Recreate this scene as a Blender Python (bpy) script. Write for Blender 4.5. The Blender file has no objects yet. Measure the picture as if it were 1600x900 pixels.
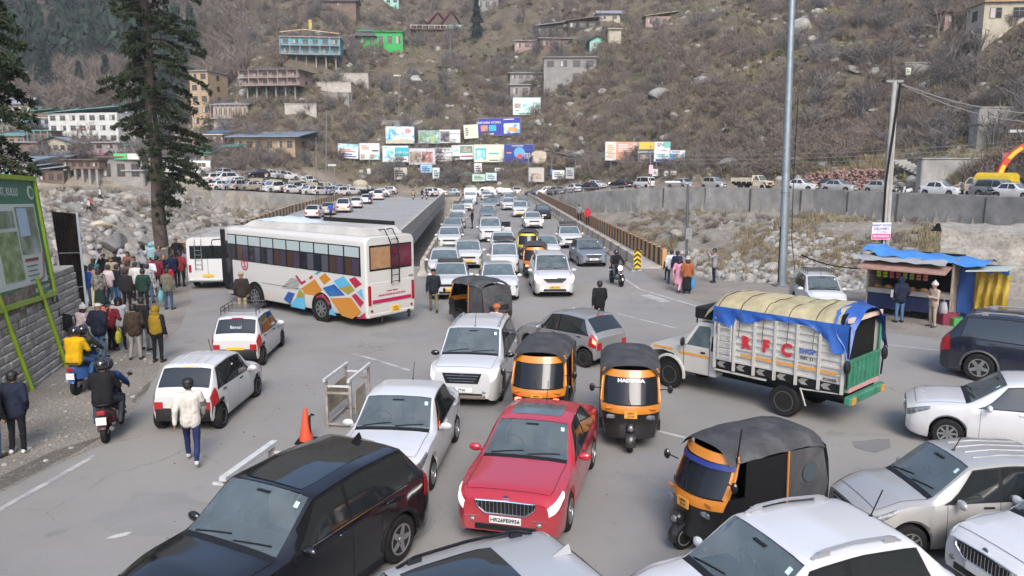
import bpy,math,random
import numpy as np
from mathutils import Vector,Matrix,Euler,noise as mnoise

# ---------------------------------------------------------------- camera, sky, sun, exposure
SC = bpy.context.scene
COL = SC.collection
R = math.radians
CAM_H,CAM_F,HORIZON = 5.85,1200.0,258.0
PITCH = math.atan((450 - HORIZON) / CAM_F)
cam_d = bpy.data.cameras.new('camera'); cam = bpy.data.objects.new('camera',cam_d); COL.objects.link(cam)
cam.location = (0,0,CAM_H); cam.rotation_euler = (R(90) - PITCH,0,0)
cam_d.sensor_width = 36.0; cam_d.lens = 36.0 * CAM_F / 1600.0
cam_d.clip_start = 0.1; cam_d.clip_end = 5000
SC.camera = cam

SUN_EL,SUN_ROT = R(40),R(172)
world = bpy.data.worlds.new('World'); SC.world = world; world.use_nodes = True
wn = world.node_tree.nodes; wl = world.node_tree.links
bg = wn['Background']; sky = wn.new('ShaderNodeTexSky'); sky.sky_type = 'NISHITA'; sky.sun_disc = False
sky.sun_elevation = SUN_EL; sky.sun_rotation = SUN_ROT; sky.air_density = 0.8; sky.dust_density = 2.0; sky.ozone_density = 0.85
wl.new(sky.outputs[0],bg.inputs['Color']); bg.inputs['Strength'].default_value = 0.15
sun_d = bpy.data.lights.new('sun','SUN'); sun = bpy.data.objects.new('sun',sun_d); COL.objects.link(sun)
sun_d.energy = 1.15; sun_d.angle = R(26); sun_d.color = (1.0,0.962,0.91)
# sun_rotation is measured from +Y clockwise; the lamp shines away from that direction
sdir = Vector((math.sin(SUN_ROT) * math.cos(SUN_EL),math.cos(SUN_ROT) * math.cos(SUN_EL),math.sin(SUN_EL)))
sun.rotation_euler = sdir.to_track_quat('Z','Y').to_euler()
SC.view_settings.view_transform = 'Standard'; SC.view_settings.look = 'None'
SC.view_settings.gamma = 1.0; SC.view_settings.use_curve_mapping = False
SC.view_settings.exposure = 1.4
SC.render.engine = 'CYCLES'
SC.cycles.use_denoising = True
SC.cycles.max_bounces = 6; SC.cycles.diffuse_bounces = 3; SC.cycles.glossy_bounces = 3
SC.cycles.transmission_bounces = 4; SC.cycles.volume_bounces = 0; SC.cycles.transparent_max_bounces = 6
SC.cycles.use_adaptive_sampling = True; SC.cycles.adaptive_threshold = 0.02
rng = random.Random(11)
nrs = np.random.RandomState(5)

# ---------------------------------------------------------------- view geometry: a point on the ground seen at a photo pixel
_c,_s = math.cos(PITCH),math.sin(PITCH)
def ray(px,py):
 u = (px - 800) / CAM_F; v = (450 - py) / CAM_F
 return (u,_c + v * _s,-_s + v * _c)
def G(px,py,z=0.0):
 d = ray(px,py); t = (z - CAM_H) / d[2]
 return Vector((d[0] * t,d[1] * t,z))
def AT(px,py,Y):
 d = ray(px,py); t = Y / d[1]
 return Vector((d[0] * t,Y,CAM_H + d[2] * t))

# ---------------------------------------------------------------- numpy noise
def _h(ix,iy,seed):
 n = (ix * 374761393 + iy * 668265263 + seed * 1442695041) & 0xffffffff
 n = ((n ^ (n >> 13)) * 1274126177) & 0xffffffff
 return ((n ^ (n >> 16)) & 0xffff) / 65535.0
def vnoise(x,y,seed=0):
 x = np.asarray(x,float); y = np.asarray(y,float)
 ix = np.floor(x).astype(np.int64); iy = np.floor(y).astype(np.int64)
 fx = x - ix; fy = y - iy
 fx = fx * fx * (3 - 2 * fx); fy = fy * fy * (3 - 2 * fy)
 a = _h(ix,iy,seed); b = _h(ix + 1,iy,seed); c = _h(ix,iy + 1,seed); d = _h(ix + 1,iy + 1,seed)
 return (a * (1 - fx) + b * fx) * (1 - fy) + (c * (1 - fx) + d * fx) * fy - 0.5
def fbm(x,y,seed=0,octv=4):
 t = 0; a = 1.0
 for k in range(octv):
  t = t + a * vnoise(np.asarray(x) * 2 ** k,np.asarray(y) * 2 ** k,seed + k); a *= 0.5
 return t
def sstep(a,b,x):
 t = np.clip((np.asarray(x,float) - a) / (b - a),0,1); return t * t * (3 - 2 * t)

# ---------------------------------------------------------------- object helpers
def tag(o,label=None,cat=None,group=None,kind=None):
 if label: o['label'] = label
 if cat: o['category'] = cat
 if group: o['group'] = group
 if kind: o['kind'] = kind
 return o
def thing(name,loc=(0,0,0),rz=0.0,label=None,cat=None,group=None):
 o = bpy.data.objects.new(name,None); COL.objects.link(o); o.empty_display_size = 0.2
 o.location = loc; o.rotation_euler = (0,0,rz)
 return tag(o,label,cat,group)
def copy_tree(o,parent=None):
 c = o.copy(); COL.objects.link(c)
 if parent is not None: c.parent = parent
 for ch in o.children: copy_tree(ch,c)
 return c
def newobj(name,me,parent=None,mats=None):
 o = bpy.data.objects.new(name,me); COL.objects.link(o)
 if mats:
  for m in (mats if isinstance(mats,(list,tuple)) else [mats]): me.materials.append(m)
 if parent is not None: o.parent = parent
 return o
def finish(me,smooth=None):
 if smooth is not None:
  me.polygons.foreach_set('use_smooth',np.ones(len(me.polygons),bool))
  if smooth < 179: me.set_sharp_from_angle(angle=R(smooth))
 me.update(); return me

class MB:
 """collects simple solids into one mesh"""
 def __init__(s): s.v = []; s.f = []; s.m = []; s.mi = 0; s.T = None
 def add(s,vs,fs):
  b = len(s.v)
  if s.T is not None: vs = [tuple(s.T @ Vector(p)) for p in vs]
  s.v += [tuple(p) for p in vs]; s.f += [tuple(i + b for i in f) for f in fs]; s.m += [s.mi] * len(fs); return s
 def box(s,c,d,rz=0.0,bev=0.0,rot=None):
  x,y,z = d[0] / 2,d[1] / 2,d[2] / 2
  if bev <= 0:
   vs = [(-x,-y,-z),(x,-y,-z),(x,y,-z),(-x,y,-z),(-x,-y,z),(x,-y,z),(x,y,z),(-x,y,z)]
   fs = [(0,3,2,1),(4,5,6,7),(0,1,5,4),(1,2,6,5),(2,3,7,6),(3,0,4,7)]
  else:
   b = min(bev,x * .9,y * .9,z * .9); vs = []; fs = []
   for sx in (-1,1):
    for sy in (-1,1):
     for sz in (-1,1):
      vs += [(sx * x,sy * (y - b),sz * (z - b)),(sx * (x - b),sy * y,sz * (z - b)),(sx * (x - b),sy * (y - b),sz * z)]
   I = lambda a,b_,c_,k: (a * 4 + b_ * 2 + c_) * 3 + k
   for q in (0,1):
    fs.append(tuple(I(q,*p,0) for p in ((0,0),(1,0),(1,1),(0,1))))
    fs.append(tuple(I(p[0],q,p[1],1) for p in ((0,0),(0,1),(1,1),(1,0))))
    fs.append(tuple(I(p[0],p[1],q,2) for p in ((0,0),(1,0),(1,1),(0,1))))
   for a in (0,1):
    for b_ in (0,1):
     fs.append((I(a,b_,0,0),I(a,b_,1,0),I(a,b_,1,1),I(a,b_,0,1)))
     fs.append((I(a,0,b_,0),I(a,1,b_,0),I(a,1,b_,2),I(a,0,b_,2)))
     fs.append((I(0,a,b_,1),I(1,a,b_,1),I(1,a,b_,2),I(0,a,b_,2)))
     for c_ in (0,1): fs.append((I(a,b_,c_,0),I(a,b_,c_,1),I(a,b_,c_,2)))
  M = rot if rot is not None else Matrix.Rotation(rz,3,'Z')
  c = Vector(c)
  return s.add([tuple(M @ Vector(p) + c) for p in vs],fs)
 def cyl(s,p0,p1,r0,r1=None,n=10,caps=True):
  r1 = r0 if r1 is None else r1
  p0 = Vector(p0); p1 = Vector(p1); d = (p1 - p0)
  if d.length < 1e-6: return s
  d.normalize(); a = d.orthogonal().normalized(); b = d.cross(a)
  vs = []
  for p,r in ((p0,r0),(p1,r1)):
   for i in range(n):
    t = 2 * math.pi * i / n; vs.append(tuple(p + (a * math.cos(t) + b * math.sin(t)) * r))
  fs = [(i,(i + 1) % n,n + (i + 1) % n,n + i) for i in range(n)]
  if caps: fs += [tuple(range(n - 1,-1,-1)),tuple(range(n,2 * n))]
  return s.add(vs,fs)
 def tube(s,pts,r,n=6,r1=None):
  pts = [Vector(p) for p in pts]; k = len(pts); vs = []; a = None
  for i,p in enumerate(pts):
   d = (pts[min(i + 1,k - 1)] - pts[max(i - 1,0)]).normalized()
   if a is None: a = d.orthogonal().normalized()
   a = (a - d * a.dot(d)).normalized(); b = d.cross(a)
   rr = r if r1 is None else r + (r1 - r) * i / (k - 1)
   for j in range(n):
    t = 2 * math.pi * j / n; vs.append(tuple(p + (a * math.cos(t) + b * math.sin(t)) * rr))
  fs = [(i * n + j,i * n + (j + 1) % n,(i + 1) * n + (j + 1) % n,(i + 1) * n + j) for i in range(k - 1) for j in range(n)]
  fs += [tuple(range(n - 1,-1,-1)),tuple(range((k - 1) * n,k * n))]
  return s.add(vs,fs)
 def prism(s,poly,ax,lo,hi):
  """poly in the two other axes (cyclic order), extruded along ax"""
  n = len(poly); vs = []
  for w in (lo,hi):
   for (a,b) in poly:
    vs.append({'x': (w,a,b),'y': (a,w,b),'z': (a,b,w)}[ax])
  fs = [(i,(i + 1) % n,n + (i + 1) % n,n + i) for i in range(n)] + [tuple(range(n - 1,-1,-1)),tuple(range(n,2 * n))]
  return s.add(vs,fs)
 def ell(s,c,r,n=10,m=7,rot=None,zlo=-1.0,zhi=1.0):
  vs = []; fs = []; c = Vector(c)
  a0 = math.asin(zlo); a1 = math.asin(zhi)
  for i in range(m + 1):
   la = a0 + (a1 - a0) * i / m
   for j in range(n):
    t = 2 * math.pi * j / n
    p = Vector((r[0] * math.cos(la) * math.cos(t),r[1] * math.cos(la) * math.sin(t),r[2] * math.sin(la)))
    if rot is not None: p = rot @ p
    vs.append(tuple(p + c))
  for i in range(m):
   for j in range(n): fs.append((i * n + j,i * n + (j + 1) % n,(i + 1) * n + (j + 1) % n,(i + 1) * n + j))
  fs += [tuple(range(n - 1,-1,-1)),tuple(range(m * n,(m + 1) * n))]
  return s.add(vs,fs)
 def lathe(s,prof,c,ax='y',n=20,closed=False):
  """prof: (radius, offset along axis)"""
  vs = []; fs = []; k = len(prof)
  for (r,o) in prof:
   for j in range(n):
    t = 2 * math.pi * j / n; ca,sa = r * math.cos(t),r * math.sin(t)
    p = {'y': (ca,o,sa),'x': (o,ca,sa),'z': (ca,sa,o)}[ax]
    vs.append((p[0] + c[0],p[1] + c[1],p[2] + c[2]))
  for i in range(k - 1):
   for j in range(n): fs.append((i * n + j,i * n + (j + 1) % n,(i + 1) * n + (j + 1) % n,(i + 1) * n + j))
  if not closed: fs += [tuple(range(n - 1,-1,-1)),tuple(range((k - 1) * n,k * n))]
  return s.add(vs,fs)
 def grid(s,pts,nu,nv):
  return s.add(pts,[(i * nv + j,i * nv + j + 1,(i + 1) * nv + j + 1,(i + 1) * nv + j) for i in range(nu - 1) for j in range(nv - 1)])
 def mesh(s,name,smooth=None):
  me = bpy.data.meshes.new(name); me.from_pydata(s.v,[],s.f)
  if any(s.m): me.polygons.foreach_set('material_index',np.array(s.m,dtype=np.int32))
  return finish(me,smooth)
 def build(s,name,mats,parent=None,smooth=None):
  return newobj(name,s.mesh(name,smooth),parent,mats)

_txt = {}
def text_mesh(body,size,bold=0.0,al='CENTER',sx=1.0):
 k = (body,size,bold,al,sx)
 if k not in _txt:
  cu = bpy.data.curves.new('lettering','FONT'); cu.body = body; cu.size = size; cu.align_x = al; cu.align_y = 'CENTER'
  cu.offset = bold; cu.extrude = 0.002; cu.resolution_u = 2
  o = bpy.data.objects.new('lettering',cu); COL.objects.link(o); bpy.context.view_layer.update()
  me = bpy.data.meshes.new_from_object(o.evaluated_get(bpy.context.evaluated_depsgraph_get()))
  bpy.data.objects.remove(o)
  if sx != 1.0: me.transform(Matrix.Diagonal((sx,1,1,1)))
  me.materials.clear(); _txt[k] = me
 return _txt[k]
def lettering(body,size,m,parent,loc,face='-y',bold=0.0,tilt=0.0,sx=1.0,name='lettering'):
 """flat text; face = direction it looks at"""
 o = bpy.data.objects.new(name,text_mesh(body,size,bold,'CENTER',sx).copy()); COL.objects.link(o)
 o.data.materials.append(m); o.parent = parent; o.location = loc
 rz = {'-y': 0,'+x': R(90),'+y': R(180),'-x': R(-90)}[face]
 o.rotation_euler = (Matrix.Rotation(rz,3,'Z') @ Matrix.Rotation(R(90) + tilt,3,'X')).to_euler()
 return o

# ---------------------------------------------------------------- materials
_M = {}
def mat(name,col=(.5,.5,.5),rough=.6,metal=0.0,coat=0.0,emit=None,es=0.0,var=0.0,vs=3.0,bump=0.0,bs=20.0,col2=None,ior=1.45,alpha=None,coords='Object',dust=0.0,spec=None):
 if name in _M: return _M[name]
 m = bpy.data.materials.new(name); m.use_nodes = True; nt = m.node_tree; N = nt.nodes; L = nt.links
 p = N['Principled BSDF']; p.inputs['Base Color'].default_value = (*col,1); p.inputs['Roughness'].default_value = rough
 p.inputs['Metallic'].default_value = metal; p.inputs['Coat Weight'].default_value = coat; p.inputs['Coat Roughness'].default_value = .06
 p.inputs['IOR'].default_value = ior
 if spec is None and rough > .55: spec = .12
 if spec is not None: p.inputs['Specular IOR Level'].default_value = spec
 if emit: p.inputs['Emission Color'].default_value = (*emit,1); p.inputs['Emission Strength'].default_value = es
 if alpha is not None: p.inputs['Alpha'].default_value = alpha
 tc = None
 if var or bump or col2 or dust: tc = N.new('ShaderNodeTexCoord')
 src = None
 if var or col2:
  nz = N.new('ShaderNodeTexNoise'); nz.inputs['Scale'].default_value = vs; nz.inputs['Detail'].default_value = 6
  nz.inputs['Roughness'].default_value = .62
  L.new(tc.outputs[coords],nz.inputs['Vector'])
  rp = N.new('ShaderNodeValToRGB'); rp.color_ramp.elements[0].position = .34; rp.color_ramp.elements[1].position = .66
  c2 = col2 if col2 else tuple(c * (1 - var) for c in col)
  rp.color_ramp.elements[0].color = (*c2,1); rp.color_ramp.elements[1].color = (*col,1)
  L.new(nz.outputs['Fac'],rp.inputs['Fac']); src = rp.outputs['Color']
 if dust:
  nd = N.new('ShaderNodeTexNoise'); nd.inputs['Scale'].default_value = 2.3; nd.inputs['Detail'].default_value = 5
  L.new(tc.outputs['Object'],nd.inputs['Vector'])
  sp = N.new('ShaderNodeSeparateXYZ'); L.new(tc.outputs['Object'],sp.inputs[0])
  mr = N.new('ShaderNodeMapRange'); mr.inputs[1].default_value = .95; mr.inputs[2].default_value = .15; mr.inputs[3].default_value = 0.0; mr.inputs[4].default_value = 1.0
  L.new(sp.outputs[2],mr.inputs[0])
  mu = N.new('ShaderNodeMath'); mu.operation = 'MULTIPLY'; L.new(mr.outputs[0],mu.inputs[0]); L.new(nd.outputs['Fac'],mu.inputs[1])
  m2 = N.new('ShaderNodeMath'); m2.operation = 'MULTIPLY_ADD'; L.new(mu.outputs[0],m2.inputs[0]); m2.inputs[1].default_value = dust * 1.4; m2.inputs[2].default_value = dust * .12
  mx = N.new('ShaderNodeMix'); mx.data_type = 'RGBA'; L.new(m2.outputs[0],mx.inputs[0])
  if src: L.new(src,mx.inputs[6])
  else: mx.inputs[6].default_value = (*col,1)
  mx.inputs[7].default_value = (.30,.26,.21,1); src = mx.outputs[2]
  mr2 = N.new('ShaderNodeMath'); mr2.operation = 'MULTIPLY_ADD'; L.new(m2.outputs[0],mr2.inputs[0]); mr2.inputs[1].default_value = .5; mr2.inputs[2].default_value = rough
  L.new(mr2.outputs[0],p.inputs['Roughness'])
 if src: L.new(src,p.inputs['Base Color'])
 if bump:
  nb = N.new('ShaderNodeTexNoise'); nb.inputs['Scale'].default_value = bs; nb.inputs['Detail'].default_value = 5
  L.new(tc.outputs[coords],nb.inputs['Vector'])
  bp = N.new('ShaderNodeBump'); bp.inputs['Strength'].default_value = bump; bp.inputs['Distance'].default_value = .05
  L.new(nb.outputs['Fac'],bp.inputs['Height']); L.new(bp.outputs['Normal'],p.inputs['Normal'])
 _M[name] = m; return m

def layered(name,stops,scale,rough=.9,det=8,bump=.4,bscale=None,fine=None,attr=None,dist=.1,nrough=.65):
 """noise-ramp material with several colours; fine=(scale, colour, amount) adds specks"""
 m = bpy.data.materials.new(name); m.use_nodes = True; N = m.node_tree.nodes; L = m.node_tree.links
 p = N['Principled BSDF']; p.inputs['Roughness'].default_value = rough; p.inputs['Specular IOR Level'].default_value = .5 if rough < .6 else .15
 tc = N.new('ShaderNodeTexCoord')
 nz = N.new('ShaderNodeTexNoise'); nz.inputs['Scale'].default_value = scale; nz.inputs['Detail'].default_value = det; nz.inputs['Roughness'].default_value = nrough
 L.new(tc.outputs['Object'],nz.inputs['Vector'])
 rp = N.new('ShaderNodeValToRGB'); cr = rp.color_ramp
 while len(cr.elements) < len(stops): cr.elements.new(.5)
 for e,(pos,c) in zip(cr.elements,stops): e.position = pos; e.color = (*c,1)
 L.new(nz.outputs['Fac'],rp.inputs['Fac']); src = rp.outputs['Color']
 if fine:
  n2 = N.new('ShaderNodeTexNoise'); n2.inputs['Scale'].default_value = fine[0]; n2.inputs['Detail'].default_value = 4
  L.new(tc.outputs['Object'],n2.inputs['Vector'])
  r2 = N.new('ShaderNodeValToRGB'); r2.color_ramp.elements[0].position = .45; r2.color_ramp.elements[1].position = .62
  r2.color_ramp.elements[1].color = (fine[2],) * 3 + (1,); r2.color_ramp.elements[0].color = (0,0,0,1)
  L.new(n2.outputs['Fac'],r2.inputs['Fac'])
  mx = N.new('ShaderNodeMix'); mx.data_type = 'RGBA'; L.new(r2.outputs['Color'],mx.inputs[0]); L.new(src,mx.inputs[6]); mx.inputs[7].default_value = (*fine[1],1)
  src = mx.outputs[2]
 L.new(src,p.inputs['Base Color'])
 if bump:
  nb = N.new('ShaderNodeTexNoise'); nb.inputs['Scale'].default_value = bscale or scale * 6; nb.inputs['Detail'].default_value = 6
  L.new(tc.outputs['Object'],nb.inputs['Vector'])
  bp = N.new('ShaderNodeBump'); bp.inputs['Strength'].default_value = bump; bp.inputs['Distance'].default_value = dist
  L.new(nb.outputs['Fac'],bp.inputs['Height']); L.new(bp.outputs['Normal'],p.inputs['Normal'])
 _M[name] = m; return m
# ================================================================ terrain
W_LINE = np.array([(60,8),(52,34),(47,52),(44,66),(40.5,77),(36,90),(28,103),(19,115),(11,131),(6,141),(-14,143),(-29,138),(-31.5,131),(-42,117),(-58,109),(-85,105),(-120,98),(-240,80)],float)
N_POLY = np.array([(-9.8,-80),(-9.8,6),(-14.6,27.8),(-17.6,31),(-19.3,35),(-20.8,45),(9.4,45),(9.2,42.5),(10.8,39),(14,37.6),(17,35.2),(22,33.2),(48,32),(300,32),(300,-80)],float)
def seg_dist(X,Y,P,closed=False):
 n = len(P); best = np.full(np.shape(X),1e9); side = np.zeros(np.shape(X))
 for i in range(n if closed else n - 1):
  a = P[i]; b = P[(i + 1) % n]; d = b - a; ll = d @ d
  t = np.clip(((X - a[0]) * d[0] + (Y - a[1]) * d[1]) / ll,0,1)
  qx = X - a[0] - t * d[0]; qy = Y - a[1] - t * d[1]; r = np.hypot(qx,qy)
  k = r < best; best = np.where(k,r,best); side = np.where(k,d[0] * (Y - a[1]) - d[1] * (X - a[0]),side)
 return best,side
def inside(X,Y,P):
 c = np.zeros(np.shape(X),bool); n = len(P)
 for i in range(n):
  x0,y0 = P[i]; x1,y1 = P[(i + 1) % n]
  if y0 == y1: continue
  k = ((y0 > Y) != (y1 > Y)) & (X < (x1 - x0) * (Y - y0) / (y1 - y0) + x0); c ^= k
 return c
ZR = ([-240,-85,-58,-42,-31,-14,5,11,19,26,36,44,70],[4.2,3.0,2.6,2.0,.5,.0,.1,1.2,2.2,2.6,2.7,2.8,2.8])
def road_z(X): return np.interp(X,*ZR)
def terrain(X,Y,zones=False):
 X = np.asarray(X,float); Y = np.asarray(Y,float)
 dw,sd = seg_dist(X,Y,W_LINE); D = np.where(sd < 0,dw,-dw)
 dn,_ = seg_dist(X,Y,N_POLY,True); ins = inside(X,Y,N_POLY)
 zr = road_z(X)
 sl = np.interp(X,[-240,-60,-30,-15,4,12,24,40],[.02,.085,.12,.2,.22,.16,.10,.05])
 wh = np.interp(X,[-60,-47,-44,-31,4,18,30,50],[.1,.3,2.4,3.2,3.5,3.2,2.6,2.6])
 far = zr - wh + D * sl
 near = -.06 - dn * 1.1
 bank = np.where(X < -9.6 - .222 * np.clip(Y - 6,0,99) - .25,2.6 - np.maximum(0,Y - 22.2) * .75,-9)
 ch = np.maximum(np.maximum(far,near),-4.8 + .6 * fbm(X / 9,Y / 9,3))
 rough = fbm(X / 5,Y / 5,7) * .7 + fbm(X / 1.4,Y / 1.4,9,2) * .22
 low = np.maximum(ch,bank) + rough * sstep(.3,3,dn) * np.where(X < -30,1.0,.8)
 low = np.minimum(low,np.where(D > -14,zr - .3,99))
 ratio = X / np.maximum(Y,5)
 w = sstep(-.43,-.27,ratio)
 wr = np.interp(X,[-120,-60,-34,-14,2,12,20,60],[24,22,20,13,10,8,7.5,7.5])
 Dh = np.maximum(0,D - wr)
 bumps = (fbm(X / 38,Y / 38,21) * 9 + fbm(X / 13,Y / 13,31) * 4 + fbm(X / 4,Y / 4,41,3) * .9) * np.clip(Dh / 16,0,1)
 rise_c = np.where(Dh < 4,Dh * .8,3.2 + (Dh - 4) * .55) + bumps
 rise_l = np.where(Dh < 110,Dh * .16,17.6 + (Dh - 110) * .62) + bumps * np.clip((Dh - 70) / 60,.12,1.6)
 terr = 1.7 * sstep(5,8,D) * sstep(-33,-40,X) * sstep(-160,-100,X)
 plat = zr - .04 + terr
 z = np.where(D > 0,plat + rise_c * w + rise_l * (1 - w),low)
 z = np.where(ins & (D <= 0),-.06,z)
 if not zones: return z
 river = np.where((D > -20) & (X > 2),.3,1.0) * np.where(ins,0,sstep(.5,3,dn)) * (D < 0)
 hill = np.where(D > wr,sstep(0,3,Dh),0)
 veg = np.clip(bank + 1,0,1) * (~ins)
 return z,river,np.maximum(hill,veg * .8),D
def hit(px,py,lo=8.0,hi=700.0):
 d = ray(px,py); t = np.concatenate([np.linspace(lo,330,3000),np.linspace(330,hi,800)])
 z = CAM_H + d[2] * t; h = terrain(d[0] * t,d[1] * t)
 k = np.nonzero(z < h)[0]
 if not len(k): return Vector((d[0] * hi,d[1] * hi,CAM_H + d[2] * hi))
 t = t[k[0]]; return Vector((d[0] * t,d[1] * t,float(terrain(d[0] * t,d[1] * t))))
def tz(x,y): return float(terrain(x,y))

def build_terrain():
 a = np.concatenate([np.linspace(-R(46),R(46),400),np.linspace(R(48),2 * math.pi - R(48),60)])
 r = np.concatenate([np.geomspace(1.5,10,18,endpoint=False),np.linspace(10,30,80,endpoint=False),np.linspace(30,330,320,endpoint=False),np.geomspace(330,1500,60)])
 A,RR = np.meshgrid(a,r,indexing='ij'); X = np.sin(A) * RR; Y = np.cos(A) * RR
 z,rv,hl,D = terrain(X,Y,True)
 na,nr = A.shape
 V = np.stack([X,Y,z],-1).reshape(-1,3)
 ii = np.arange(na)[:,None]; jj = np.arange(nr - 1)[None,:]; i2 = (ii + 1) % na
 F = np.stack([ii * nr + jj,ii * nr + jj + 1,i2 * nr + jj + 1,i2 * nr + jj],-1).reshape(-1,4)
 c = len(V); V = np.vstack([V,[[0,0,-.06]]])
 me = bpy.data.meshes.new('ground'); nf = len(F)
 tri = np.array([[(i + 1) % na * nr,c,i * nr] for i in range(na)])
 me.vertices.add(len(V)); me.vertices.foreach_set('co',V.ravel())
 me.loops.add(nf * 4 + na * 3); me.loops.foreach_set('vertex_index',np.concatenate([F.ravel(),tri.ravel()]).astype(np.int32))
 me.polygons.add(nf + na); me.polygons.foreach_set('loop_start',np.concatenate([np.arange(nf) * 4,nf * 4 + np.arange(na) * 3]).astype(np.int32))
 me.update(calc_edges=True); me.validate()
 at = me.color_attributes.new('zone','FLOAT_COLOR','POINT')
 colr = np.zeros((len(V),4)); colr[:-1,0] = rv.ravel(); colr[:-1,1] = hl.ravel(); colr[:,3] = 1
 at.data.foreach_set('color',colr.ravel())
 me.polygons.foreach_set('use_smooth',np.ones(len(me.polygons),bool))
 m = bpy.data.materials.new('ground_soil_and_stone'); m.use_nodes = True; N = m.node_tree.nodes; L = m.node_tree.links
 p = N['Principled BSDF']; p.inputs['Roughness'].default_value = .95; p.inputs['Specular IOR Level'].default_value = .1
 tc = N.new('ShaderNodeTexCoord'); az = N.new('ShaderNodeAttribute'); az.attribute_name = 'zone'
 sp = N.new('ShaderNodeSeparateColor'); L.new(az.outputs['Color'],sp.inputs[0])
 def ramp(scale,det,stops,rough=.65):
  n = N.new('ShaderNodeTexNoise'); n.inputs['Scale'].default_value = scale; n.inputs['Detail'].default_value = det; n.inputs['Roughness'].default_value = rough
  L.new(tc.outputs['Object'],n.inputs['Vector']); r = N.new('ShaderNodeValToRGB'); cr = r.color_ramp
  while len(cr.elements) < len(stops): cr.elements.new(.5)
  for e,(q,c_) in zip(cr.elements,stops): e.position = q; e.color = (*c_,1)
  L.new(n.outputs['Fac'],r.inputs['Fac']); return r.outputs['Color'],n.outputs['Fac']
 dirt,_ = ramp(.5,8,[(.3,(.155,.135,.105)),(.55,(.235,.205,.16)),(.7,(.29,.25,.195))])
 grav,gf = ramp(1.6,10,[(.25,(.085,.078,.065)),(.45,(.19,.175,.15)),(.6,(.28,.262,.228)),(.8,(.20,.17,.128))],.75)
 hilb,hf = ramp(.12,12,[(.28,(.030,.027,.021)),(.40,(.078,.066,.048)),(.50,(.125,.104,.074)),(.60,(.062,.060,.038)),(.78,(.18,.168,.145))],.72)
 def mix(f,a_,b_):
  x = N.new('ShaderNodeMix'); x.data_type = 'RGBA'; L.new(f,x.inputs[0]); L.new(a_,x.inputs[6]); L.new(b_,x.inputs[7]); return x.outputs[2]
 c1 = mix(sp.outputs[0],dirt,grav); c2 = mix(sp.outputs[1],c1,hilb); L.new(c2,p.inputs['Base Color'])
 nb = N.new('ShaderNodeTexNoise'); nb.inputs['Scale'].default_value = 1.3; nb.inputs['Detail'].default_value = 9; L.new(tc.outputs['Object'],nb.inputs['Vector'])
 bp = N.new('ShaderNodeBump'); bp.inputs['Strength'].default_value = .7; bp.inputs['Distance'].default_value = .5; L.new(nb.outputs['Fac'],bp.inputs['Height']); L.new(bp.outputs['Normal'],p.inputs['Normal'])
 tag(newobj('ground',me,None,m),kind='structure')
build_terrain()

# ================================================================ road surface
asphalt = layered('asphalt',[(.25,(.175,.169,.158)),(.45,(.225,.217,.203)),(.6,(.25,.24,.224)),(.8,(.285,.272,.25))],.30,rough=.9,det=9,bump=.03,bscale=90,fine=(45,(.14,.135,.128),.35),dist=.005)
def weather(m):
 N = m.node_tree.nodes; L = m.node_tree.links; p = N['Principled BSDF']; src = p.inputs['Base Color'].links[0].from_socket; tc = N.new('ShaderNodeTexCoord')
 nz = N.new('ShaderNodeTexNoise'); nz.inputs['Scale'].default_value = .9; nz.inputs['Detail'].default_value = 6; L.new(tc.outputs['Object'],nz.inputs['Vector'])
 ad = N.new('ShaderNodeMix'); ad.data_type = 'RGBA'; ad.blend_type = 'ADD'; ad.inputs[0].default_value = .9; L.new(tc.outputs['Object'],ad.inputs[6]); L.new(nz.outputs['Color'],ad.inputs[7])
 vo = N.new('ShaderNodeTexVoronoi'); vo.feature = 'DISTANCE_TO_EDGE'; vo.inputs['Scale'].default_value = .33; L.new(ad.outputs[2],vo.inputs['Vector'])
 def rng_(sock,a,b,c,d):
  r = N.new('ShaderNodeMapRange'); r.inputs[1].default_value = a; r.inputs[2].default_value = b; r.inputs[3].default_value = c; r.inputs[4].default_value = d; L.new(sock,r.inputs[0]); return r.outputs[0]
 def mul(a,b):
  q = N.new('ShaderNodeMath'); q.operation = 'MULTIPLY'; L.new(a,q.inputs[0]); L.new(b,q.inputs[1]); return q.outputs[0]
 n2 = N.new('ShaderNodeTexNoise'); n2.inputs['Scale'].default_value = .16; n2.inputs['Detail'].default_value = 3; L.new(tc.outputs['Object'],n2.inputs['Vector'])
 n3 = N.new('ShaderNodeTexNoise'); n3.inputs['Scale'].default_value = 1.7; n3.inputs['Detail'].default_value = 3; L.new(tc.outputs['Object'],n3.inputs['Vector'])
 crack = mul(rng_(vo.outputs['Distance'],.002,.008,.3,0),rng_(n2.outputs['Fac'],.48,.58,0,1)); oil = rng_(n3.outputs['Fac'],.66,.76,0,.35); dusty = rng_(n2.outputs['Fac'],.42,.7,0,.45)
 out = src
 for f,c in ((dusty,(.29,.265,.22)),(oil,(.10,.097,.092)),(crack,(.07,.068,.064))):
  mx = N.new('ShaderNodeMix'); mx.data_type = 'RGBA'; L.new(f,mx.inputs[0]); L.new(out,mx.inputs[6]); mx.inputs[7].default_value = (*c,1); out = mx.outputs[2]
 L.new(out,p.inputs['Base Color'])
weather(asphalt)
sandy = layered('dusty_shoulder',[(.25,(.17,.155,.13)),(.5,(.25,.225,.19)),(.75,(.31,.28,.235))],.6,rough=.95,bump=.4,bscale=12,fine=(18,(.12,.11,.10),.8),dist=.03)
mud = layered('dark_mud',[(.3,(.075,.068,.058)),(.6,(.12,.108,.09)),(.8,(.17,.15,.125))],1.2,rough=.7,bump=.5,bscale=14,fine=(22,(.22,.2,.17),.5),dist=.03)
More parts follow.
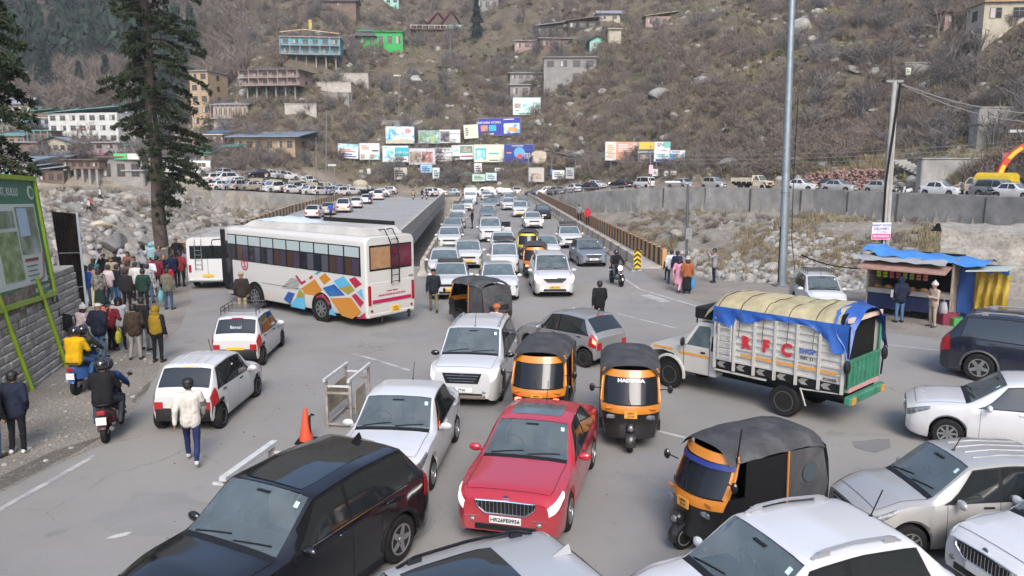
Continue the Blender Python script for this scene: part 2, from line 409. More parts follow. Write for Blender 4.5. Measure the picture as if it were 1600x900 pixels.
paint_w = layered('worn_white_line',[(.35,(.20,.195,.185)),(.5,(.36,.355,.34)),(.7,(.47,.465,.45))],1.7,rough=.8,bump=0)
concrete = layered('weathered_concrete',[(.2,(.11,.105,.098)),(.42,(.235,.225,.205)),(.6,(.32,.305,.28)),(.8,(.40,.38,.345))],.55,rough=.9,bump=.35,bscale=9,fine=(2.2,(.12,.115,.105),.35),dist=.03)
pale_conc = layered('pale_parapet_concrete',[(.25,(.27,.255,.225)),(.5,(.40,.375,.33)),(.75,(.49,.46,.405))],.8,rough=.88,bump=.25,bscale=10,fine=(3.5,(.2,.18,.155),.4),dist=.02)
stone = layered('grey_masonry',[(.25,(.17,.16,.138)),(.5,(.285,.265,.23)),(.75,(.38,.355,.31))],1.1,rough=.92,bump=.7,bscale=5,fine=(6,(.09,.085,.08),.4),dist=.06)
pale_stone = layered('pale_masonry',[(.25,(.24,.225,.195)),(.5,(.37,.35,.31)),(.75,(.47,.45,.40))],1.3,rough=.92,bump=.6,bscale=5,fine=(6,(.14,.13,.115),.35),dist=.05)
def sheet(name,pts,z,m,sub=None,jit=0.0,parent=None,kind='structure'):
 vs = []
 n = len(pts)
 for i in range(n):
  a = Vector(pts[i]); b = Vector(pts[(i + 1) % n]); k = max(1,int((b - a).length / sub)) if sub else 1
  for j in range(k):
   q = a + (b - a) * (j / k)
   if jit and j: q = q + Vector((rng.uniform(-jit,jit),rng.uniform(-jit,jit)))
   vs.append((q.x,q.y,z))
 me = bpy.data.meshes.new(name); me.from_pydata(vs,[],[tuple(range(len(vs)))]); me.update()
 if me.polygons[0].normal.z < 0: me.flip_normals()
 return tag(newobj(name,me,parent,m),kind=kind)
def g2(px,py): v = G(px,py); return (v.x,v.y)
# junction asphalt, cut along the deck joints
sheet('road',[(-9.8,-40),(-9.8,6),(-14.6,27.8),(-17.5,31),(-19.2,35),(-20.7,44.6),(9.3,44.6),(9.1,42.5),(10.7,39),(13.9,37.5),(16.9,35.1),(22,33.1),(60,31.8),(60,-40)],0.0,asphalt)
sheet('dirt_verge',[g2(-260,900),g2(-60,800),g2(60,740),g2(165,690),g2(212,640),g2(245,588),g2(252,545),g2(285,500),g2(300,470),g2(290,430),(-17.4,31.2),(-14.5,27.8),(-9.8,7),(-9.6,3)],0.004,sandy,1.0,.12)
sheet('mud_patch',[g2(0,745),g2(60,716),g2(120,694),g2(165,680),g2(140,695),g2(122,706),g2(60,738),g2(0,766)],0.008,mud,.4,.08)
sheet('mud_patch',[g2(205,628),g2(222,610),g2(235,595),g2(234,604),g2(222,618),g2(212,630)],0.008,mud,.3,.05)
sheet('dirt_verge',[g2(1005,425),g2(1040,452),g2(1085,470),g2(1170,492),g2(1290,512),g2(1400,522),g2(1480,530),g2(1640,545),(23,33),(16.8,35),(13.8,37.4),(10.6,38.9),(9.0,42.4)],0.004,sandy,1.0,.15)
def strip(px,w,n='road_marking',z=.006):
 pts = [Vector(g2(*p)) for p in px]; l = []; r = []
 for i,p in enumerate(pts):
  d = (pts[min(i + 1,len(pts) - 1)] - pts[max(i - 1,0)]).normalized(); q = Vector((-d.y,d.x)) * w / 2; l.append(p + q); r.append(p - q)
 sheet(n,[tuple(p) for p in l + r[::-1]],z,paint_w)
strip([(-40,818),(0,796),(70,757),(148,712)],.13)
strip([(960,425),(1000,452),(1080,476),(1180,503),(1290,528),(1480,549),(1600,556)],.14)
strip([(965,490),(1056,513)],.12); strip([(548,552),(590,563),(640,579)],.12); strip([(1030,674),(1078,686)],.12); strip([(350,585),(395,570)],.12)
strip([(1008,461),(1042,472)],.55)
for k,(cx_,cy_,r_) in enumerate([(560,660,.8),(1010,760,.9),(250,800,1.1),(640,520,1.3),(1130,600,1.2),(880,520,1.0)]):
 q = G(cx_,cy_); sheet('tar_patch',[(q.x + r_ * (1 + .3 * math.sin(3 * a_ + k)) * math.cos(a_),q.y + r_ * .7 * (1 + .3 * math.cos(2 * a_ + k)) * math.sin(a_)) for a_ in np.linspace(0,6.0,9)],.003 + .0003 * k,layered('tar_stain_%d' % k,[(.35,(.20,.193,.18)),(.65,(.235,.226,.212))],1.2,bump=.03),.25,.08)
# a repaired patch of darker tar near the silver hatchback
sheet('tar_patch',[g2(1330,690),g2(1390,686),g2(1392,700),g2(1366,708),g2(1336,700)],.005,layered('tar_patch',[(.3,(.15,.148,.142)),(.7,(.19,.185,.178))],1.0,bump=.1),.3,.06)

# ================================================================ bridges
def nb_l(y): return -5.4 - .043 * (y - 48.7)
def nb_r(y): return 8.85 - .040 * (y - 44)
def ob_r(y): return -8.5 - .048 * (y - 63)
OB_L = [(-20.8,44.4),(-23.6,66),(-27.5,95),(-30.3,137)]
def ob_l(y): return float(np.interp(y,[p[1] for p in OB_L],[p[0] for p in OB_L]))
Y0,Y1 = 44.6,141.0
def deck(name,fl,fr):
 o = MB(); ys = np.linspace(Y0,Y1,20); vs = []
 for y in ys: vs += [(fl(y),y,0),(fr(y),y,0),(fr(y),y,-1.1),(fl(y),y,-1.1)]
 fs = []
 for i in range(19):
  for j in range(4): fs.append((i * 4 + j,i * 4 + (j + 1) % 4,i * 4 + 4 + (j + 1) % 4,i * 4 + 4 + j))
 fs += [(3,2,1,0),(76,77,78,79)]; o.add(vs,fs)
 return o
b1 = thing('road_bridge',(0,92,0),0,'wide concrete road bridge carrying three packed lanes of traffic to the far bank','bridge')
def child_at(o,par): o.parent = par; o.matrix_parent_inverse = Matrix.Translation(-Vector(par.location)); return o
child_at(deck('deck',nb_l,nb_r).build('deck',asphalt),b1)
b2 = thing('road_bridge',(-17,92,0),0,'older concrete bridge with bare grey parapet and cars parked along its striped side','bridge')
child_at(deck('deck',ob_l,ob_r).build('deck',layered('pale_deck_asphalt',[(.3,(.25,.245,.235)),(.6,(.31,.302,.288))],.3,rough=.9,bump=.03,bscale=60)),b2)
for b,f,ws in ((b1,lambda y: (nb_l(y) + nb_r(y)) / 2,10),(b2,lambda y: (ob_l(y) + ob_r(y)) / 2,9)):
 for y in (66,92,118): child_at(MB().box((f(y),y,-3.4),(ws,1.4,4.4),bev=.1).build('pier',concrete),b)
# pavement on the right of the new bridge
pv = MB(); ys = np.linspace(Y0 - 1,Y1,12)
for i in range(11):
 ya,yb = ys[i],ys[i + 1]
 pv.add([(nb_r(ya) - 1.75,ya,.0),(nb_r(ya) - .3,ya,.0),(nb_r(yb) - .3,yb,.0),(nb_r(yb) - 1.75,yb,.0),(nb_r(ya) - 1.75,ya,.14),(nb_r(ya) - .3,ya,.14),(nb_r(yb) - .3,yb,.14),(nb_r(yb) - 1.75,yb,.14)],[(4,5,6,7),(0,4,7,3),(1,2,6,5),(0,1,5,4),(3,7,6,2)])
child_at(pv.build('pavement',pale_conc),b1)
ORA = layered('faded_orange_stripe',[(.3,(.34,.19,.09)),(.6,(.47,.275,.13)),(.8,(.5,.33,.19))],1.4,bump=.15)
BLK = layered('faded_black_stripe',[(.3,(.05,.047,.043)),(.6,(.085,.08,.07)),(.85,(.17,.15,.12))],1.4,bump=.15)
CRM = layered('faded_cream_stripe',[(.3,(.36,.30,.21)),(.6,(.47,.40,.29)),(.85,(.52,.46,.36))],1.4,bump=.15)
PNK = layered('faded_brick_stripe',[(.3,(.24,.15,.10)),(.6,(.34,.22,.15)),(.85,(.42,.32,.24))],1.4,bump=.15)
def wall_run(pts,h,th,mats,step,profile=None,zf=None,cap=None,sub=None):
 """a wall following pts (world), divided into panels of length step cycling through mats; profile: list of (offset across, height) or box"""
 o = MB(); prof = profile or [(-th / 2,0),(th / 2,0),(th / 2,h),(-th / 2,h)]
 P = [Vector((p[0],p[1])) for p in pts]; L = [0.0]
 for i in range(1,len(P)): L.append(L[-1] + (P[i] - P[i - 1]).length)
 def at(s):
  k = max(0,min(len(P) - 2,int(np.searchsorted(L,s) - 1))); d = (P[k + 1] - P[k]).normalized()
  return P[k] + d * (s - L[k]),d
 n = max(1,int(L[-1] / step)); m = len(prof)
 for i in range(n):
  o.mi = i % len(mats); vs = []
  for s in (i * L[-1] / n,(i + 1) * L[-1] / n):
   q,d = at(min(max(s,1e-3),L[-1] - 1e-3)); nn = Vector((-d.y,d.x)); z0 = zf(q.x,q.y) if zf else 0.0
   for (a,z) in prof: vs.append((q.x + nn.x * a,q.y + nn.y * a,z0 + z))
  fs = [(j,(j + 1) % m,m + (j + 1) % m,m + j) for j in range(m)]
  fs += [tuple(range(m - 1,-1,-1)),tuple(range(m,2 * m))]
  o.add(vs,fs)
 return o
def line(f,y0,y1,n=10): return [(f(y),y) for y in np.linspace(y0,y1,n)]
JER = [(-.28,0),(.28,0),(.28,.12),(.14,.32),(.1,.85),(-.1,.85),(-.14,.32),(-.28,.12)]
def trunk_wall(o,name,mats,label,cat,group=None):
 ob = o.build(name,mats); return tag(ob,label,cat,group)
pr = wall_run(line(lambda y: nb_r(y) - .15,43.6,Y1),1.12,.24,[ORA,BLK],.62,[(-.12,0),(.12,0),(.12,1.12),(-.12,1.12)])
trunk_wall(pr,'parapet',[ORA,BLK],'orange and black striped parapet along the footpath of the wide bridge','parapet')
jr = wall_run(line(lambda y: nb_r(y) - 1.95,42.5,Y1),.95,.4,[pale_conc,CRM,pale_conc,PNK],.7,JER)
trunk_wall(jr,'crash_barrier',[pale_conc,CRM,pale_conc,PNK],'sloped concrete crash barrier between the traffic and the footpath','barrier')
jl = wall_run(line(lambda y: nb_l(y) + .28,40.5,Y1),.95,.4,[pale_conc,CRM,pale_conc,PNK],.7,JER)
trunk_wall(jl,'crash_barrier',[pale_conc,CRM,pale_conc,PNK],'pale crash barrier with faded pink stripes beside the gap between the bridges','barrier')
orp = wall_run(line(lambda y: ob_r(y) - .15,44.6,Y1),1.05,.25,[concrete],6)
orp.build('parapet',[pale_conc]); tag(bpy.data.objects['parapet.001'],'bare grey concrete parapet of the older bridge facing the gap','parapet')
olp = wall_run([(p[0] + .2,p[1]) for p in OB_L],.95,.24,[ORA,CRM,BLK],.75)
trunk_wall(olp,'parapet',[ORA,CRM,BLK],'orange and cream striped parapet behind the cars parked on the older bridge','parapet')
crb = wall_run([(-17.4,31.6),(-19.2,35.2),(-20.4,43.6)],.8,.26,[CRM,pale_conc,CRM,BLK],1.1)
trunk_wall(crb,'low_wall',[CRM,pale_conc,CRM,BLK],'low cream and black wall behind the crowd beside the boulder field','wall')
# hazard board on the end of the crash barrier
hz = thing('hazard_board',(nb_r(42.4) - 1.95,42.38,0),0,'yellow and black chevron board on the end of the crash barrier','hazard sign')
YEL = mat('hazard_yellow',(.62,.42,.04),.6,var=.2); BK = mat('hazard_black',(.03,.03,.03),.6)
MB().box((0,0,.68),(.42,.04,1.0)).build('board',YEL,hz)
o = MB()
for k in range(4):
 z = .22 + k * .26
 for sx in (-1,1): o.add([(0,-.024,z + .16),(sx * .2,-.024,z),(sx * .2,-.024,z + .12),(0,-.024,z + .28)],[(0,1,2,3)] if sx > 0 else [(3,2,1,0)])
o.build('chevron',BK,hz)
MB().cyl((0,.03,0),(0,.03,1.1),.03).build('post',mat('galvanised',(.33,.35,.36),.45,.7,var=.2),hz)

# ================================================================ retaining walls of the far road
def zwall(extra): return lambda x,y: float(road_z(x)) + extra
wr_pts = [(52,34),(47,52),(44,66),(40.5,77),(36,90),(28,103),(19,115)]
rw = wall_run(wr_pts,0,0,[concrete],9,[(-.5,-4.2),(.5,-4.2),(.35,.35),(-.35,.35)],zwall(0))
rwo = tag(rw.build('retaining_wall',concrete),'long stained concrete retaining wall below the road of parked silver cars','retaining wall')
jt = MB()
for (xa,ya),(xb,yb) in zip(wr_pts[:-1],wr_pts[1:]):
 n_ = max(1,int(math.hypot(xb - xa,yb - ya) / 6.5))
 for k in range(n_): f = (k + .3) / n_; jt.box((xa + (xb - xa) * f - .42,ya + (yb - ya) * f - .1,float(road_z(xa + (xb - xa) * f)) - 1.5),(.10,.30,3.4),math.atan2(yb - ya,xb - xa))
jt.build('wall_joints',mat('joint_dark',(.06,.055,.05),.9),rwo)
rw = wall_run([(19.1,114.8),(11,131),(6.2,140.6)],0,0,[concrete],9,[(-.5,-4.8),(.5,-4.8),(.35,.05),(-.35,.05)],zwall(0))
tag(rw.build('retaining_wall',concrete),'shorter concrete retaining wall with a steel guard rail at the far bridge end','retaining wall')
rw = wall_run([(-30.5,137.5),(-31.6,131),(-42,117),(-45,115.5)],0,0,[concrete],7,[(-.5,-5),(.5,-5),(.35,.1),(-.35,.1)],zwall(0))
tag(rw.build('retaining_wall',concrete),'grey concrete retaining wall under the parking row across the river','retaining wall')
upw = wall_run([(-33.5,141),(-44,125),(-60,117),(-85,113)],0,0,[CRM,BLK,CRM],1.3,[(-.2,-.8),(.2,-.8),(.2,.35),(-.2,.35)],lambda x,y: tz(x,y) if False else float(road_z(x)) + 1.4)
tag(upw.build('striped_parapet',[CRM,BLK,CRM]),'striped parapet between the lower and upper parking rows','parapet')
# guard rail
gr = thing('guard_rail',(12,128,1.3),0,'low steel guard rail on the far retaining wall','guard rail')
gp = [Vector((19.0,114.9)),Vector((11.0,130.8)),Vector((6.3,140.2))]
def pl(t):
 return gp[0].lerp(gp[1],t * 2) if t < .5 else gp[1].lerp(gp[2],t * 2 - 1)
galv = mat('galvanised')
o = MB(); o.tube([(*pl(t),float(road_z(pl(t).x)) + .75) for t in np.linspace(0,1,14)],.09); child_at(o.build('rail',galv),gr)
for t in np.linspace(0,1,10):
 q = pl(t); z = float(road_z(q.x)); child_at(MB().box((q.x,q.y,z + .4),(.1,.1,.8)).build('post',galv),gr)
# terraced stone wall behind the stall
def block_wall(name,x0,x1,y0,y1,h,label,courses,bl=.9,th=.7,z0=-.3,batter=.12):
 t = thing(name,((x0 + x1) / 2,(y0 + y1) / 2,0),0,label,'stone wall'); o = MB(); a = Vector((x0,y0)); b = Vector((x1,y1)); d = (b - a); L = d.length; d.normalize(); nn = Vector((-d.y,d.x)); rz = math.atan2(d.y,d.x)
 ch = (h - z0) / courses
 for c in range(courses):
  s = -rng.uniform(0,bl)
  while s < L:
   w = bl * rng.uniform(.6,1.4); e = min(s + w,L); s0 = max(s,0)
   if e - s0 > .1:
    m = a + d * ((s0 + e) / 2) + nn * (batter * c * ch + rng.uniform(-.02,.02))
    o.box((m.x,m.y,z0 + ch * (c + .5)),(e - s0 - .02,th,ch - .02),rz,bev=.022)
   s = e
 child_at(o.build('blockwork',pale_stone,None,40),t)
 m = (a + b) / 2 + nn * (.15 + batter * h * .5)
 child_at(MB().box((m.x,m.y,(h + z0) / 2),(L - .04,th * .7,h - z0 - .1),rz).build('mortar',pale_conc),t)
 return t
def rough_wall(name,pts,steps,label,m,cat='stone wall',amp=.10):
 """ledged wall: steps = list of (setback, height) along the profile"""
 o = MB(); P = [Vector(p) for p in pts]; L = [0]
 for i in range(1,len(P)): L.append(L[-1] + (P[i] - P[i - 1]).length)
 n = int(L[-1] / .35); prof = []
 for (a,b) in zip(steps[:-1],steps[1:]):
  k = max(1,int(max(abs(b[1] - a[1]),abs(b[0] - a[0])) / .3))
  for q in range(k): prof.append((a[0] + (b[0] - a[0]) * q / k,a[1] + (b[1] - a[1]) * q / k))
 prof.append(steps[-1]); V = []
 for i in range(n + 1):
  s_ = L[-1] * i / n; k = min(len(P) - 2,max(0,int(np.searchsorted(L,s_) - 1))); d = (P[k + 1] - P[k]).normalized(); q = P[k] + d * (s_ - L[k]); nn = Vector((-d.y,d.x))
  for (b_,z) in prof:
   w = amp * (mnoise.noise(Vector((s_ * .9,z * 1.3,b_ + 3))) + .5 * mnoise.noise(Vector((s_ * 2.6,z * 3.1,b_)))); V.append((q.x + nn.x * (b_ + w),q.y + nn.y * (b_ + w),z + .5 * w))
 o.grid(V,n + 1,len(prof)); return tag(o.build(name,m,None,50),label,cat)
rough_wall('stone_wall',[(19.6,34.9),(24,32.8),(36,29.5)],[(0,-.4),(.05,.62),(.2,.66),(.26,1.35),(.44,1.4),(.5,2.05),(.68,2.1),(.75,2.85),(2.2,3.1),(5,2.9),(9,2.2)],'ledged grey retaining wall behind the blue roofed stall',stone,amp=.24)
block_wall('stone_wall',-10.1,-14.0,7,24.4,2.7,'battered stone wall under the green forest billboard',13,.42,.5,-.1,.10)
# ================================================================ valley air
hz_me = MB(); zlo,zhi = -8.0,330.0
hz_me.box((0,520,(zlo + zhi) / 2),(1500,1240,zhi - zlo)); hzo = hz_me.build('haze',[])
hm = bpy.data.materials.new('valley_haze'); hm.use_nodes = True; hn = hm.node_tree.nodes; hn.remove(hn['Principled BSDF']); pv_ = hn.new('ShaderNodeVolumePrincipled')
pv_.inputs['Density'].default_value = .00034; pv_.inputs['Color'].default_value = (.80,.86,.93,1); pv_.inputs['Anisotropy'].default_value = 0.0
hm.node_tree.links.new(pv_.outputs[0],hn['Material Output'].inputs['Volume']); hzo.data.materials.append(hm); tag(hzo,kind='stuff')
# ================================================================ masses of plants and stones
def mass(name,temps,pick,pos,rz,sc,mats,kind='stuff',midx=None,smooth=False,tilt=None):
 """temps: list of (V, T) arrays; pick: template number for each placement; one merged mesh"""
 VV = []; FF = []; MM = []; base = 0
 for k,(V,T) in enumerate(temps):
  ids = np.nonzero(pick == k)[0]
  if not len(ids): continue
  c,s_ = np.cos(rz[ids])[:,None],np.sin(rz[ids])[:,None]
  v = V[None] * sc[ids][:,None,:]
  x = v[...,0] * c - v[...,1] * s_; y = v[...,0] * s_ + v[...,1] * c; z = v[...,2]
  if tilt is not None: x = x + z * tilt[ids][:,0:1]; y = y + z * tilt[ids][:,1:2]
  P = np.stack([x,y,z],-1) + pos[ids][:,None,:]
  VV.append(P.reshape(-1,3)); n = len(V)
  FF.append((T[None] + (np.arange(len(ids)) * n)[:,None,None] + base).reshape(-1,3)); base += n * len(ids)
  MM.append(np.full(len(T) * len(ids),0 if midx is None else midx[k]))
 V = np.vstack(VV); F = np.vstack(FF); M = np.concatenate(MM)
 me = bpy.data.meshes.new(name); me.vertices.add(len(V)); me.vertices.foreach_set('co',V.astype(np.float32).ravel())
 me.loops.add(len(F) * 3); me.loops.foreach_set('vertex_index',F.astype(np.int32).ravel())
 me.polygons.add(len(F)); me.polygons.foreach_set('loop_start',(np.arange(len(F)) * 3).astype(np.int32))
 me.polygons.foreach_set('material_index',M.astype(np.int32))
 if smooth: me.polygons.foreach_set('use_smooth',np.ones(len(F),bool))
 me.update(calc_edges=True)
 o = newobj(name,me,None,mats)
 return tag(o,kind=kind) if kind else o
def blade(V,T,a,b,w,rs):
 a = np.array(a); b = np.array(b); d = b - a; s = np.cross(d,rs.normal(size=3)); s = s / (np.linalg.norm(s) + 1e-9) * w / 2
 n = len(V); V += [a - s,a + s,b]; T.append((n,n + 1,n + 2))
def t_shrub(seed,n=24,w=.035,spread=.7,sub=3):
 rs = np.random.RandomState(seed); V = []; T = []
 for i in range(n):
  th = rs.rand() * 6.283; r = rs.rand() ** .6 * spread; hgt = rs.uniform(.55,1.0) * (1 - .35 * r)
  base = np.array([math.cos(th),math.sin(th),0]) * rs.rand() * .16; tip = np.array([math.cos(th) * r,math.sin(th) * r,hgt])
  blade(V,T,base,tip,w * 1.2,rs)
  for k in range(sub):
   f = rs.uniform(.3,.85); p = base + (tip - base) * f; q = p + np.array([rs.normal() * .2,rs.normal() * .2,rs.uniform(.1,.3)]); blade(V,T,p,q,w,rs)
 return np.array(V),np.array(T)
def t_grass(seed,n=18):
 rs = np.random.RandomState(seed); V = []; T = []
 for i in range(n):
  th = rs.rand() * 6.283; b = np.array([math.cos(th),math.sin(th),0]) * rs.rand() * .5
  t = b + np.array([rs.normal() * .22,rs.normal() * .22,rs.uniform(.5,1)]); blade(V,T,b,t,.13,rs)
 return np.array(V),np.array(T)
def t_leafy(seed,n=70,lw=.22):
 rs = np.random.RandomState(seed); V = []; T = []
 for i in range(n):
  d = rs.normal(size=3); d /= np.linalg.norm(d); d *= rs.uniform(.35,1) ** .5 * (.8 + .4 * math.sin(5 * d[0] + seed)); p = d * np.array([.6,.6,.5]) + np.array([0,0,.52])
  if p[2] < 0: p[2] = -p[2] * .3
  a = rs.normal(size=3); a /= np.linalg.norm(a); b = np.cross(a,rs.normal(size=3)); b /= np.linalg.norm(b); m = len(V)
  V += [p - a * lw * .5,p + b * lw * .45,p + a * lw * .5,p - b * lw * .4]; T += [(m,m + 1,m + 2),(m,m + 2,m + 3)]
 return np.array(V),np.array(T)
def ico(sub):
 import bmesh
 bm = bmesh.new(); bmesh.ops.create_icosphere(bm,subdivisions=sub,radius=1.0); bm.verts.ensure_lookup_table()
 V = np.array([v.co[:] for v in bm.verts]); T = np.array([[v.index for v in f.verts] for f in bm.faces]); bm.free(); return V,T
def t_rock(seed,sub=2):
 rs = np.random.RandomState(seed); V,T = ico(sub); V = V.copy()
 for k in range(9):   # planes shear faces off the ball
  n = rs.normal(size=3); n /= np.linalg.norm(n); d = rs.uniform(.45,.85); e = V @ n - d; V = V - np.outer(np.maximum(e,0),n) * .93
 V += np.array([[mnoise.noise(Vector(v * 2.3 + seed)),mnoise.noise(Vector(v * 2.1 + 7 + seed)),mnoise.noise(Vector(v * 2.7 - seed))] for v in V]) * .07
 return V,T
def scat_hill(n,lo,hi,d0,d1,seed,rmin=-.75,rmax=.75,ypow=1.0):
 rs = np.random.RandomState(seed); ratio = rs.uniform(rmin,rmax,n * 3); Y = d0 * (d1 / d0) ** (rs.rand(n * 3) ** ypow); X = ratio * Y
 z,rv,hl,D = terrain(X,Y,True)
 pyx = (CAM_H - z) / Y; k = (hl > .5) & (D > lo) & (D < hi) & (pyx > -.27)
 X,Y,z = X[k][:n],Y[k][:n],z[k][:n]; return np.stack([X,Y,z],-1),rs
twig = layered('leafless_twigs',[(.28,(.10,.083,.070)),(.45,(.17,.142,.12)),(.58,(.155,.118,.092)),(.72,(.225,.197,.17))],.09,bump=0,det=4)
drygrass = layered('dry_grass_blades',[(.3,(.14,.112,.066)),(.5,(.235,.19,.115)),(.62,(.165,.15,.082)),(.8,(.28,.22,.135))],.12,bump=0,det=4)
olive = layered('olive_leaves',[(.3,(.045,.055,.025)),(.5,(.09,.09,.04)),(.65,(.15,.125,.05)),(.8,(.13,.07,.045))],.2,bump=0,det=4)
rockm = layered('river_rock',[(.25,(.14,.132,.118)),(.45,(.255,.242,.215)),(.6,(.345,.33,.298)),(.8,(.42,.392,.34))],.45,bump=.5,bscale=4,fine=(3,(.16,.15,.14),.35),det=7)
hrock = layered('hill_rock',[(.25,(.13,.125,.115)),(.5,(.27,.262,.245)),(.75,(.40,.385,.355))],.35,bump=.5,bscale=3,det=7)
shr = [t_shrub(i) for i in range(5)]; gra = [t_grass(i) for i in range(4)]; lea = [t_leafy(i) for i in range(4)]; rok = [t_rock(i) for i in range(7)]
def scatter(name,n,lo,hi,d0,d1,seed,temps,s0,s1,m,zs=(.8,1.3),thin=None,smooth=False,sink=0.0,**kw):
 P,rs = scat_hill(n,lo,hi,d0,d1,seed,**kw)
 if thin is not None:
  nv = fbm(P[:,0] / thin[0],P[:,1] / thin[0],thin[1],3); P = P[nv > thin[2]]
 k = len(P); s = s0 * (s1 / s0) ** rs.rand(k); sc = np.stack([s,s,s * rs.uniform(*zs,k)],-1)
 P[:,2] -= sink * s
 return mass(name,temps,rs.randint(0,len(temps),k),P,rs.rand(k) * 6.283,sc,m,smooth=smooth)
scatter('hillside_scrub',17000,.5,190,75,330,1,shr,.9,2.9,twig,thin=(24,77,-.19))
scatter('leafless_thicket',750,3,190,90,330,11,[t_shrub(70 + i,44,.022,.55,4) for i in range(4)],2.6,5.2,layered('grey_twigs',[(.3,(.085,.076,.072)),(.5,(.14,.126,.12)),(.75,(.19,.175,.168))],.1,bump=0,det=4),zs=(.9,1.3),thin=(30,177,-.05))
scatter('dry_grass',20000,.3,150,70,300,2,gra,.4,1.2,drygrass,thin=(18,55,-.2))
scatter('dry_grass',5000,.3,90,65,190,22,gra,.35,.9,layered('ochre_grass',[(.3,(.15,.135,.055)),(.5,(.24,.20,.085)),(.7,(.13,.14,.055)),(.85,(.28,.20,.09))],.2,bump=0,det=4),thin=(12,155,-.02),rmin=.25,rmax=.75)
scatter('undergrowth',2600,.5,150,70,300,3,lea,.6,1.9,olive,zs=(.6,1.0),thin=(14,91,.02))
scatter('hillside_rubble',4300,0,130,65,260,4,rok,.16,1.0,hrock,zs=(.5,.95),thin=(20,13,-.12),sink=.2)
scatter('scree',1700,0,110,65,240,44,rok,.3,1.7,rockm,zs=(.45,.9),thin=(9,19,.18),sink=.25)
scatter('dark_shrubs',2600,.5,120,65,280,45,lea,.5,1.6,layered('dark_olive_leaves',[(.3,(.022,.026,.014)),(.6,(.05,.05,.026)),(.8,(.085,.055,.03))],.2,bump=0,det=4),zs=(.6,1.0),thin=(11,191,.05))
# slope of the bank and the near hill at the left
def scatter_low(name,n,box,seed,temps,s0,s1,m,zs=(.5,1.0),cond=None,smooth=False,dens=None,sink=.15):
 rs = np.random.RandomState(seed); X = rs.uniform(box[0],box[1],n); Y = rs.uniform(box[2],box[3],n)
 z,rv,hl,D = terrain(X,Y,True); k = cond(X,Y,z,rv,D)
 if dens is not None: k &= fbm(X / dens[0],Y / dens[0],dens[1],3) > dens[2]
 X,Y,z = X[k],Y[k],z[k]; q = len(X); s = s0 * (s1 / s0) ** (rs.rand(q) ** 1.6)
 sc = np.stack([s * rs.uniform(.8,1.3,q),s,s * rs.uniform(*zs,q)],-1)
 return mass(name,temps,rs.randint(0,len(temps),q),np.stack([X,Y,z - sink * s],-1),rs.rand(q) * 6.283,sc,m,smooth=smooth)
riv = lambda X,Y,z,rv,D: (rv > .2) & (D < -1.0) & ~((X > nb_l(Y) - 3) & (X < nb_r(Y) + .5) & (Y < 141)) & (z < 2.4)
lft = lambda X,Y,z,rv,D: riv(X,Y,z,rv,D) & (X < np.interp(Y,[44,66,95,137],[-21.5,-24.5,-28.5,-31]))
scatter_low('river_stones',5200,(-75,-18,30,125)[:4],6,rok,.16,.95,rockm,cond=lft,smooth=False)
scatter_low('river_stones',500,(-75,-18,30,125),66,rok,.5,2.0,layered('warm_river_rock',[(.25,(.17,.15,.12)),(.5,(.28,.255,.215)),(.8,(.40,.37,.32))],.3,bump=.4,bscale=4),cond=lft,smooth=False,sink=.35)
scatter_low('river_stones',7500,(4,40,36,84),7,rok,.12,.85,rockm,cond=lambda X,Y,z,rv,D: riv(X,Y,z,rv,D) & (D < -15 + 6 * np.sin(X * .5)),smooth=False)
scatter_low('bank_rubble',2600,(4,48,36,105),8,rok,.06,.28,rockm,cond=lambda X,Y,z,rv,D: riv(X,Y,z,rv,D),smooth=False)
scatter_low('bank_grass',9000,(4,55,38,112),9,gra,.3,.95,drygrass,zs=(.7,1.2),cond=lambda X,Y,z,rv,D: riv(X,Y,z,rv,D) & (D > -24),dens=(7,5,-.12),sink=0)
scatter_low('bank_scrub',1700,(4,55,38,112),10,shr,.6,1.5,twig,zs=(.6,1.0),cond=lambda X,Y,z,rv,D: riv(X,Y,z,rv,D) & (D > -16),dens=(6,8,.06),sink=0)
scatter_low('bank_grass',3600,(-75,-20,50,125),12,gra,.35,.9,drygrass,zs=(.7,1.2),cond=lambda X,Y,z,rv,D: lft(X,Y,z,rv,D) & (D > -45),dens=(9,15,.02),sink=0)
scatter_low('bank_scrub',1500,(-75,-20,40,125),13,shr,.7,1.9,twig,zs=(.6,1.0),cond=lambda X,Y,z,rv,D: lft(X,Y,z,rv,D) & (D > -50),dens=(7,18,.03),sink=0)
scatter_low('village_scrub',1700,(-150,-38,118,260),14,shr,1.0,2.6,twig,zs=(.8,1.3),cond=lambda X,Y,z,rv,D: (D > 12),dens=(10,28,-.05),sink=0)
bk = lambda X,Y,z,rv,D: (X < -13.8 - np.maximum(0,Y - 28) * .9) & (X > -45) & (Y > 14) & (Y < 52) & (z > -3.8) & ((Y < 23) | (X < -.64 * Y))
scatter_low('bank_undergrowth',1500,(-32,-13,20,44),16,lea,.5,1.4,olive,zs=(.7,1.1),cond=bk,sink=0)
scatter_low('bank_undergrowth',900,(-45,-13,14,52),17,shr,.8,1.7,twig,zs=(.8,1.2),cond=bk,sink=0)
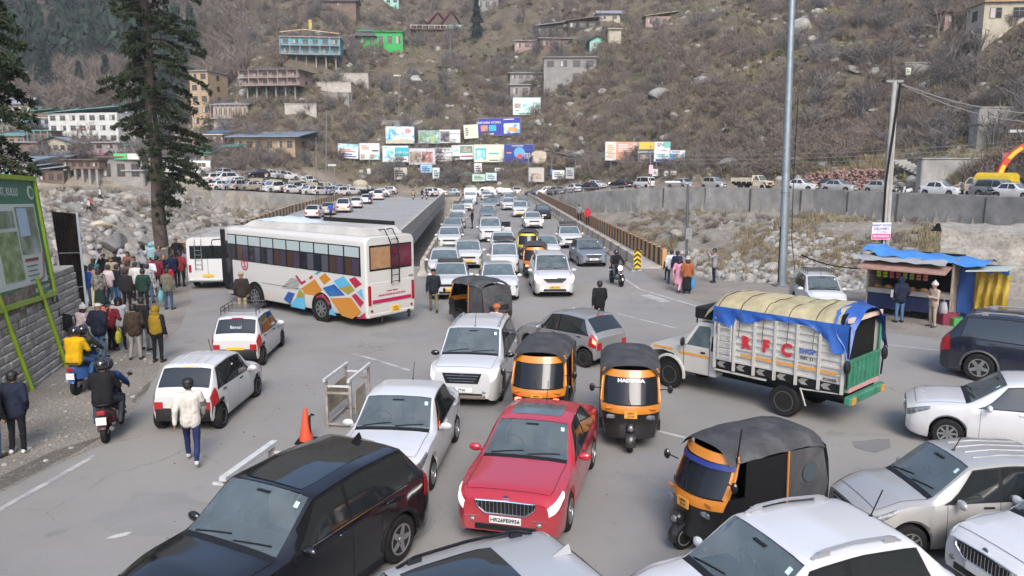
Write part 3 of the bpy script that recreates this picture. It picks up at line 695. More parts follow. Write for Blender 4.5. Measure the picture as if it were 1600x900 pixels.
# litter and pebbles along the left verge
gc = np.array([g2(px,py) for px,py in [(rng.uniform(0,250),0) for _ in range(0)]] or [[0,0]])
def scat_px(n,poly_px,seed):
 rs = np.random.RandomState(seed); P = np.array([g2(*p) for p in poly_px]); lo,hi = P.min(0),P.max(0)
 q = rs.uniform(lo,hi,(n,2)); k = inside(q[:,0],q[:,1],P); return q[k],rs
q,rs = scat_px(900,[(-60,780),(60,726),(150,690),(205,640),(235,580),(245,545),(105,575),(60,612),(-60,690)],3); k = len(q)
s = .012 * (7.0) ** (rs.rand(k) ** 2.2)
mass('verge_pebbles',rok,rs.randint(0,7,k),np.column_stack([q,np.full(k,.008)]),rs.rand(k) * 6.28,np.stack([s,s,s * .6],-1),rockm)
q,rs = scat_px(420,[(200,900),(330,560),(480,545),(700,560),(960,660),(1080,700),(1000,900)],4); k = len(q); s = .006 * 3.5 ** (rs.rand(k) ** 2)
mass('road_grit',rok,rs.randint(0,7,k),np.column_stack([q,np.full(k,.005)]),rs.rand(k) * 6.28,np.stack([s,s,s * .5],-1),mat('grit',(.05,.045,.04),.9))
# big boulders one can point at
def boulder(px,py,Y,size,label,seed,m=None,squash=(1,.8,.75),group=None):
 V,T = t_rock(seed,3); p = hit(px,py + 4); size = size / CAM_F * p.y; me = bpy.data.meshes.new('boulder'); me.from_pydata([tuple(v) for v in V],[],[tuple(t) for t in T]); finish(me,35)
 o = newobj('boulder',me,None,m or rockm); z = tz(p.x,p.y)
 o.location = (p.x,p.y,z + size * squash[2] * .45); o.scale = (size * squash[0],size * squash[1],size * squash[2]); o.rotation_euler = (0,0,rng.uniform(0,6))
 return tag(o,label,'boulder',group)
tanrock = layered('tan_rock',[(.25,(.28,.23,.165)),(.55,(.42,.36,.27)),(.8,(.50,.44,.34))],.8,bump=.5,bscale=4)
darkrock = layered('dark_rock',[(.25,(.10,.098,.092)),(.55,(.19,.185,.175)),(.8,(.27,.262,.25))],.5,bump=.5,bscale=3)
boulder(178,386,0,27,'largest dark grey boulder in the river bed beside the conifer trunk',31,darkrock,(1.35,.9,.72))
boulder(195,386,0,11,'small tan boulder leaning against the largest dark boulder',32,tanrock,(1,.9,.9))
boulder(160,353,0,14,'flat yellowish boulder lying among the grey stones upstream',33,tanrock,(1.4,.8,.6))
boulder(222,378,0,13,'pale grey boulder next to the conifer trunk',34,None,(1,.9,.8))
boulder(206,392,0,11,'whitish boulder just behind the low cream wall',35,None,(1.2,.9,.7))
boulder(1055,368,0,13,'big pale split boulder below the bridge footpath on the river bed',36,None,(1.2,.8,.75))
boulder(1272,428,0,11,'rounded grey boulder behind the white car by the tall steel pole',37,None,(1.1,1,.9))
boulder(1150,398,0,9,'pale boulder on the gravel beside the lamp post',38)
for i,(px,py,sz,lab) in enumerate([(905,245,1.7,'pale rounded boulder between the blue poster and the orange hoarding'),(845,252,2.6,'tan boulder under the dark blue hoarding'),(1030,152,2.0,'dark angular outcrop among the scrub of the middle slope'),
 (1250,50,2.9,'big white boulder high behind the tall steel pole'),(940,147,1.3,'pale boulder above the hoardings below the scrub'),(1185,140,1.3,'light grey boulder lying on the open scree slope'),(1300,100,1.3,'small pale boulder beside the hillside steps'),
 (1140,262,1.5,'grey boulder above the cream truck on the far road'),(1350,178,1.2,'grey boulder in the dry grass above the pole wires'),(652,130,2.2,'slanted grey slab in the grass under the red chalets')]):
 p = hit(px,py); V,T = t_rock(60 + i,3); me = bpy.data.meshes.new('boulder'); me.from_pydata([tuple(v) for v in V],[],[tuple(t) for t in T]); finish(me,35)
 o = newobj('boulder',me,None,tanrock if 'tan' in lab else (rockm if ('pale' in lab or 'white' in lab or 'light' in lab) else hrock)); o.location = p + Vector((0,0,sz * .2)); o.scale = (sz * 1.2,sz * .9,sz * .75); o.rotation_euler = (0,0,i * 1.3); tag(o,lab,'boulder')
# pile of reddish rubble along the far road
q = []
for px in np.linspace(1262,1372,16):
 p = AT(px,278,float(np.interp(px,[1262,1372],[101,94]))); q.append((p.x,p.y))
q = np.array(q); rs = np.random.RandomState(40); k = 1500; c = q[rs.randint(0,16,k)] + rs.normal(size=(k,2)) * np.array([.9,1.0]); dd = np.hypot(*(c - q[np.argmin(((c[:,None] - q[None]) ** 2).sum(-1),1)]).T)
z = np.array(terrain(c[:,0],c[:,1])); s = rs.uniform(.1,.3,k)
mass('red_rubble_heap',rok,rs.randint(0,7,k),np.column_stack([c,z + rs.rand(k) * np.maximum(.05,1.9 - dd * 1.0)]),rs.rand(k) * 6.28,np.stack([s,s,s * .8],-1),layered('red_rubble',[(.3,(.17,.10,.085)),(.6,(.27,.17,.145)),(.8,(.34,.26,.23))],.9,bump=.3))

# ================================================================ trees
bark = layered('conifer_bark',[(.3,(.045,.036,.03)),(.55,(.085,.068,.056)),(.8,(.13,.108,.092))],3.0,bump=.8,bscale=9)
needle = layered('deodar_needles',[(.3,(.013,.022,.011)),(.5,(.028,.042,.020)),(.7,(.052,.062,.028)),(.85,(.085,.085,.038))],1.1,bump=0,rough=.75)
needle2 = layered('far_conifer_needles',[(.3,(.012,.024,.018)),(.55,(.024,.040,.028)),(.8,(.042,.058,.036))],.25,bump=0,rough=.8)
def tufts(name,pts,dirs,sizes,m,parent,seed,nb=9,w=.05):
 rs = np.random.RandomState(seed); k = len(pts); pts = np.array(pts); dirs = np.array(dirs); sizes = np.array(sizes)
 d = rs.normal(size=(k,nb,3)) * .75 + dirs[:,None,:] * .9; d[...,2] -= .12; d /= np.linalg.norm(d,axis=-1,keepdims=True)
 L = sizes[:,None] * rs.uniform(.6,1.15,(k,nb)); tip = pts[:,None] + d * L[...,None]
 s = np.cross(d,rs.normal(size=(k,nb,3))); s /= np.linalg.norm(s,axis=-1,keepdims=True); s *= (w * sizes[:,None,None] / .3)
 mid = pts[:,None] + d * L[...,None] * .45
 V = np.stack([pts[:,None] + d * 0,mid - s,tip,mid + s],2).reshape(-1,3); n = k * nb
 F = np.arange(n * 4).reshape(n,4); F = np.vstack([F[:,[0,1,2]],F[:,[0,2,3]]])
 me = bpy.data.meshes.new(name); me.from_pydata(V.tolist(),[],F.tolist()); me.update(); return newobj(name,me,parent,m)
def big_conifer(base,lean,htop,r0,lfun,zlo,label,seed,nbr,name='conifer_tree',tsize=.34,per=5.0,off=0.0,sub=True):
 rs = np.random.RandomState(seed); t = thing(name,base,0,label,'tree'); lean = np.array(lean)
 ax = lambda z: np.array([lean[0] * z,lean[1] * z,z])
 o = MB(); zz = np.linspace(-1.0,htop,22); o.tube([ax(z) + np.array([.05 * math.sin(z * .9),.04 * math.cos(z * .7),0]) for z in zz],r0 * 1.15,12,r0 * .25); o.build('trunk',bark,t,60)
 br = MB(); P = []; Dd = []; S = []
 for i in range(nbr):
  z = zlo + (htop - zlo) * ((i + rs.rand()) / nbr); az = rs.rand() * 6.283; Lb = lfun(az,z) * rs.uniform(.7,1.12)
  if Lb < .35: continue
  a = np.array([math.cos(az),math.sin(az),0]); p0 = ax(z); droop = rs.uniform(.12,.42); up = rs.uniform(-.05,.25)
  pts = []
  for q in np.linspace(0,1,7):
   pts.append(p0 + a * Lb * q + np.array([0,0,Lb * (up * q - (droop + up) * q * q)]) + rs.normal(size=3) * .03 * q * Lb)
  br.tube(pts,.018 + .017 * Lb,5,.008)
  n = int(per * Lb * 2.0)
  for j in range(n):
   q = .22 + .78 * rs.rand() ** .8; f = q * 6; i0 = min(int(f),5); p = pts[i0] + (pts[i0 + 1] - pts[i0]) * (f - i0)
   side = np.cross(a,[0,0,1]) * rs.choice([-1,1]); w_ = rs.rand() ** .8 * (.18 + .26 * Lb * (1.08 - q))
   p2 = p + side * w_ + np.array([0,0,-.10 * w_ - rs.rand() * .16]); P.append(p2); Dd.append(side * .7 + a * .6 + np.array([0,0,-.25])); S.append(tsize * rs.uniform(.7,1.2))
   if w_ > .25 and rs.rand() < .35: br.tube([p,(p + p2) / 2 + np.array([0,0,.02]),p2],.012,3,.005)
 if sub: br.build('limbs',bark,t)
 tufts('crown',P,Dd,S,needle,t,seed); return t
def L_hero(az,z):
 r = np.interp(z,[0,4,6,7.2,8.6,10,12,14,16,18,20,23,26],[0,0,1.2,2.2,3.9,3.8,3.0,3.6,4.2,4.0,3.4,2.2,.6])
 l = np.interp(z,[0,9.8,10.4,11.5,12.6,13.8,15,16.5,18,20,23,26],[.1,.1,2.0,2.2,2.0,2.8,1.4,1.5,1.9,2.0,1.5,.4])
 k = (math.cos(az) + 1) / 2; return l + (r - l) * sstep(.3,.75,k)
zb_ = -2.4; hb = AT(253,395,50); big_conifer((hb.x,50,zb_),(.002,0),27,.43,L_hero,4.6,'tall dark conifer with bare lower trunk standing behind the crowd by the boulders',3,190,tsize=.25,per=9)
def L_edge(az,z):
 return np.interp(z,[0,4,7,10,14,17,22],[.4,.5,.9,2.4,2.5,2.0,.6])
eb = AT(-44,300,30); big_conifer((eb.x,30,tz(eb.x,30)),(0,0),19,.3,L_edge,4.2,'dark drooping conifer whose branch tips hang over the green forest billboard',8,150,tsize=.24,per=9)
def small_conifer(h,r,seed,dens=1.0):
 rs = np.random.RandomState(seed); P = []; D_ = []; S = []
 n = int(900 * dens)
 for i in range(n):
  z = h * (.06 + .92 * (i / n)); rad = r * (1 - z / h) ** .8 * (.78 + .25 * math.sin(z * 9 / h * 3.1)); az = rs.rand() * 6.283; q = rs.uniform(.35,1) * rad
  a = np.array([math.cos(az),math.sin(az),0]); P.append(a * q + np.array([0,0,z - q * .28])); D_.append(a + np.array([0,0,-.35])); S.append(h * .042 * rs.uniform(.7,1.3))
 t = thing('conifer_tree'); o = MB(); o.cyl((0,0,-.6),(0,0,h * .9),h * .016,h * .004,7); o.build('trunk',bark,t,60)
 tufts('crown',P,D_,S,needle2,t,seed,6,.045); return t
conif = [small_conifer(10,2.6,50 + i) for i in range(3)]
def place_tree(i,protos,used,pos,s,rz,label,group,cat='tree',sz=1.0):
 k = i % len(protos)
 t = protos[k] if k not in used else copy_tree(protos[k]); used.add(k); t.location = pos; t.scale = (s,s,s * sz); t.rotation_euler = (0,0,rz); tag(t,label,cat,group); return t
used = set(); G1 = 'dark conifers of the far wooded slope'
for i,(px,py,s) in enumerate([(75,172,1.9),(128,168,1.35),(100,120,2.2),(150,130,1.9),(60,95,2.2),(170,165,1.5),(185,92,2.2),(20,120,2.0),(150,60,2.5),(110,60,2.5),(30,60,2.5),(205,40,2.6),(745,60,1.15),(88,20,2.8),(175,12,2.8)]):
 lab = {0: 'broad dark conifer rising behind the green tin roofs',1: 'small pointed conifer left of the terrace with the green pagoda roof',12: 'lone ragged conifer beside the red roofed chalets'}.get(i,'hazy dark conifer on the wooded slope above the village')
 place_tree(i,conif,used,hit(px,py) - Vector((0,0,.4)),s * (1.0 if i != 12 else 1),i * 1.7,lab,G1 if 'hazy' in lab else None)
# leafless trees
def bare_tree(seed,h=6.0):
 rs = np.random.RandomState(seed); t = thing('leafless_tree'); tr = MB(); V = []; T = []
 def grow(p,d,L,r,lev):
  q = p + d * L
  if lev <= 2: tr.cyl(p,q,r,r * .72,5,False)
  else: blade(V,T,p,q,max(r * 2.2,.05),rs); blade(V,T,p,q,max(r * 2.2,.05),rs)
  if lev >= 5: return
  for k in range(3 if lev else 4):
   f = rs.uniform(.45,1.0) if k else 1.0; nd = d + rs.normal(size=3) * (.48 if k else .22); nd[2] += .18; nd /= np.linalg.norm(nd)
   grow(p + d * L * f,nd,L * rs.uniform(.6,.82),r * .62,lev + 1)
 grow(np.array([0,0,-.3]),np.array([0,0,1.0]),h * .28,h * .018,0)
 tr.build('trunk',twig,t); me = bpy.data.meshes.new('crown'); me.from_pydata([tuple(v) for v in V],[],T); newobj('crown',me,t,twig); return t
bares = [bare_tree(100 + i) for i in range(4)]
used = set(); G2 = 'leafless trees scattered over the brown slope'
bt = [(432,55,1.5),(385,88,1.4),(470,140,.9),(620,40,1.3),(520,45,1.2),(820,40,1.5),(875,35,1.6),(950,25,1.5),(1040,70,1.2),(1120,90,1.1),(1465,60,1.7),(1485,115,1.5),(1510,55,1.3),(1330,40,1.3),(1395,40,1.2),(700,45,1.2),(780,70,1.0),(840,130,.9),(960,110,1.0),(1010,120,1.0),
  (1200,130,1.0),(1150,60,1.2),(560,170,.7),(350,70,1.6),(405,30,1.7),(120,95,1.7),(90,70,1.8),(160,105,1.6),(205,130,1.5),(45,130,1.5),(140,238,1.4),(125,262,1.2),(232,262,1.2),(215,245,1.0),(1100,120,1.1),(680,190,.8),(1260,215,.9),(1440,215,1.3),(575,60,1.2),(330,140,1.2)]
for i,(px,py,s) in enumerate(bt):
 lab = {10: 'tall leafless tree below the grey house at the top of the slope',11: 'dark leafless tree growing out of the hillside terrace wall',30: 'bare grey tree in front of the white hillside building',37: 'straggly leafless tree beside the far road stairs'}.get(i,'bare grey leafless tree in the hillside scrub')
 place_tree(i,bares,used,hit(px,py),s * .95,i * 2.1,lab,G2 if lab.startswith('bare grey leafless') else None)
# far wooded slope that reads as one mass
P,rs = scat_hill(3300,70,900,200,900,70,rmin=-.8,rmax=-.22,ypow=.8); P = P[(P[:,0] / P[:,1] < -.385) | ((P[:,0] / P[:,1] < -.33) & (rs.rand(len(P)) < .25))]
def t_con(seed):
 rs = np.random.RandomState(seed); V = []; T = []
 for i in range(60):
  z = .1 + .88 * i / 60; r = .26 * (1 - z) ** .85; az = rs.rand() * 6.28; a = np.array([math.cos(az),math.sin(az),0]); b = a * r * .3 + np.array([0,0,z + .05]); tp = a * r * 1.15 + np.array([0,0,z - .07]); blade(V,T,b,tp,.13,rs)
 return np.array(V),np.array(T)
tc_ = [t_con(i) for i in range(3)]; dec = [t_shrub(30 + i,40,.02,.45,4) for i in range(3)]
k = len(P); con = (fbm(P[:,0] / 60,P[:,1] / 60,8,3) > .05) & (P[:,0] / P[:,1] < -.40 + .06 * fbm(P[:,0] / 25,P[:,1] / 25,3)); pick = np.where(con,rs.randint(0,3,k),3 + rs.randint(0,3,k)); s = np.where(con,rs.uniform(9,22,k),rs.uniform(6,12,k))
mass('far_forest',tc_ + dec,pick,P,rs.rand(k) * 6.28,np.stack([s,s,s],-1),[needle2,twig],midx=[0,0,0,1,1,1])
# ================================================================ cars
WHITE = mat('white_car_paint',(.53,.53,.525),.28,coat=.6,dust=.45)
PEARL = mat('pearl_white_paint',(.51,.515,.52),.25,coat=.7,dust=.3)
PSIL = mat('pale_silver_paint',(.40,.41,.42),.28,.2,coat=.6,dust=.25)
SILV = mat('silver_car_paint',(.38,.375,.36),.3,.35,coat=.6,dust=.4)
GREY = mat('grey_car_paint',(.27,.265,.265),.3,.4,coat=.6,dust=.3)
BLUEG = mat('blue_grey_paint',(.21,.245,.28),.28,.45,coat=.7,dust=.25)
RED = mat('red_car_paint',(.42,.018,.035),.24,.15,coat=.8,dust=.22)
BLACKP = mat('black_car_paint',(.006,.006,.008),.12,coat=.5,dust=.03)
NAVY = mat('dark_blue_paint',(.008,.011,.022),.18,coat=.5,dust=.07)
MAROON = mat('maroon_paint',(.16,.02,.02),.28,coat=.7,dust=.3)
GOLD = mat('champagne_paint',(.42,.37,.30),.3,.3,coat=.6,dust=.4)
GLASS = mat('windscreen_glass',(.11,.145,.155),.04,ior=1.75,var=.5,vs=1.6)  # bluish base colour stands in for the sky mirrored in the glass
GLASSC = mat('sky_toned_windscreen',(.13,.165,.175),.03,ior=1.75,var=.4,vs=1.6,alpha=.66); LAMPS = mat('softly_lit_headlamp',(.7,.7,.68),.1,coat=1,emit=(1,.96,.88),es=.22); DASH = mat('dashboard_grey',(.05,.05,.052),.7); SEATC = mat('seat_beige',(.30,.26,.21),.8)  # half-opaque windscreen, its bluish base again painting in the reflected sky
GLASSD = mat('dark_window_glass',(.014,.017,.018),.04,ior=1.7)
BLKPL = mat('black_plastic',(.012,.012,.013),.5,spec=.25)
GRILL = mat('grille_black',(.012,.012,.013),.35)
CHR = mat('chrome',(.72,.72,.72),.12,1.0)
RUB = mat('tyre_rubber',(.022,.021,.02),.85,var=.3,vs=6)
RIMM = mat('alloy_rim',(.36,.36,.365),.35,.8)
STEELW = mat('steel_wheel',(.09,.09,.09),.5,.5)
LAMP = mat('headlamp_glass',(.30,.31,.32),.08,.4,coat=.6,var=.7,vs=14)
LAMPON = mat('lit_headlamp',(1,.93,.8),.2,emit=(1,.86,.62),es=9.0)
DRL = mat('lit_daylight_strip',(1,1,1),.2,emit=(1,.97,.9),es=3.0)
AMBER = mat('lit_amber_lamp',(1,.4,.05),.2,emit=(1,.42,.08),es=4.0)
TAIL = mat('red_tail_lamp',(.30,.012,.015),.12,coat=1.0)
TAILON = mat('lit_tail_lamp',(.8,.05,.03),.2,emit=(1,.10,.05),es=4.0)
PLW = mat('white_plate',(.68,.67,.64),.5); PLY = mat('yellow_plate',(.66,.38,.03),.5); INK = mat('plate_ink',(.02,.02,.02),.6)
RACKM = mat('rack_black',(.03,.03,.032),.5)
STICK = mat('sticker_pale',(.45,.60,.62),.5)
UNDER = mat('underbody',(.012,.012,.012),.9)

def smi(keys,s,d=.05):
 xs = [k[0] for k in keys]; ys = [k[1] for k in keys]
 return sum(w * np.interp(s + o * d,xs,ys) for o,w in ((-1,.2),(-.5,.2),(0,.2),(.5,.2),(1,.2)))
class Car:
 def __init__(c,L,W,H,fo,wb,hood,belt,nose,swb,srf,srr,sbb,boot,tyre=.30,roofw=.76,sill=.205,tail=None,shut=.0,noser=.74,tailr=.84,hoodr=.84):
  c.__dict__.update(locals()); del c.__dict__['c']
  c.hw = W / 2; c.ax = (fo,fo + wb); c.ar = tyre + .055
  tl = tail if tail else boot - .22
  c.kt = [(0,nose),(.05,nose + .05),(.25,nose + .13),(.55 * swb,hood - .035),(swb,hood),(srf,H - .055),(.35 * srf + .65 * srr - .3,H),(srr,H - .045),(sbb,boot),(L - .035,boot - .03),(L,tl)]
  c.ks = [(0,nose - .10),(.18,nose - .0),(.6 * swb,hood - .10),(swb,belt - .03),(sbb - .45,belt + .03),(L - .12,min(belt + .01,boot - .07)),(L,tl - .08)]
  c.kp = [(0,noser),(.05,noser + .09),(.16,.925),(.42,.985),(.9,1),(L - .75,1),(L - .25,.965),(L - .08,(tailr + .965) / 2),(L,tailr)]
  c.kr = [(0,noser - .06),(.25,hoodr - .02),(swb * .8,hoodr),(swb + .02,.87),(srf,roofw + .02),((srf + srr) / 2,roofw),(srr,roofw - .02),(sbb,roofw + .06 if sbb > L - .3 else .84),(L - .1,.80),(L,tailr - .06)]
  c.kb = [(0,sill + .10),(.06,sill + .02),(.3,sill - .04),(L - .3,sill),(L - .05,sill + .06),(L,sill + .14)]
 def ring(c,s):
  hw = c.hw * float(smi(c.kp,s,.03)); zt = float(smi(c.kt,s,.06)); zs = min(float(smi(c.ks,s,.08)),zt - .022)
  wt = c.hw * float(smi(c.kr,s,.08)); wt = min(wt,hw * .955); zb = float(smi(c.kb,s,.03)); zsill = zb
  for a in c.ax:
   d = abs(s - a)
   if d < c.ar: zb = max(zb,c.tyre + math.sqrt(c.ar ** 2 - d * d))
  crown = .055 if zt > c.hood + .1 else .04
  ze = max(zs + .012,zt - crown)
  zm = max(zsill + (zs - zsill) * .52,zb + .05); ws = hw * .965
  zm = min(zm,zs - .04)
  p = [(hw * .93,zb),(hw * .985,min(zb + .07,zm - .01)),(hw,zm),(hw * .992,zm + (zs - zm) * .6),(ws,zs)]
  for k in (.33,.67): p.append((ws + (wt - ws) * k + .018 * (zt - zs),zs + (ze - zs) * k))
  p.append((wt,ze - .0)); p.append((wt - .05,ze + (zt - ze) * .42)); p.append((wt * .62,zt - (zt - ze) * .18)); p.append((0,zt))
  return p            # 11 points, 0 bottom .. 10 centre top
 def P(c,s,t,sd):
  r = c.ring(s); t = max(0,min(9.9999,t)); i = int(t); f = t - i
  return Vector((c.L / 2 - s,sd * (r[i][0] * (1 - f) + r[i + 1][0] * f),r[i][1] * (1 - f) + r[i + 1][1] * f))
 def top(c,s,yf):
  r = c.ring(s); y = abs(yf) * r[7][0]; sd = 1 if yf >= 0 else -1; pts = r[7:]
  for i in range(3):
   if pts[i + 1][0] <= y <= pts[i][0] + 1e-9:
    f = (pts[i][0] - y) / max(1e-6,pts[i][0] - pts[i + 1][0]); return Vector((c.L / 2 - s,sd * y,pts[i][1] + (pts[i + 1][1] - pts[i][1]) * f))
  return Vector((c.L / 2 - s,sd * y,pts[-1][1]))
 def shell(c):
  S = set(np.round(np.linspace(0,c.L,44),3)) | {0.02,.05,.1,c.L - .02,c.L - .06} | {c.swb,c.srf,c.srr,c.sbb}
  for a in c.ax: S |= set(np.round(a + c.ar * np.sin(np.linspace(-1.57,1.57,13)),3)) | {a - c.ar - .004,a + c.ar + .004}
  S = sorted(S); S = [s for i,s in enumerate(S) if i == 0 or s - S[i - 1] > .0035]
  o = MB(); vs = []; n = 21
  for s in S:
   r = c.ring(s); x = c.L / 2 - s
   vs += [(x,y,z) for y,z in r] + [(x,-y,z) for y,z in r[-2::-1]]
  fs = [(i * n + j,i * n + j + 1,(i + 1) * n + j + 1,(i + 1) * n + j) for i in range(len(S) - 1) for j in range(n - 1)]
  if c.openw: fs = [f for i in range(len(S) - 1) for j,f in enumerate(fs[i * (n - 1):(i + 1) * (n - 1)]) if not (S[i] >= c.swb - 1e-6 and S[i + 1] <= c.srf + 1e-6 and 8 <= j <= 11)]
  m = (len(S) - 1) * n; fs += [tuple(range(n - 1,-1,-1)),tuple(m + j for j in range(n))]
  return o.add(vs,[f[::-1] for f in fs])
 def patch(c,o,f,nu,nv,off):
  """f(u, v) -> point on the shell; the patch stands off outward"""
  pts = []; e = .01
  for i in range(nu):
   for j in range(nv):
    u,v = i / (nu - 1),j / (nv - 1); p = f(u,v)
    a = f(min(u + e,1),v) - f(max(u - e,0),v); b = f(u,min(v + e,1)) - f(u,max(v - e,0)); n = a.cross(b)
    if n.length < 1e-9: n = Vector((0,0,1))
    n.normalize()
    q = p - Vector((p.x * .6,0,.55))
    if n.dot(q) < 0: n = -n
    pts.append(tuple(p + n * off))
  fs = [(i * nv + j,i * nv + j + 1,(i + 1) * nv + j + 1,(i + 1) * nv + j) for i in range(nu - 1) for j in range(nv - 1)]
  # face outward
  a,b,d = (Vector(pts[k]) for k in (fs[len(fs) // 2][0],fs[len(fs) // 2][1],fs[len(fs) // 2][3]))
  nn = (b - a).cross(d - a); q = a - Vector((a.x * .6,0,.55))
  if nn.dot(q) < 0: fs = [x[::-1] for x in fs]
  return o.add(pts,fs)
 def screen(c,front=True):
  o = MB()
  if front:
   a,b = c.swb + .03,c.srf - .015
   f = lambda u,v: c.top(a + (b - a) * u - .0,(v * 2 - 1) * (.955 - .02 * u))
  else:
   a,b = c.srr + .04,c.sbb - .02
   f = lambda u,v: c.top(a + (b - a) * u,(v * 2 - 1) * .93)
  return c.patch(o,f,8,11,.006)
 def sidewin(c,sd,k,off=.006,tl=4.18,th=6.72):
  """k: 'f' front, 'r' rear, 'all' backing strip"""
  a0 = c.swb + .16; dA = (c.srf - c.swb) * .86; B = c.bp
  rx = (c.srr if c.sbb > c.L - .35 else c.srr + .10)
  def edge(t,which):
   q = (t - 4) / 3
   if which == 'A': return a0 + dA * q
   if which == 'B0': return B - .035 + .02 * q
   if which == 'B1': return B + .035 + .02 * q
   if which == 'C': return rx + c.cslant * (1 - q) - .06
  e0,e1 = {'f': ('A','B0'),'r': ('B1','C'),'all': ('A','C')}[k]
  ex = 0.0 if k != 'all' else .03
  def f(u,v):
   t = tl + (th - tl) * v; s0,s1 = edge(t,e0) - ex,edge(t,e1) + ex
   return c.P(s0 + (s1 - s0) * u,t,sd)
  return c.patch(MB(),f,9,5,off)

def wheel_mesh(r,w,kind):
 o = MB(); o.lathe([(r * .60,-w / 2 + .01),(r * .90,-w / 2),(r * .985,-w * .36),(r,-w * .2),(r,w * .2),(r * .985,w * .36),(r * .90,w / 2),(r * .60,w / 2 - .01)],(0,0,0),'y',26)
 t = o.mesh('wheel',40); q = MB(); y = w / 2 - .012
 q.lathe([(r * .64,y - .03),(r * .64,y + .012),(r * .575,y + .012),(r * .555,y - .045)],(0,0,0),'y',26,True)
 q.lathe([(r * .56,y - .05),(.0001,y - .05)],(0,0,0),'y',18,True); dk = len(q.f)
 if kind == 'steel':
  q.lathe([(r * .52,y - .035),(r * .4,y - .005),(r * .22,y - .02),(.0001,y - .018)],(0,0,0),'y',18,True)
 else:
  n = {'alloy5': 5,'alloy8': 8}[kind]
  for k in range(n):
   a = 2 * math.pi * k / n; c_,s_ = math.cos(a),math.sin(a); wi = r * (.16 if n == 5 else .10)
   vs = []
   for rad,ww in ((r * .08,wi * .9),(r * .57,wi * .62)):
    for sg in (-1,1):
     for yy in (y - .03,y + .004): vs.append((rad * c_ - sg * ww * s_,yy,rad * s_ + sg * ww * c_))
   q.add(vs,[(1,3,7,5),(0,1,5,4),(2,6,7,3),(4,5,7,6),(0,2,3,1)])
  q.lathe([(r * .15,y - .01),(r * .13,y + .012),(.0001,y + .012)],(0,0,0),'y',12,True)
 m = q.mesh('rim',35); return t,m
_wm = {}
def add_wheel(par,x,y,r,w,kind,rimmat,out=1,steer=0.0,name='wheel',cap=True):
 k = (r,w,kind)
 if k not in _wm:
  _wm[k] = wheel_mesh(r,w,kind); _wm[k][0].materials.append(RUB)
 t,m = _wm[k]; o = newobj(name,t,par); o.location = (x,y,r); o.rotation_euler = (0,rng.uniform(0,1.2),(0 if out > 0 else math.pi) + steer)
 kk = (k,rimmat.name)
 if kk not in _wm: _wm[kk] = m.copy(); _wm[kk].materials.append(rimmat)
 newobj('rim',_wm[kk],o); return o

SPEC = dict(
 alto=dict(g=(3.43,1.49,1.50,.66,2.36,.96,.90,.68,.98,1.56,2.98,3.34,1.0),tyre=.275,roofw=.77,bp=1.98,cs=.22),
 hatch=dict(g=(3.85,1.70,1.51,.76,2.45,.98,.92,.76,1.10,1.72,3.10,3.70,1.00),tyre=.295,roofw=.76,bp=2.20,cs=.22),
 eon=dict(g=(3.50,1.55,1.52,.68,2.38,.97,.93,.67,.96,1.62,2.98,3.42,1.06),tyre=.28,roofw=.76,bp=2.02,cs=.30),
 wagon=dict(g=(3.66,1.58,1.67,.70,2.43,1.02,.97,.72,.98,1.50,3.12,3.52,1.02),tyre=.29,roofw=.80,bp=2.06,cs=.12),
 sedan=dict(g=(4.00,1.72,1.51,.78,2.45,.99,.93,.76,1.14,1.78,2.90,3.44,1.06),tyre=.30,roofw=.75,bp=2.26,cs=.22),
 saloon=dict(g=(4.54,1.75,1.49,.90,2.65,1.0,.94,.80,1.32,2.02,3.22,3.98,1.05),tyre=.325,roofw=.73,bp=2.52,cs=.34),
 xl6=dict(g=(4.45,1.78,1.73,.86,2.74,1.12,1.00,.92,1.10,1.76,3.70,4.26,1.10),tyre=.32,roofw=.77,bp=2.34,cs=.22),
 innova=dict(g=(4.73,1.83,1.80,.90,2.75,1.14,1.04,.92,1.10,1.84,3.95,4.55,1.14),tyre=.34,roofw=.76,bp=2.44,cs=.22),
 suv=dict(g=(4.60,1.89,1.72,.92,2.74,1.13,1.10,.86,1.32,2.05,3.98,4.46,1.16),tyre=.365,roofw=.76,bp=2.58,cs=.25),
 scorp=dict(g=(4.66,1.92,1.86,.92,2.75,1.20,1.13,.88,1.30,1.90,4.10,4.52,1.20),tyre=.385,roofw=.79,bp=2.56,cs=.14),
 cross=dict(g=(3.99,1.76,1.60,.80,2.50,1.03,.99,.76,1.08,1.72,3.28,3.84,1.06),tyre=.32,roofw=.77,bp=2.22,cs=.22),
 van=dict(g=(3.68,1.48,1.80,.62,2.35,1.02,.97,.74,.55,1.05,3.40,3.58,1.05),tyre=.28,roofw=.84,bp=1.72,cs=.08),
)
_proto = {}
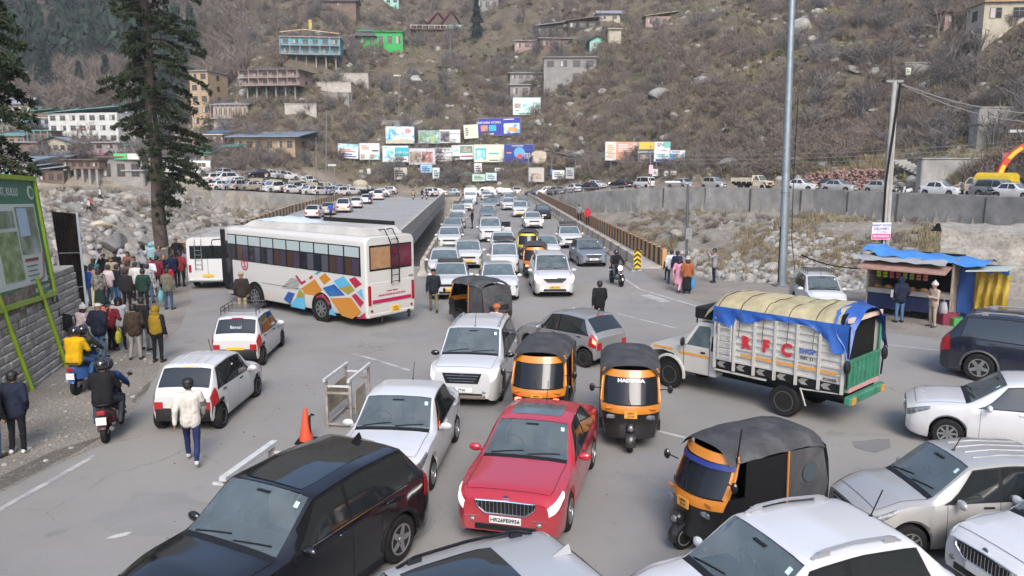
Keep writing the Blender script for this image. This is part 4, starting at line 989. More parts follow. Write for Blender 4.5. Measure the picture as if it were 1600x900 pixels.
def make_car(kind,lod='full',paint=WHITE,rim='steel',rimmat=None,rack=None,rails=False,plate=PLW,text=None,rtext=None,tails=TAIL,lamps=LAMP,grille='slot',fog=None,sunroof=None,clad=False,roofmat=None,fin=False,ribs=False,visor=False,glass=GLASS,mirrors=None,steer=0.0,sticker=True,emblem=False):
 S = SPEC[kind]; c = Car(*S['g'],tyre=S['tyre'],roofw=S['roofw']); c.bp = S['bp']; c.cslant = S['cs']; c.openw = lod == 'full'
 t = thing('car'); full = lod == 'full'; L2 = c.L / 2; hw = c.hw
 b = c.shell().build('body',paint,t,32)
 u = MB(); u.box((0,0,c.sill + .17),(c.L - .3,hw * 1.35,.36)); u.box((0,0,c.sill + .02),(c.wb - 2 * c.ar - .02,hw * 1.86,.1))
 u.box((L2 - c.fo * .42,0,c.sill + .16),(c.fo * .5,hw * 1.5,.2)); u.build('underbody',UNDER,t)
 if full:
  xb = L2 - c.swb; q = MB(); q.box((xb - .34,0,c.hood - .10),(.5,hw * 1.5,.22),bev=.06); q.build('dashboard',DASH,t)
  q = MB(); q.tube([(xb - .66 + .05 * math.sin(a_),-.36 + .18 * math.cos(a_),c.hood - .02 + .17 * math.sin(a_)) for a_ in np.linspace(0,6.283,17)],.016,5); q.build('steering_wheel',GRILL,t)
  q = MB()
  for sd in (1,-1): q.box((xb - 1.28,sd * .36,c.hood - .12),(.16,.46,.62),bev=.06); q.box((xb - 1.30,sd * .36,c.hood + .30),(.10,.26,.18),bev=.04)
  q.build('front_seats',SEATC,t); q = MB(); q.box((xb - 2.0,0,c.hood - .1),(.16,hw * 1.4,.6),bev=.06); q.build('rear_seat',SEATC,t); MB().box((xb - 1.2,0,.62),(2.2,hw * 1.5,.06)).build('cabin_floor',UNDER,t)
 w = c.screen(True).build('windscreen',GLASSC if full and glass is GLASS else glass,t,60)
 c.screen(False).build('rear_window',GLASSD,t,60)
 for sd in (1,-1):
  if full:
   c.sidewin(sd,'all',.004,4.05,6.86).build('window_surround',BLKPL,t,60)
   c.sidewin(sd,'f',.009).build('side_window',GLASSD,t,60); c.sidewin(sd,'r',.009).build('side_window',GLASSD,t,60)
  else:
   o = c.sidewin(sd,'f',.006); q = c.sidewin(sd,'r',.006); o.add(q.v,q.f); o.build('side_window',GLASSD,t,60)
  for a,x in enumerate(c.ax): add_wheel(t,L2 - x,sd * (hw - .10),c.tyre,.19,rim,rimmat or (STEELW if rim == 'steel' else RIMM),sd,steer if a == 0 else 0)
  # lamps wrap round the corners
  hl = lambda u,v: c.P(.015 + (.42 if kind != 'van' else .15) * u,(2.75 + .95 * u) + (4.75 - .10 * u - 2.75 - .85 * u) * v,sd)
  h = c.patch(MB(),hl,7,5,.007);
  h.build('headlight',lamps,t,60)
  tall = kind in ('alto','wagon','van','xl6','innova','eon','scorp')
  tl0,tl1 = (2.3,5.6) if tall else (2.5,4.7)
  if c.sbb < c.L - .35: tl0,tl1 = 2.4,4.3
  tf = lambda u,v: c.P(c.L - .02 - (.30 if not tall else .24) * u * (1 - .25 * v),tl0 + (tl1 - tl0) * v,sd)
  c.patch(MB(),tf,5,6,.007).build('taillight',tails,t,60)
  bk = MB(); zt = c.ring(c.L)[4][1]; bk.box((-L2 - .006,sd * hw * .70,zt - .13),(.02,hw * .26,.22),bev=.008); bk.build('taillight',tails,t)
  # mirror
  m = MB(); p = c.P(c.swb + .34,4.1,sd); m.ell((p.x,p.y + sd * .13,p.z + .045),(.055,.115,.072),10,6); m.box((p.x,p.y + sd * .03,p.z + .01),(.04,.1,.03)); m.build('mirror',mirrors or (paint if full else BLKPL),t,50)
 nose = c.ring(0.0); zt = nose[-1][1]; zb = nose[0][1]; nw = nose[3][0]
 if full or True:
  g = MB(); gw = nw * .72
  if grille == 'hex':
   g.prism([(-gw,zt - .03),(gw,zt - .03),(gw * .98,zt - .11),(gw * .66,zt - .23),(-gw * .66,zt - .23),(-gw * .98,zt - .11)],'x',L2 - .02,L2 + .012)
  elif grille == 'big':
   g.prism([(-gw,zt - .03),(gw,zt - .03),(gw * .82,zt - .28),(-gw * .82,zt - .28)],'x',L2 - .02,L2 + .012)
  else: g.box((L2,0,zt - .10),(.03,gw * 1.9,.11),bev=.01)
  g.build('grille',GRILL,t)
  lo = MB(); lo.box((L2 - .005,0,zb + .065),(.03,nw * 1.5,.11),bev=.02); lo.build('lower_intake',GRILL,t)
  pz = max(zb + .10,min(zt - .30,zb + .2)); p = MB(); p.box((L2 + .02,0,pz),(.015,.50,.115),bev=.004); pn = p.build('number_plate',plate,t)
  rz = c.ring(c.L)[0][1] + .25
  p = MB(); p.box((-L2 - .012,0,rz),(.015,.50,.12),bev=.004); pr_ = p.build('number_plate',plate,t)
  if text: lettering(text,.088,INK,pn,(L2 + .031,0,pz),'+x',.002)
  if rtext: lettering(rtext,.09,INK,pr_,(-L2 - .022,0,rz),'-x',.002)
 if full:
  if grille == 'hex':
   ch = MB(); P_ = [(-gw,zt - .03),(0,zt - .015),(gw,zt - .03),(gw * .98,zt - .11),(gw * .66,zt - .23),(-gw * .66,zt - .23),(-gw * .98,zt - .11),(-gw,zt - .03)]
   ch.tube([(L2 + .014,y,z) for y,z in P_],.016,6); ch.build('grille_surround',CHR,t,60)
   sl = MB()
   for k in range(15):
    y = -gw * .9 + 1.8 * gw * k / 14; f = max(0,abs(y) - gw * .66) / (gw * .32); sl.box((L2 + .012,y,zt - .125 + f * .035),(.02,.013,.18 - f * .09))
   sl.build('grille_slats',CHR,t)
  elif grille in ('big','slot'):
   sl = MB()
   for k in range(3 if grille == 'big' else 1): sl.box((L2 + .013,0,zt - .09 - k * .07),(.02,gw * 1.7 - k * .1,.016),bev=.004)
   sl.build('grille_slats',CHR,t)
  if emblem: o = MB(); o.lathe([(.05,-.006),(.05,.006),(.0001,.008)],(L2 - .03 if grille == 'hex' else L2 + .02,0,zt + (.015 if grille == 'hex' else -.09)),'x',14); o.build('emblem',CHR,t,50)
  for sd in (1,-1):
   f = MB(); f.box((L2 - .035,sd * nw * .80,zb + .16),(.06,nw * .30,.10),bev=.02); fp = f.build('fog_lamp_recess',GRILL,t)
   f = MB(); f.ell((L2 + .0,sd * nw * .80,zb + .16),(.025,.05,.04),10,6); f.build('fog_lamp',fog or LAMP,fp,60)
   if kind == 'saloon': f = MB(); f.box((L2 - .002,sd * nw * .80,zb + .225),(.02,nw * .36,.014)); f.build('chrome_strip',CHR,t)
   # door gaps and handles
   dg = MB()
   for s0 in (c.swb + .20,c.bp,(c.ax[1] - c.ar - .02)):
    fdg = lambda u,v: c.P(s0 + .007 * u,.3 + 3.75 * v,sd)
    c.patch(dg,fdg,2,9,.002)
   fdg = lambda u,v: c.P(c.swb + .2 + (c.ax[1] - c.ar - c.swb - .22) * u,.28 + .05 * v,sd); c.patch(dg,fdg,12,2,.002)
   dg.build('door_gap',UNDER,t)
   for s0 in (c.bp - .17,c.ax[1] - c.ar * .55 + .0):
    p = c.P(s0,3.55,sd); MB().box((p.x,p.y + sd * .012,p.z),(.17,.035,.03),bev=.012).build('door_handle',paint if kind not in ('eon','alto') else BLKPL,t)
   wp = MB(); a = c.top(c.swb + .035,sd * .42 - .36); e = c.top(c.swb + .10,sd * .42 + .36); up = Vector((0,0,.02)); wp.tube([a + up,(a + e) / 2 + up * 1.3,e + up],.011,4); wp.build('wiper',BLKPL,t)
  cw = MB(); c.patch(cw,lambda u,v: c.top(c.swb - .06 + .11 * u,(v * 2 - 1) * .95),3,9,.004); cw.build('cowl',BLKPL,t,60)
  hg = MB(); c.patch(hg,lambda u,v: c.top(.17 + .007 * u,(v * 2 - 1) * .93),2,25,.011)
  for sd in (1,-1): c.patch(hg,lambda u,v: c.top(.17 + (c.swb - .2) * u,sd * (.955 + .009 * v)),26,2,.009)
  hg.build('bonnet_gap',UNDER,t)
  if sticker:
   for yf,s_,m_ in ((.80,.10,STICK),):
    st = MB(); c.patch(st,lambda u,v: c.top(c.srf - s_ - .07 + .07 * u,yf + .09 * v - .045),2,2,.012); st.build('windscreen_sticker',m_,t)
  ms = MB(); p = c.top(c.srf - .10,0); ms.box((p.x,0,p.z + .012),(.06,.22,.012)); ms.build('mirror_mount',BLKPL,t)
 if ribs:
  rb = MB()
  for k in range(4):
   y = (-.55 + .37 * k); rb.tube([c.top(c.srf + .2 + (c.srr - c.srf - .3) * q_ / 12,y) for q_ in range(13)],.016,6)
  rb.build('roof_ribs',paint,t,60)
 if sunroof:
  q = MB(); a,e = sunroof; c.patch(q,lambda u,v: c.top(c.srf + a + (e - a) * u,(v * 2 - 1) * (.72 - .05 * (2 * u - 1) ** 4)),8,9,.006); q.build('sunroof',GLASSD if paint is not RED else GLASS,t,60)
 if roofmat:
  q = MB(); c.patch(q,lambda u,v: c.top(c.srf + .01 + (c.srr - c.srf - .0) * u,(v * 2 - 1) * .98),9,11,.004); q.build('roof_panel',roofmat,t,60)
 if visor:
  q = MB(); p = c.top(c.srf + .1,0); q.box((p.x,0,p.z + .10),(.12,c.hw * 1.35,.18),bev=.03); q.build('roof_visor',RACKM,t)
 if rails:
  for sd in (1,-1):
   q = MB(); A = [c.top(c.srf + .12 + (c.srr - c.srf - .3) * k / 8,sd * .88) for k in range(9)]
   pts = [A[0]] + [p + Vector((0,0,.065)) for p in A[1:-1]] + [A[-1]]; q.tube(pts,.021,6); q.box(tuple(A[1] + Vector((0,0,.025))),(.16,.035,.07)); q.box(tuple(A[-2] + Vector((0,0,.025))),(.16,.035,.07)); q.build('roof_rail',rails if rails is not True else mat('satin_rail',(.45,.45,.46),.35,.7),t,50)
 if rack:
  q = MB(); z = c.H + .10; x0,x1 = L2 - c.srf - .15,L2 - c.srr + .1; yw = hw * .68
  if rack == 'flat':
   q.box(((x0 + x1) / 2,0,z + .05),(x0 - x1,yw * 2,.10),bev=.02)
  for sd in (1,-1):
   for h in (0,.11): q.tube([(x0,sd * yw,z + h),(x1,sd * yw,z + h)],.014,5)
   for k in range(4): x = x0 + (x1 - x0) * k / 3; q.tube([(x,sd * yw,z - .13),(x,sd * yw,z + .11)],.012,5)
  for k in range(7): x = x0 + (x1 - x0) * k / 6; q.tube([(x,-yw,z),(x,yw,z)],.011,5)
  for h in (.11,):
   for x in (x0,x1): q.tube([(x,-yw,z + h),(x,yw,z + h)],.014,5)
  q.build('roof_rack',RACKM,t,60)
 if fin:
  q = MB(); p = c.top(c.srr - .15,0); q.add([(p.x + .14,0,p.z),(p.x - .1,.035,p.z),(p.x - .1,-.035,p.z),(p.x - .08,0,p.z + .11),(p.x - .02,0,p.z + .095)],[(0,1,3,4),(0,4,3,2),(1,2,3)]); q.build('shark_fin',paint,t,30)
 elif full:
  q = MB(); p = c.top(c.srf + .10 if kind in ('alto','wagon','van','xl6') else c.srr - .05,0); q.tube([p,p + Vector((-.16,0,.32))],.008,4); q.ell(tuple(p),(.035,.025,.018),8,4); q.build('antenna',BLKPL,t)
 if clad:
  for sd in (1,-1):
   q = MB(); cm = clad if clad is not True else BLKPL
   for a in c.ax:
    pts = []
    for k in range(15):
     th = math.pi * (k / 14); pts.append((L2 - a + c.ar * 1.05 * math.cos(th),sd * (hw * .985),c.tyre + c.ar * 1.05 * math.sin(th)))
    q.tube(pts,.035,5)
   q.box((0 + (L2 - (c.ax[0] + c.ax[1]) / 2),sd * hw * .965,c.sill + .04),(c.wb - 2 * c.ar,.06,.15),bev=.02); q.build('wheel_arch_trim',cm,t,60)
  q = MB(); q.box((L2 - .02,0,zb + .03),(.08,nw * 1.75,.12),bev=.03); q.build('bumper_trim',clad if clad is not True else BLKPL,t); q = MB(); q.box((-L2 + .02,0,zb + .05),(.08,c.ring(c.L)[2][0] * 1.8,.16),bev=.03); q.build('bumper_trim',clad if clad is not True else BLKPL,t)
 if lod == 'full' and kind in ('alto','eon','wagon','cross','hatch','suv','scorp','xl6'):
  q = MB(); c.patch(q,lambda u,v: c.top(c.srr + .012 + .03 * u,(v * 2 - 1) * .3),2,5,.012); q.build('brake_lamp',tails if tails is not TAIL else TAIL,t)
 t['half'] = c.L / 2; t['wheelbase'] = c.wb
 return t,c
def slot_paint(t,m,which=('body',)):
 for ch in t.children:
  if ch.name.split('.')[0] in which: ch.material_slots[0].link = 'OBJECT'; ch.material_slots[0].material = m
def drop(t,label,cat,group=None):
 if 'half' in t.keys(): del t['half']
 if 'wheelbase' in t.keys(): del t['wheelbase']
 return tag(t,label,cat,group)
def by_wheels(t,c,pf,pr,side,label,cat='car',group=None,z=0.0,dz=0.0,anchor='m'):
 """set the car so its wheels on one side touch the ground at photo points pf (front) and pr (rear)"""
 a,b = G(*pf,z),G(*pr,z); h = (a - b); h.z = 0; h.normalize(); lf = Vector((-h.y,h.x,0))
 mid = ((a + b) / 2 if anchor == 'm' else a - h * c.wb / 2 if anchor == 'f' else b + h * c.wb / 2) - lf * (c.hw - .02) * (1 if side == 'L' else -1)
 off = c.L / 2 - (c.ax[0] + c.ax[1]) / 2     # local x of the axle midpoint
 t.location = mid - h * off; t.location.z = z + dz; t.rotation_euler = (0,0,math.atan2(h.y,h.x)); return drop(t,label,cat,group)
def by_front(t,c,px,py,head,label,cat='car',group=None,z=0.0):
 """front (or rear, when the car drives away) bumper above photo point; head: world heading in degrees"""
 p = G(px,py,z); h = Vector((math.cos(R(head)),math.sin(R(head)),0)); s = -1 if h.y < 0 else 1
 t.location = p + h * (s * c.L / 2); t.location.z = z; t.rotation_euler = (0,0,R(head)); return drop(t,label,cat,group)
# ================================================================ buildings on the slopes
def plaster(name,c): return mat(name,c,.85,var=.28,vs=.9,bump=.2,bs=6)
PW = plaster('white_plaster',(.56,.56,.54)); PC = plaster('cream_plaster',(.44,.40,.31)); PG = plaster('grey_plaster',(.27,.26,.245)); PBR = plaster('brick_brown',(.20,.135,.105)); PPK = plaster('pinkish_plaster',(.38,.27,.235))
PBL = plaster('turquoise_plaster',(.12,.40,.48)); PGR = plaster('bright_green_plaster',(.055,.40,.10)); PMT = plaster('mint_plaster',(.32,.60,.50)); POR = plaster('orange_plaster',(.42,.31,.20)); PWD = plaster('weathered_timber',(.15,.11,.085)); PLB = plaster('pale_blue_plaster',(.40,.50,.60)); PYE = plaster('yellow_plaster',(.48,.40,.12)); PRD = plaster('red_plaster',(.36,.10,.10)); PDK = plaster('dark_boards',(.065,.055,.05))
def tin(name,c): return mat(name,c,.5,.25,var=.3,vs=1.2)
RG = tin('green_tin_roof',(.06,.27,.20)); RT = tin('teal_tin_roof',(.15,.34,.34)); RP = tin('pink_tin_roof',(.42,.20,.20)); RR_ = tin('red_tin_roof',(.30,.065,.075)); RS = tin('grey_tin_roof',(.30,.31,.33)); RBL = tin('blue_grey_tin_roof',(.22,.27,.32)); RBR = tin('brown_tin_roof',(.15,.10,.085)); RY = tin('straw_roof',(.38,.33,.17)); RTH = tin('thatch_roof',(.13,.12,.11))
WIN = mat('window_glass',(.035,.04,.045),.15); WFR = mat('window_frame',(.30,.24,.19),.6); WFB = mat('brown_frame',(.13,.075,.055),.6); CURT = mat('curtain_pale',(.42,.40,.37),.8)
def house(px0,px1,yt,yb,label,wall=PW,roof='flat',rm=RS,floors=2,bays=4,yaw=0.0,dp=None,balc=None,depth=None,cat='house',group=None,frame=WFR,skip=(),rise=.22,stilts=0,over=.6,ground=True,nofront=False,name='house'):
 if depth: p = AT((px0 + px1) / 2,yb,depth)
 else: p = hit((px0 + px1) / 2,yb)
 d = p.y; sc = d / CAM_F * 1.005; w = (px1 - px0) * sc; h = (yb - yt) * sc; dpt = dp or max(3.0,w * .55)
 if depth: base = p.z
 else: base = p.z
 t = thing(name,(p.x,p.y,base),yaw,label,cat,group)
 rh = 0 if roof == 'flat' else h * rise; wh = h - rh
 MB().box((0,dpt / 2,(wh - 4.0) / 2 + (stilts / 2)),(w,dpt,wh + 4.0 - stilts)).build('wall',wall,t) if not stilts else MB().box((0,dpt / 2,(wh + stilts) / 2),(w,dpt,wh - stilts)).build('wall',wall,t)
 if stilts:
  for k in range(bays):
   x = -w / 2 + w * (k + .5) / bays
   MB().box((x,.3,stilts / 2 - .7),(.35,.35,stilts + 1.4)).build('pillar',PG,t)
  MB().box((0,dpt * .7,stilts / 2 - .6),(w * .9,dpt * .5,stilts + 1.2)).build('basement',PG,t)
 o = MB(); e = over
 if roof == 'flat': o.box((0,dpt / 2 - .15,wh + .09),(w + .5,dpt + .7,.2))
 elif roof == 'shed': o.add([(-w / 2 - e,-e,wh + .02),(w / 2 + e,-e,wh + .02),(w / 2 + e,dpt + e,wh + rh),(-w / 2 - e,dpt + e,wh + rh),(-w / 2 - e,-e,wh + .16),(w / 2 + e,-e,wh + .16),(w / 2 + e,dpt + e,wh + rh + .14),(-w / 2 - e,dpt + e,wh + rh + .14)],[(0,3,2,1),(4,5,6,7),(0,1,5,4),(1,2,6,5),(2,3,7,6),(3,0,4,7)])
 elif roof == 'tilt': o.add([(-w / 2 - e,-e,wh + .02),(w / 2 + e,-e,wh + rh),(w / 2 + e,dpt + e,wh + rh),(-w / 2 - e,dpt + e,wh + .02),(-w / 2 - e,-e,wh + .16),(w / 2 + e,-e,wh + rh + .14),(w / 2 + e,dpt + e,wh + rh + .14),(-w / 2 - e,dpt + e,wh + .16)],[(0,3,2,1),(4,5,6,7),(0,1,5,4),(1,2,6,5),(2,3,7,6),(3,0,4,7)])
 elif roof == 'ridge':   # ridge parallel to the front
  for z0 in (0,.13):
   o.add([(-w / 2 - e,-e,wh - .1 + z0),(w / 2 + e,-e,wh - .1 + z0),(w / 2 + e,dpt / 2,wh + rh + z0),(-w / 2 - e,dpt / 2,wh + rh + z0),(w / 2 + e,dpt + e,wh - .1 + z0),(-w / 2 - e,dpt + e,wh - .1 + z0)],[(0,1,2,3),(3,2,4,5)])
 elif roof == 'gable':   # gable faces the viewer
  for z0 in (0,.13):
   o.add([(-w / 2 - e,-e,wh - .1 + z0),(0,-e,wh + rh + z0),(0,dpt + e,wh + rh + z0),(-w / 2 - e,dpt + e,wh - .1 + z0),(w / 2 + e,-e,wh - .1 + z0),(w / 2 + e,dpt + e,wh - .1 + z0)],[(0,1,2,3),(1,4,5,2)])
  MB().prism([(-w / 2,wh - .02),(w / 2,wh - .02),(0,wh + rh * .95)],'y',.02,dpt - .02).build('gable',wall,t)
 elif roof == 'hip':
  o.add([(-w / 2 - e,-e,wh),(w / 2 + e,-e,wh),(w / 2 + e,dpt + e,wh),(-w / 2 - e,dpt + e,wh),(-w * .22,dpt / 2,wh + rh),(w * .22,dpt / 2,wh + rh)],[(0,1,5,4),(1,2,5),(2,3,4,5),(3,0,4),(0,3,2,1)])
 o.build('roof',rm,t)
 fh = (wh - stilts) / floors; ww = min(w / bays * .5,fh * .62); wz = fh * .46
 if not nofront:
  for f in range(floors):
   for b in range(bays):
    if (f,b) in skip: continue
    x = -w / 2 + w * (b + .5) / bays; z = stilts + fh * (f + .52)
    fr = MB().box((x,-.015,z),(ww + .14,.07,wz + .14)).build('window',frame,t)
    pa = MB(); pa.box((x,-.045,z),(ww,.03,wz)); pa.build('pane',WIN,fr)
    ba = MB(); ba.box((x,-.066,z),(.05,.02,wz)); ba.box((x,-.066,z + wz * .18),(ww,.02,.05)); ba.build('glazing_bar',frame,fr)
    if (f * 3 + b * 5) % 4 == 0: MB().box((x - ww * .25,-.064,z),(ww * .4,.012,wz * .94)).build('curtain',CURT,fr)
  for sx in (-1,1):
   for f in range(floors):
    fr = MB().box((sx * (w / 2 + .01),dpt * .5,stilts + fh * (f + .52)),(.06,ww + .1,wz + .1)).build('window',frame,t)
    MB().box((sx * (w / 2 + .04),dpt * .5,stilts + fh * (f + .52)),(.03,ww,wz)).build('pane',WIN,fr)
 if balc:
  for f in range(floors):
   z = stilts + fh * f
   MB().box((0,-.62,z + .06),(w + .3,1.2,.16)).build('balcony',PG,t)
   rl = MB(); n = max(6,int(w / .5))
   rl.box((0,-1.18,z + fh * .32),(w + .3,.07,.07))
   for k in range(n + 1): rl.box((-w / 2 - .1 + (w + .2) * k / n,-1.18,z + fh * .17),(.05,.05,fh * .32))
   rl.build('railing',balc,t)
   for k in range(bays + 1): MB().box((-w / 2 + w * k / bays,-1.16,z + fh * .5),(.16,.16,fh)).build('post',balc,t)
 return t,w,h,dpt
FLG = mat('flag_cloth',(.6,.55,.4),.8,col2=(.5,.3,.1),vs=2)
# --- middle slope
t,w,h,dp = house(443,530,62,104,'turquoise three storey hotel with flat roof and open verandas high on the slope',PBL,'flat',PPK,2,6,.12,balc=PPK,stilts=2.6,frame=WFB,cat='hotel')
MB().tube([(-w / 2,-.9,h + 1.0),(-w * .1,-.9,h + 1.7),(w / 2,-.9,h + .9)],.1,4).build('bunting',FLG,t); MB().cyl((0,0,h),(0,0,h + 4),.06).build('flag_pole',PG,t); MB().box((.1,0,h + 3.0),(.7,.06,2.2)).build('flag',PYE,t)
t,w,h,dp = house(378,470,106,160,'brown and pink hotel with two open balconies and a pillared ground floor',PPK,'hip',RBR,2,6,-.15,balc=PPK,stilts=3.6,frame=WFB,rise=.14,over=1.0,cat='hotel')
t,*_ = house(563,628,52,76,'vivid green bungalow with tiled cap on the grassy knoll',PGR,'flat',PGR,1,5,.08,cat='bungalow')
MB().lathe([(5.2,0),(3.0,1.6),(.4,3.4),(.01,3.5)],(-4.2,3,3.1),'z',6).build('cap_roof',RTH,t)
for i,(x0,x1,yt,yb) in enumerate([(651,672,33,48),(670,698,22,46),(692,718,20,44)]):
 house(x0,x1,yt,yb,['smallest red A-frame chalet at the low end of the row','middle red A-frame chalet on the timber deck','tallest red A-frame chalet beside the white tank'][i],PWD,'gable',RR_,1,1,.35,dp=7,rise=.78,cat='chalet',group='red A-frame chalets')
dk = thing('timber_deck',hit(672,52),.05,'white railed deck on thin stilts below the red chalets','deck'); MB().box((1.5,1,1.0),(15,4,.3)).build('floor',PWD,dk)
for k in range(9): MB().box((-5.8 + 1.8 * k,-.9,1.6),(.12,.12,1.2)).build('post',PW,dk)
MB().box((1.5,-.9,2.1),(15,.12,.14)).build('handrail',PW,dk); MB().box((8.2,-.3,1.2),(5,.3,2.4)).build('netting',PMT,dk)
for k in range(5): MB().box((-4 + 3 * k,-.7,-.4),(.18,.18,2.7)).build('stilt',PWD,dk)
house(333,388,160,186,'long open fronted lodge wing with white posts below the brown hotel',PC,'shed',RS,1,7,-.12,balc=PPK,rise=.2,cat='lodge')
house(366,462,204,238,'orange walled shed under a wide grey solar panelled roof',POR,'shed',RBL,1,6,-.1,rise=.35,over=1.4,dp=9,cat='shed')
t,*_ = house(851,930,93,130,'unfinished bare concrete house with open bays in the scrub',PG,'flat',PG,2,4,-.05,frame=WFB,skip=((0,0),(0,1)),cat='house')
house(845,893,60,76,'low brick hut beside the pinkish bush',PBR,'shed',RS,1,3,.1,rise=.15,cat='hut')
house(840,880,36,58,'dark timber cabin under a pale tin sheet',PDK,'tilt',RS,1,4,.1,rise=.3,cat='cabin')
house(888,932,28,46,'ragged open shed with tarpaulin patches on its roof',PDK,'tilt',RBR,1,3,0,rise=.35,cat='shed')
house(935,968,17,33,'whitish hut with two low roof slopes at the field edge',PC,'ridge',RS,1,2,0,rise=.35,cat='hut')
house(1010,1055,20,40,'hut with a long straw coloured lean-to roof',PPK,'tilt',RY,1,4,0,rise=.35,cat='hut')
house(922,945,58,76,'small mint green shrine hut with peaked roof',PMT,'gable',PMT,1,2,0,rise=.4,cat='hut')
house(951,970,48,70,'tall cream sheet walled store beside the mint hut',PC,'flat',PC,1,1,0,nofront=True,cat='store')
house(798,852,112,126,'long low tin roofed shed left of the bare concrete house',PG,'shed',RS,1,5,0,rise=.25,cat='shed')
house(798,828,134,152,'small grey block house just above the mint hoarding',PG,'flat',RS,1,2,0,cat='house')
house(805,842,62,78,'low shack with washing hung outside on the slope',PPK,'shed',RS,1,3,0,rise=.2,cat='shack')
house(1541,1640,6,38,'pale grey house with orange trim at the top of the slope',PC,'flat',POR,1,3,-.1,cat='house')
house(1476,1496,22,42,'tiny pink hut beside the tall leafless tree',PPK,'flat',RBR,1,1,0,cat='hut')
house(505,555,0,18,'brown farmhouse at the very top among the bare trees',PBR,'ridge',RBR,2,3,0,cat='farmhouse')
house(745,778,-6,18,'grey and white cottage at the top behind the lone conifer',PG,'ridge',RBL,1,3,0,cat='cottage')
house(592,622,-8,8,'pale turquoise cottage peeping over the top of the slope',PMT,'ridge',RS,1,3,0,cat='cottage')
def slab(px0,px1,yt,yb,label,m,dpt=2.0,name='terrace_wall',yaw=0.0,cat='terrace wall'):
 p = hit((px0 + px1) / 2,yb); sc = p.y / CAM_F; o = MB(); w = (px1 - px0) * sc; h = (yb - yt) * sc
 o.box((0,dpt / 2,h / 2 - 1),(w,dpt,h + 2),0,.12); o.box((0,dpt / 2 - .05,h + .06),(w + .15,dpt + .1,.14))
 b = o.build(name,m); b.location = p; b.rotation_euler = (0,0,yaw); return tag(b,label,cat)
slab(495,548,130,146,'lower step of the unfinished cream terrace wall',pale_conc,4); slab(530,575,116,132,'upper step of the unfinished cream terrace wall',pale_conc,4)
slab(446,494,164,180,'whitewashed slab wall standing alone in the dead grass',pale_conc,1.2,yaw=.1); slab(490,545,146,156,'rubble plinth under the cream terrace wall',concrete,4)
slab(1412,1462,100,118,'dry stone terrace wall behind the pale square board',hrock,1.5); slab(1530,1640,170,196,'stained concrete terrace wall on the right slope',concrete,2); slab(1528,1600,196,214,'block work base below the stained terrace wall',stone,2)
slab(590,660,190,200,'rough stone field wall beside the hoardings',hrock,1.2); slab(1440,1560,250,276,'long dry stone wall beside the far road',hrock,1.2)
# steps on the hillside
for i,(px,py,n) in enumerate([(1350,150,5),(1366,165,6),(1345,105,6),(1440,262,7)]):
 p = hit(px,py + 8); o = MB()
 for k in range(n): o.box((-.25 * k,.45 * k,.22 * k),(1.9,.5,.35))
 tag(o.build('stone_steps',hrock),['grey stone steps zigzag lowest flight','grey stone steps second flight beside the pole top','grey stone steps uppermost flight by the dark shrubs','dark steps cut through the wall by the parked scooters'][i],'steps').location = p
# --- village across the river
V = [(0,50,155,200,'pale end house at the left above the pink tin roofs',PC,'ridge',RS,2,3,{}),
 (32,82,172,200,'timber house under a bright green tilted tin roof',PBR,'tilt',RG,1,4,{}),
 (82,128,172,206,'dark balcony house under a second green tin roof',PWD,'tilt',RG,2,4,dict(balc=PWD)),
 (0,36,188,215,'shed with a blue green sheet roof at the left edge',PC,'shed',RT,1,3,{}),
 (72,192,170,224,'long white three storey guest house with sloping teal roof',PW,'tilt',RT,3,7,dict(rise=.16)),
 (138,190,158,186,'white terrace block crowned by a green pagoda roof',PW,'ridge',RG,1,3,dict(rise=.45)),
 (196,246,170,200,'pale blue two storey house behind the conifer trunk',PLB,'flat',PW,2,3,{}),
 (130,240,198,228,'long grey house with a pink roof edge and balcony',PG,'shed',RP,1,6,dict(rise=.18,balc=PG)),
 (0,40,208,232,'orange trimmed wooden house under the pale blue roof',POR,'shed',RT,1,3,{}),
 (40,84,206,232,'brown house with teal balcony rail beside the guest house',PBR,'flat',RT,1,4,dict(balc=RT)),
 (62,116,216,252,'gabled timber house with a silvery roof and carved windows',PC,'gable',RS,2,5,dict(rise=.25)),
 (22,62,224,256,'small brown brick house left of the gabled timber house',PBR,'flat',RS,1,2,{}),
 (212,246,222,246,'lit shop with a glowing yellow front behind the trunk',PRD,'shed',RT,1,3,{}),
 (60,112,240,262,'long shack with a pale blue sheet roof',PBR,'shed',RBL,1,4,dict(rise=.3)),
 (98,160,252,288,'unpainted brick building over the dark open ground floor',PBR,'flat',RBR,1,5,dict(stilts=2.2)),
 (160,222,248,288,'bare block building with green and white shop boards on its roof',PG,'flat',RBR,1,3,{}),
 (48,80,258,284,'grey sheet shed with a slanted roof above the bushes',RBL,'tilt',RBL,1,2,{}),
 (300,330,116,198,'tall orange tower house half hidden by the conifer branches',POR,'flat',RS,5,2,dict(dp=9)),
 (352,372,226,244,'pink walled stall row below the grey solar roof',PPK,'shed',RG,1,3,{}),
 (330,362,204,222,'hut under a blue tarpaulin beside the conifer',PG,'shed',mat('blue_tarp_roof',(.05,.14,.28),.5,var=.3),1,2,{})]
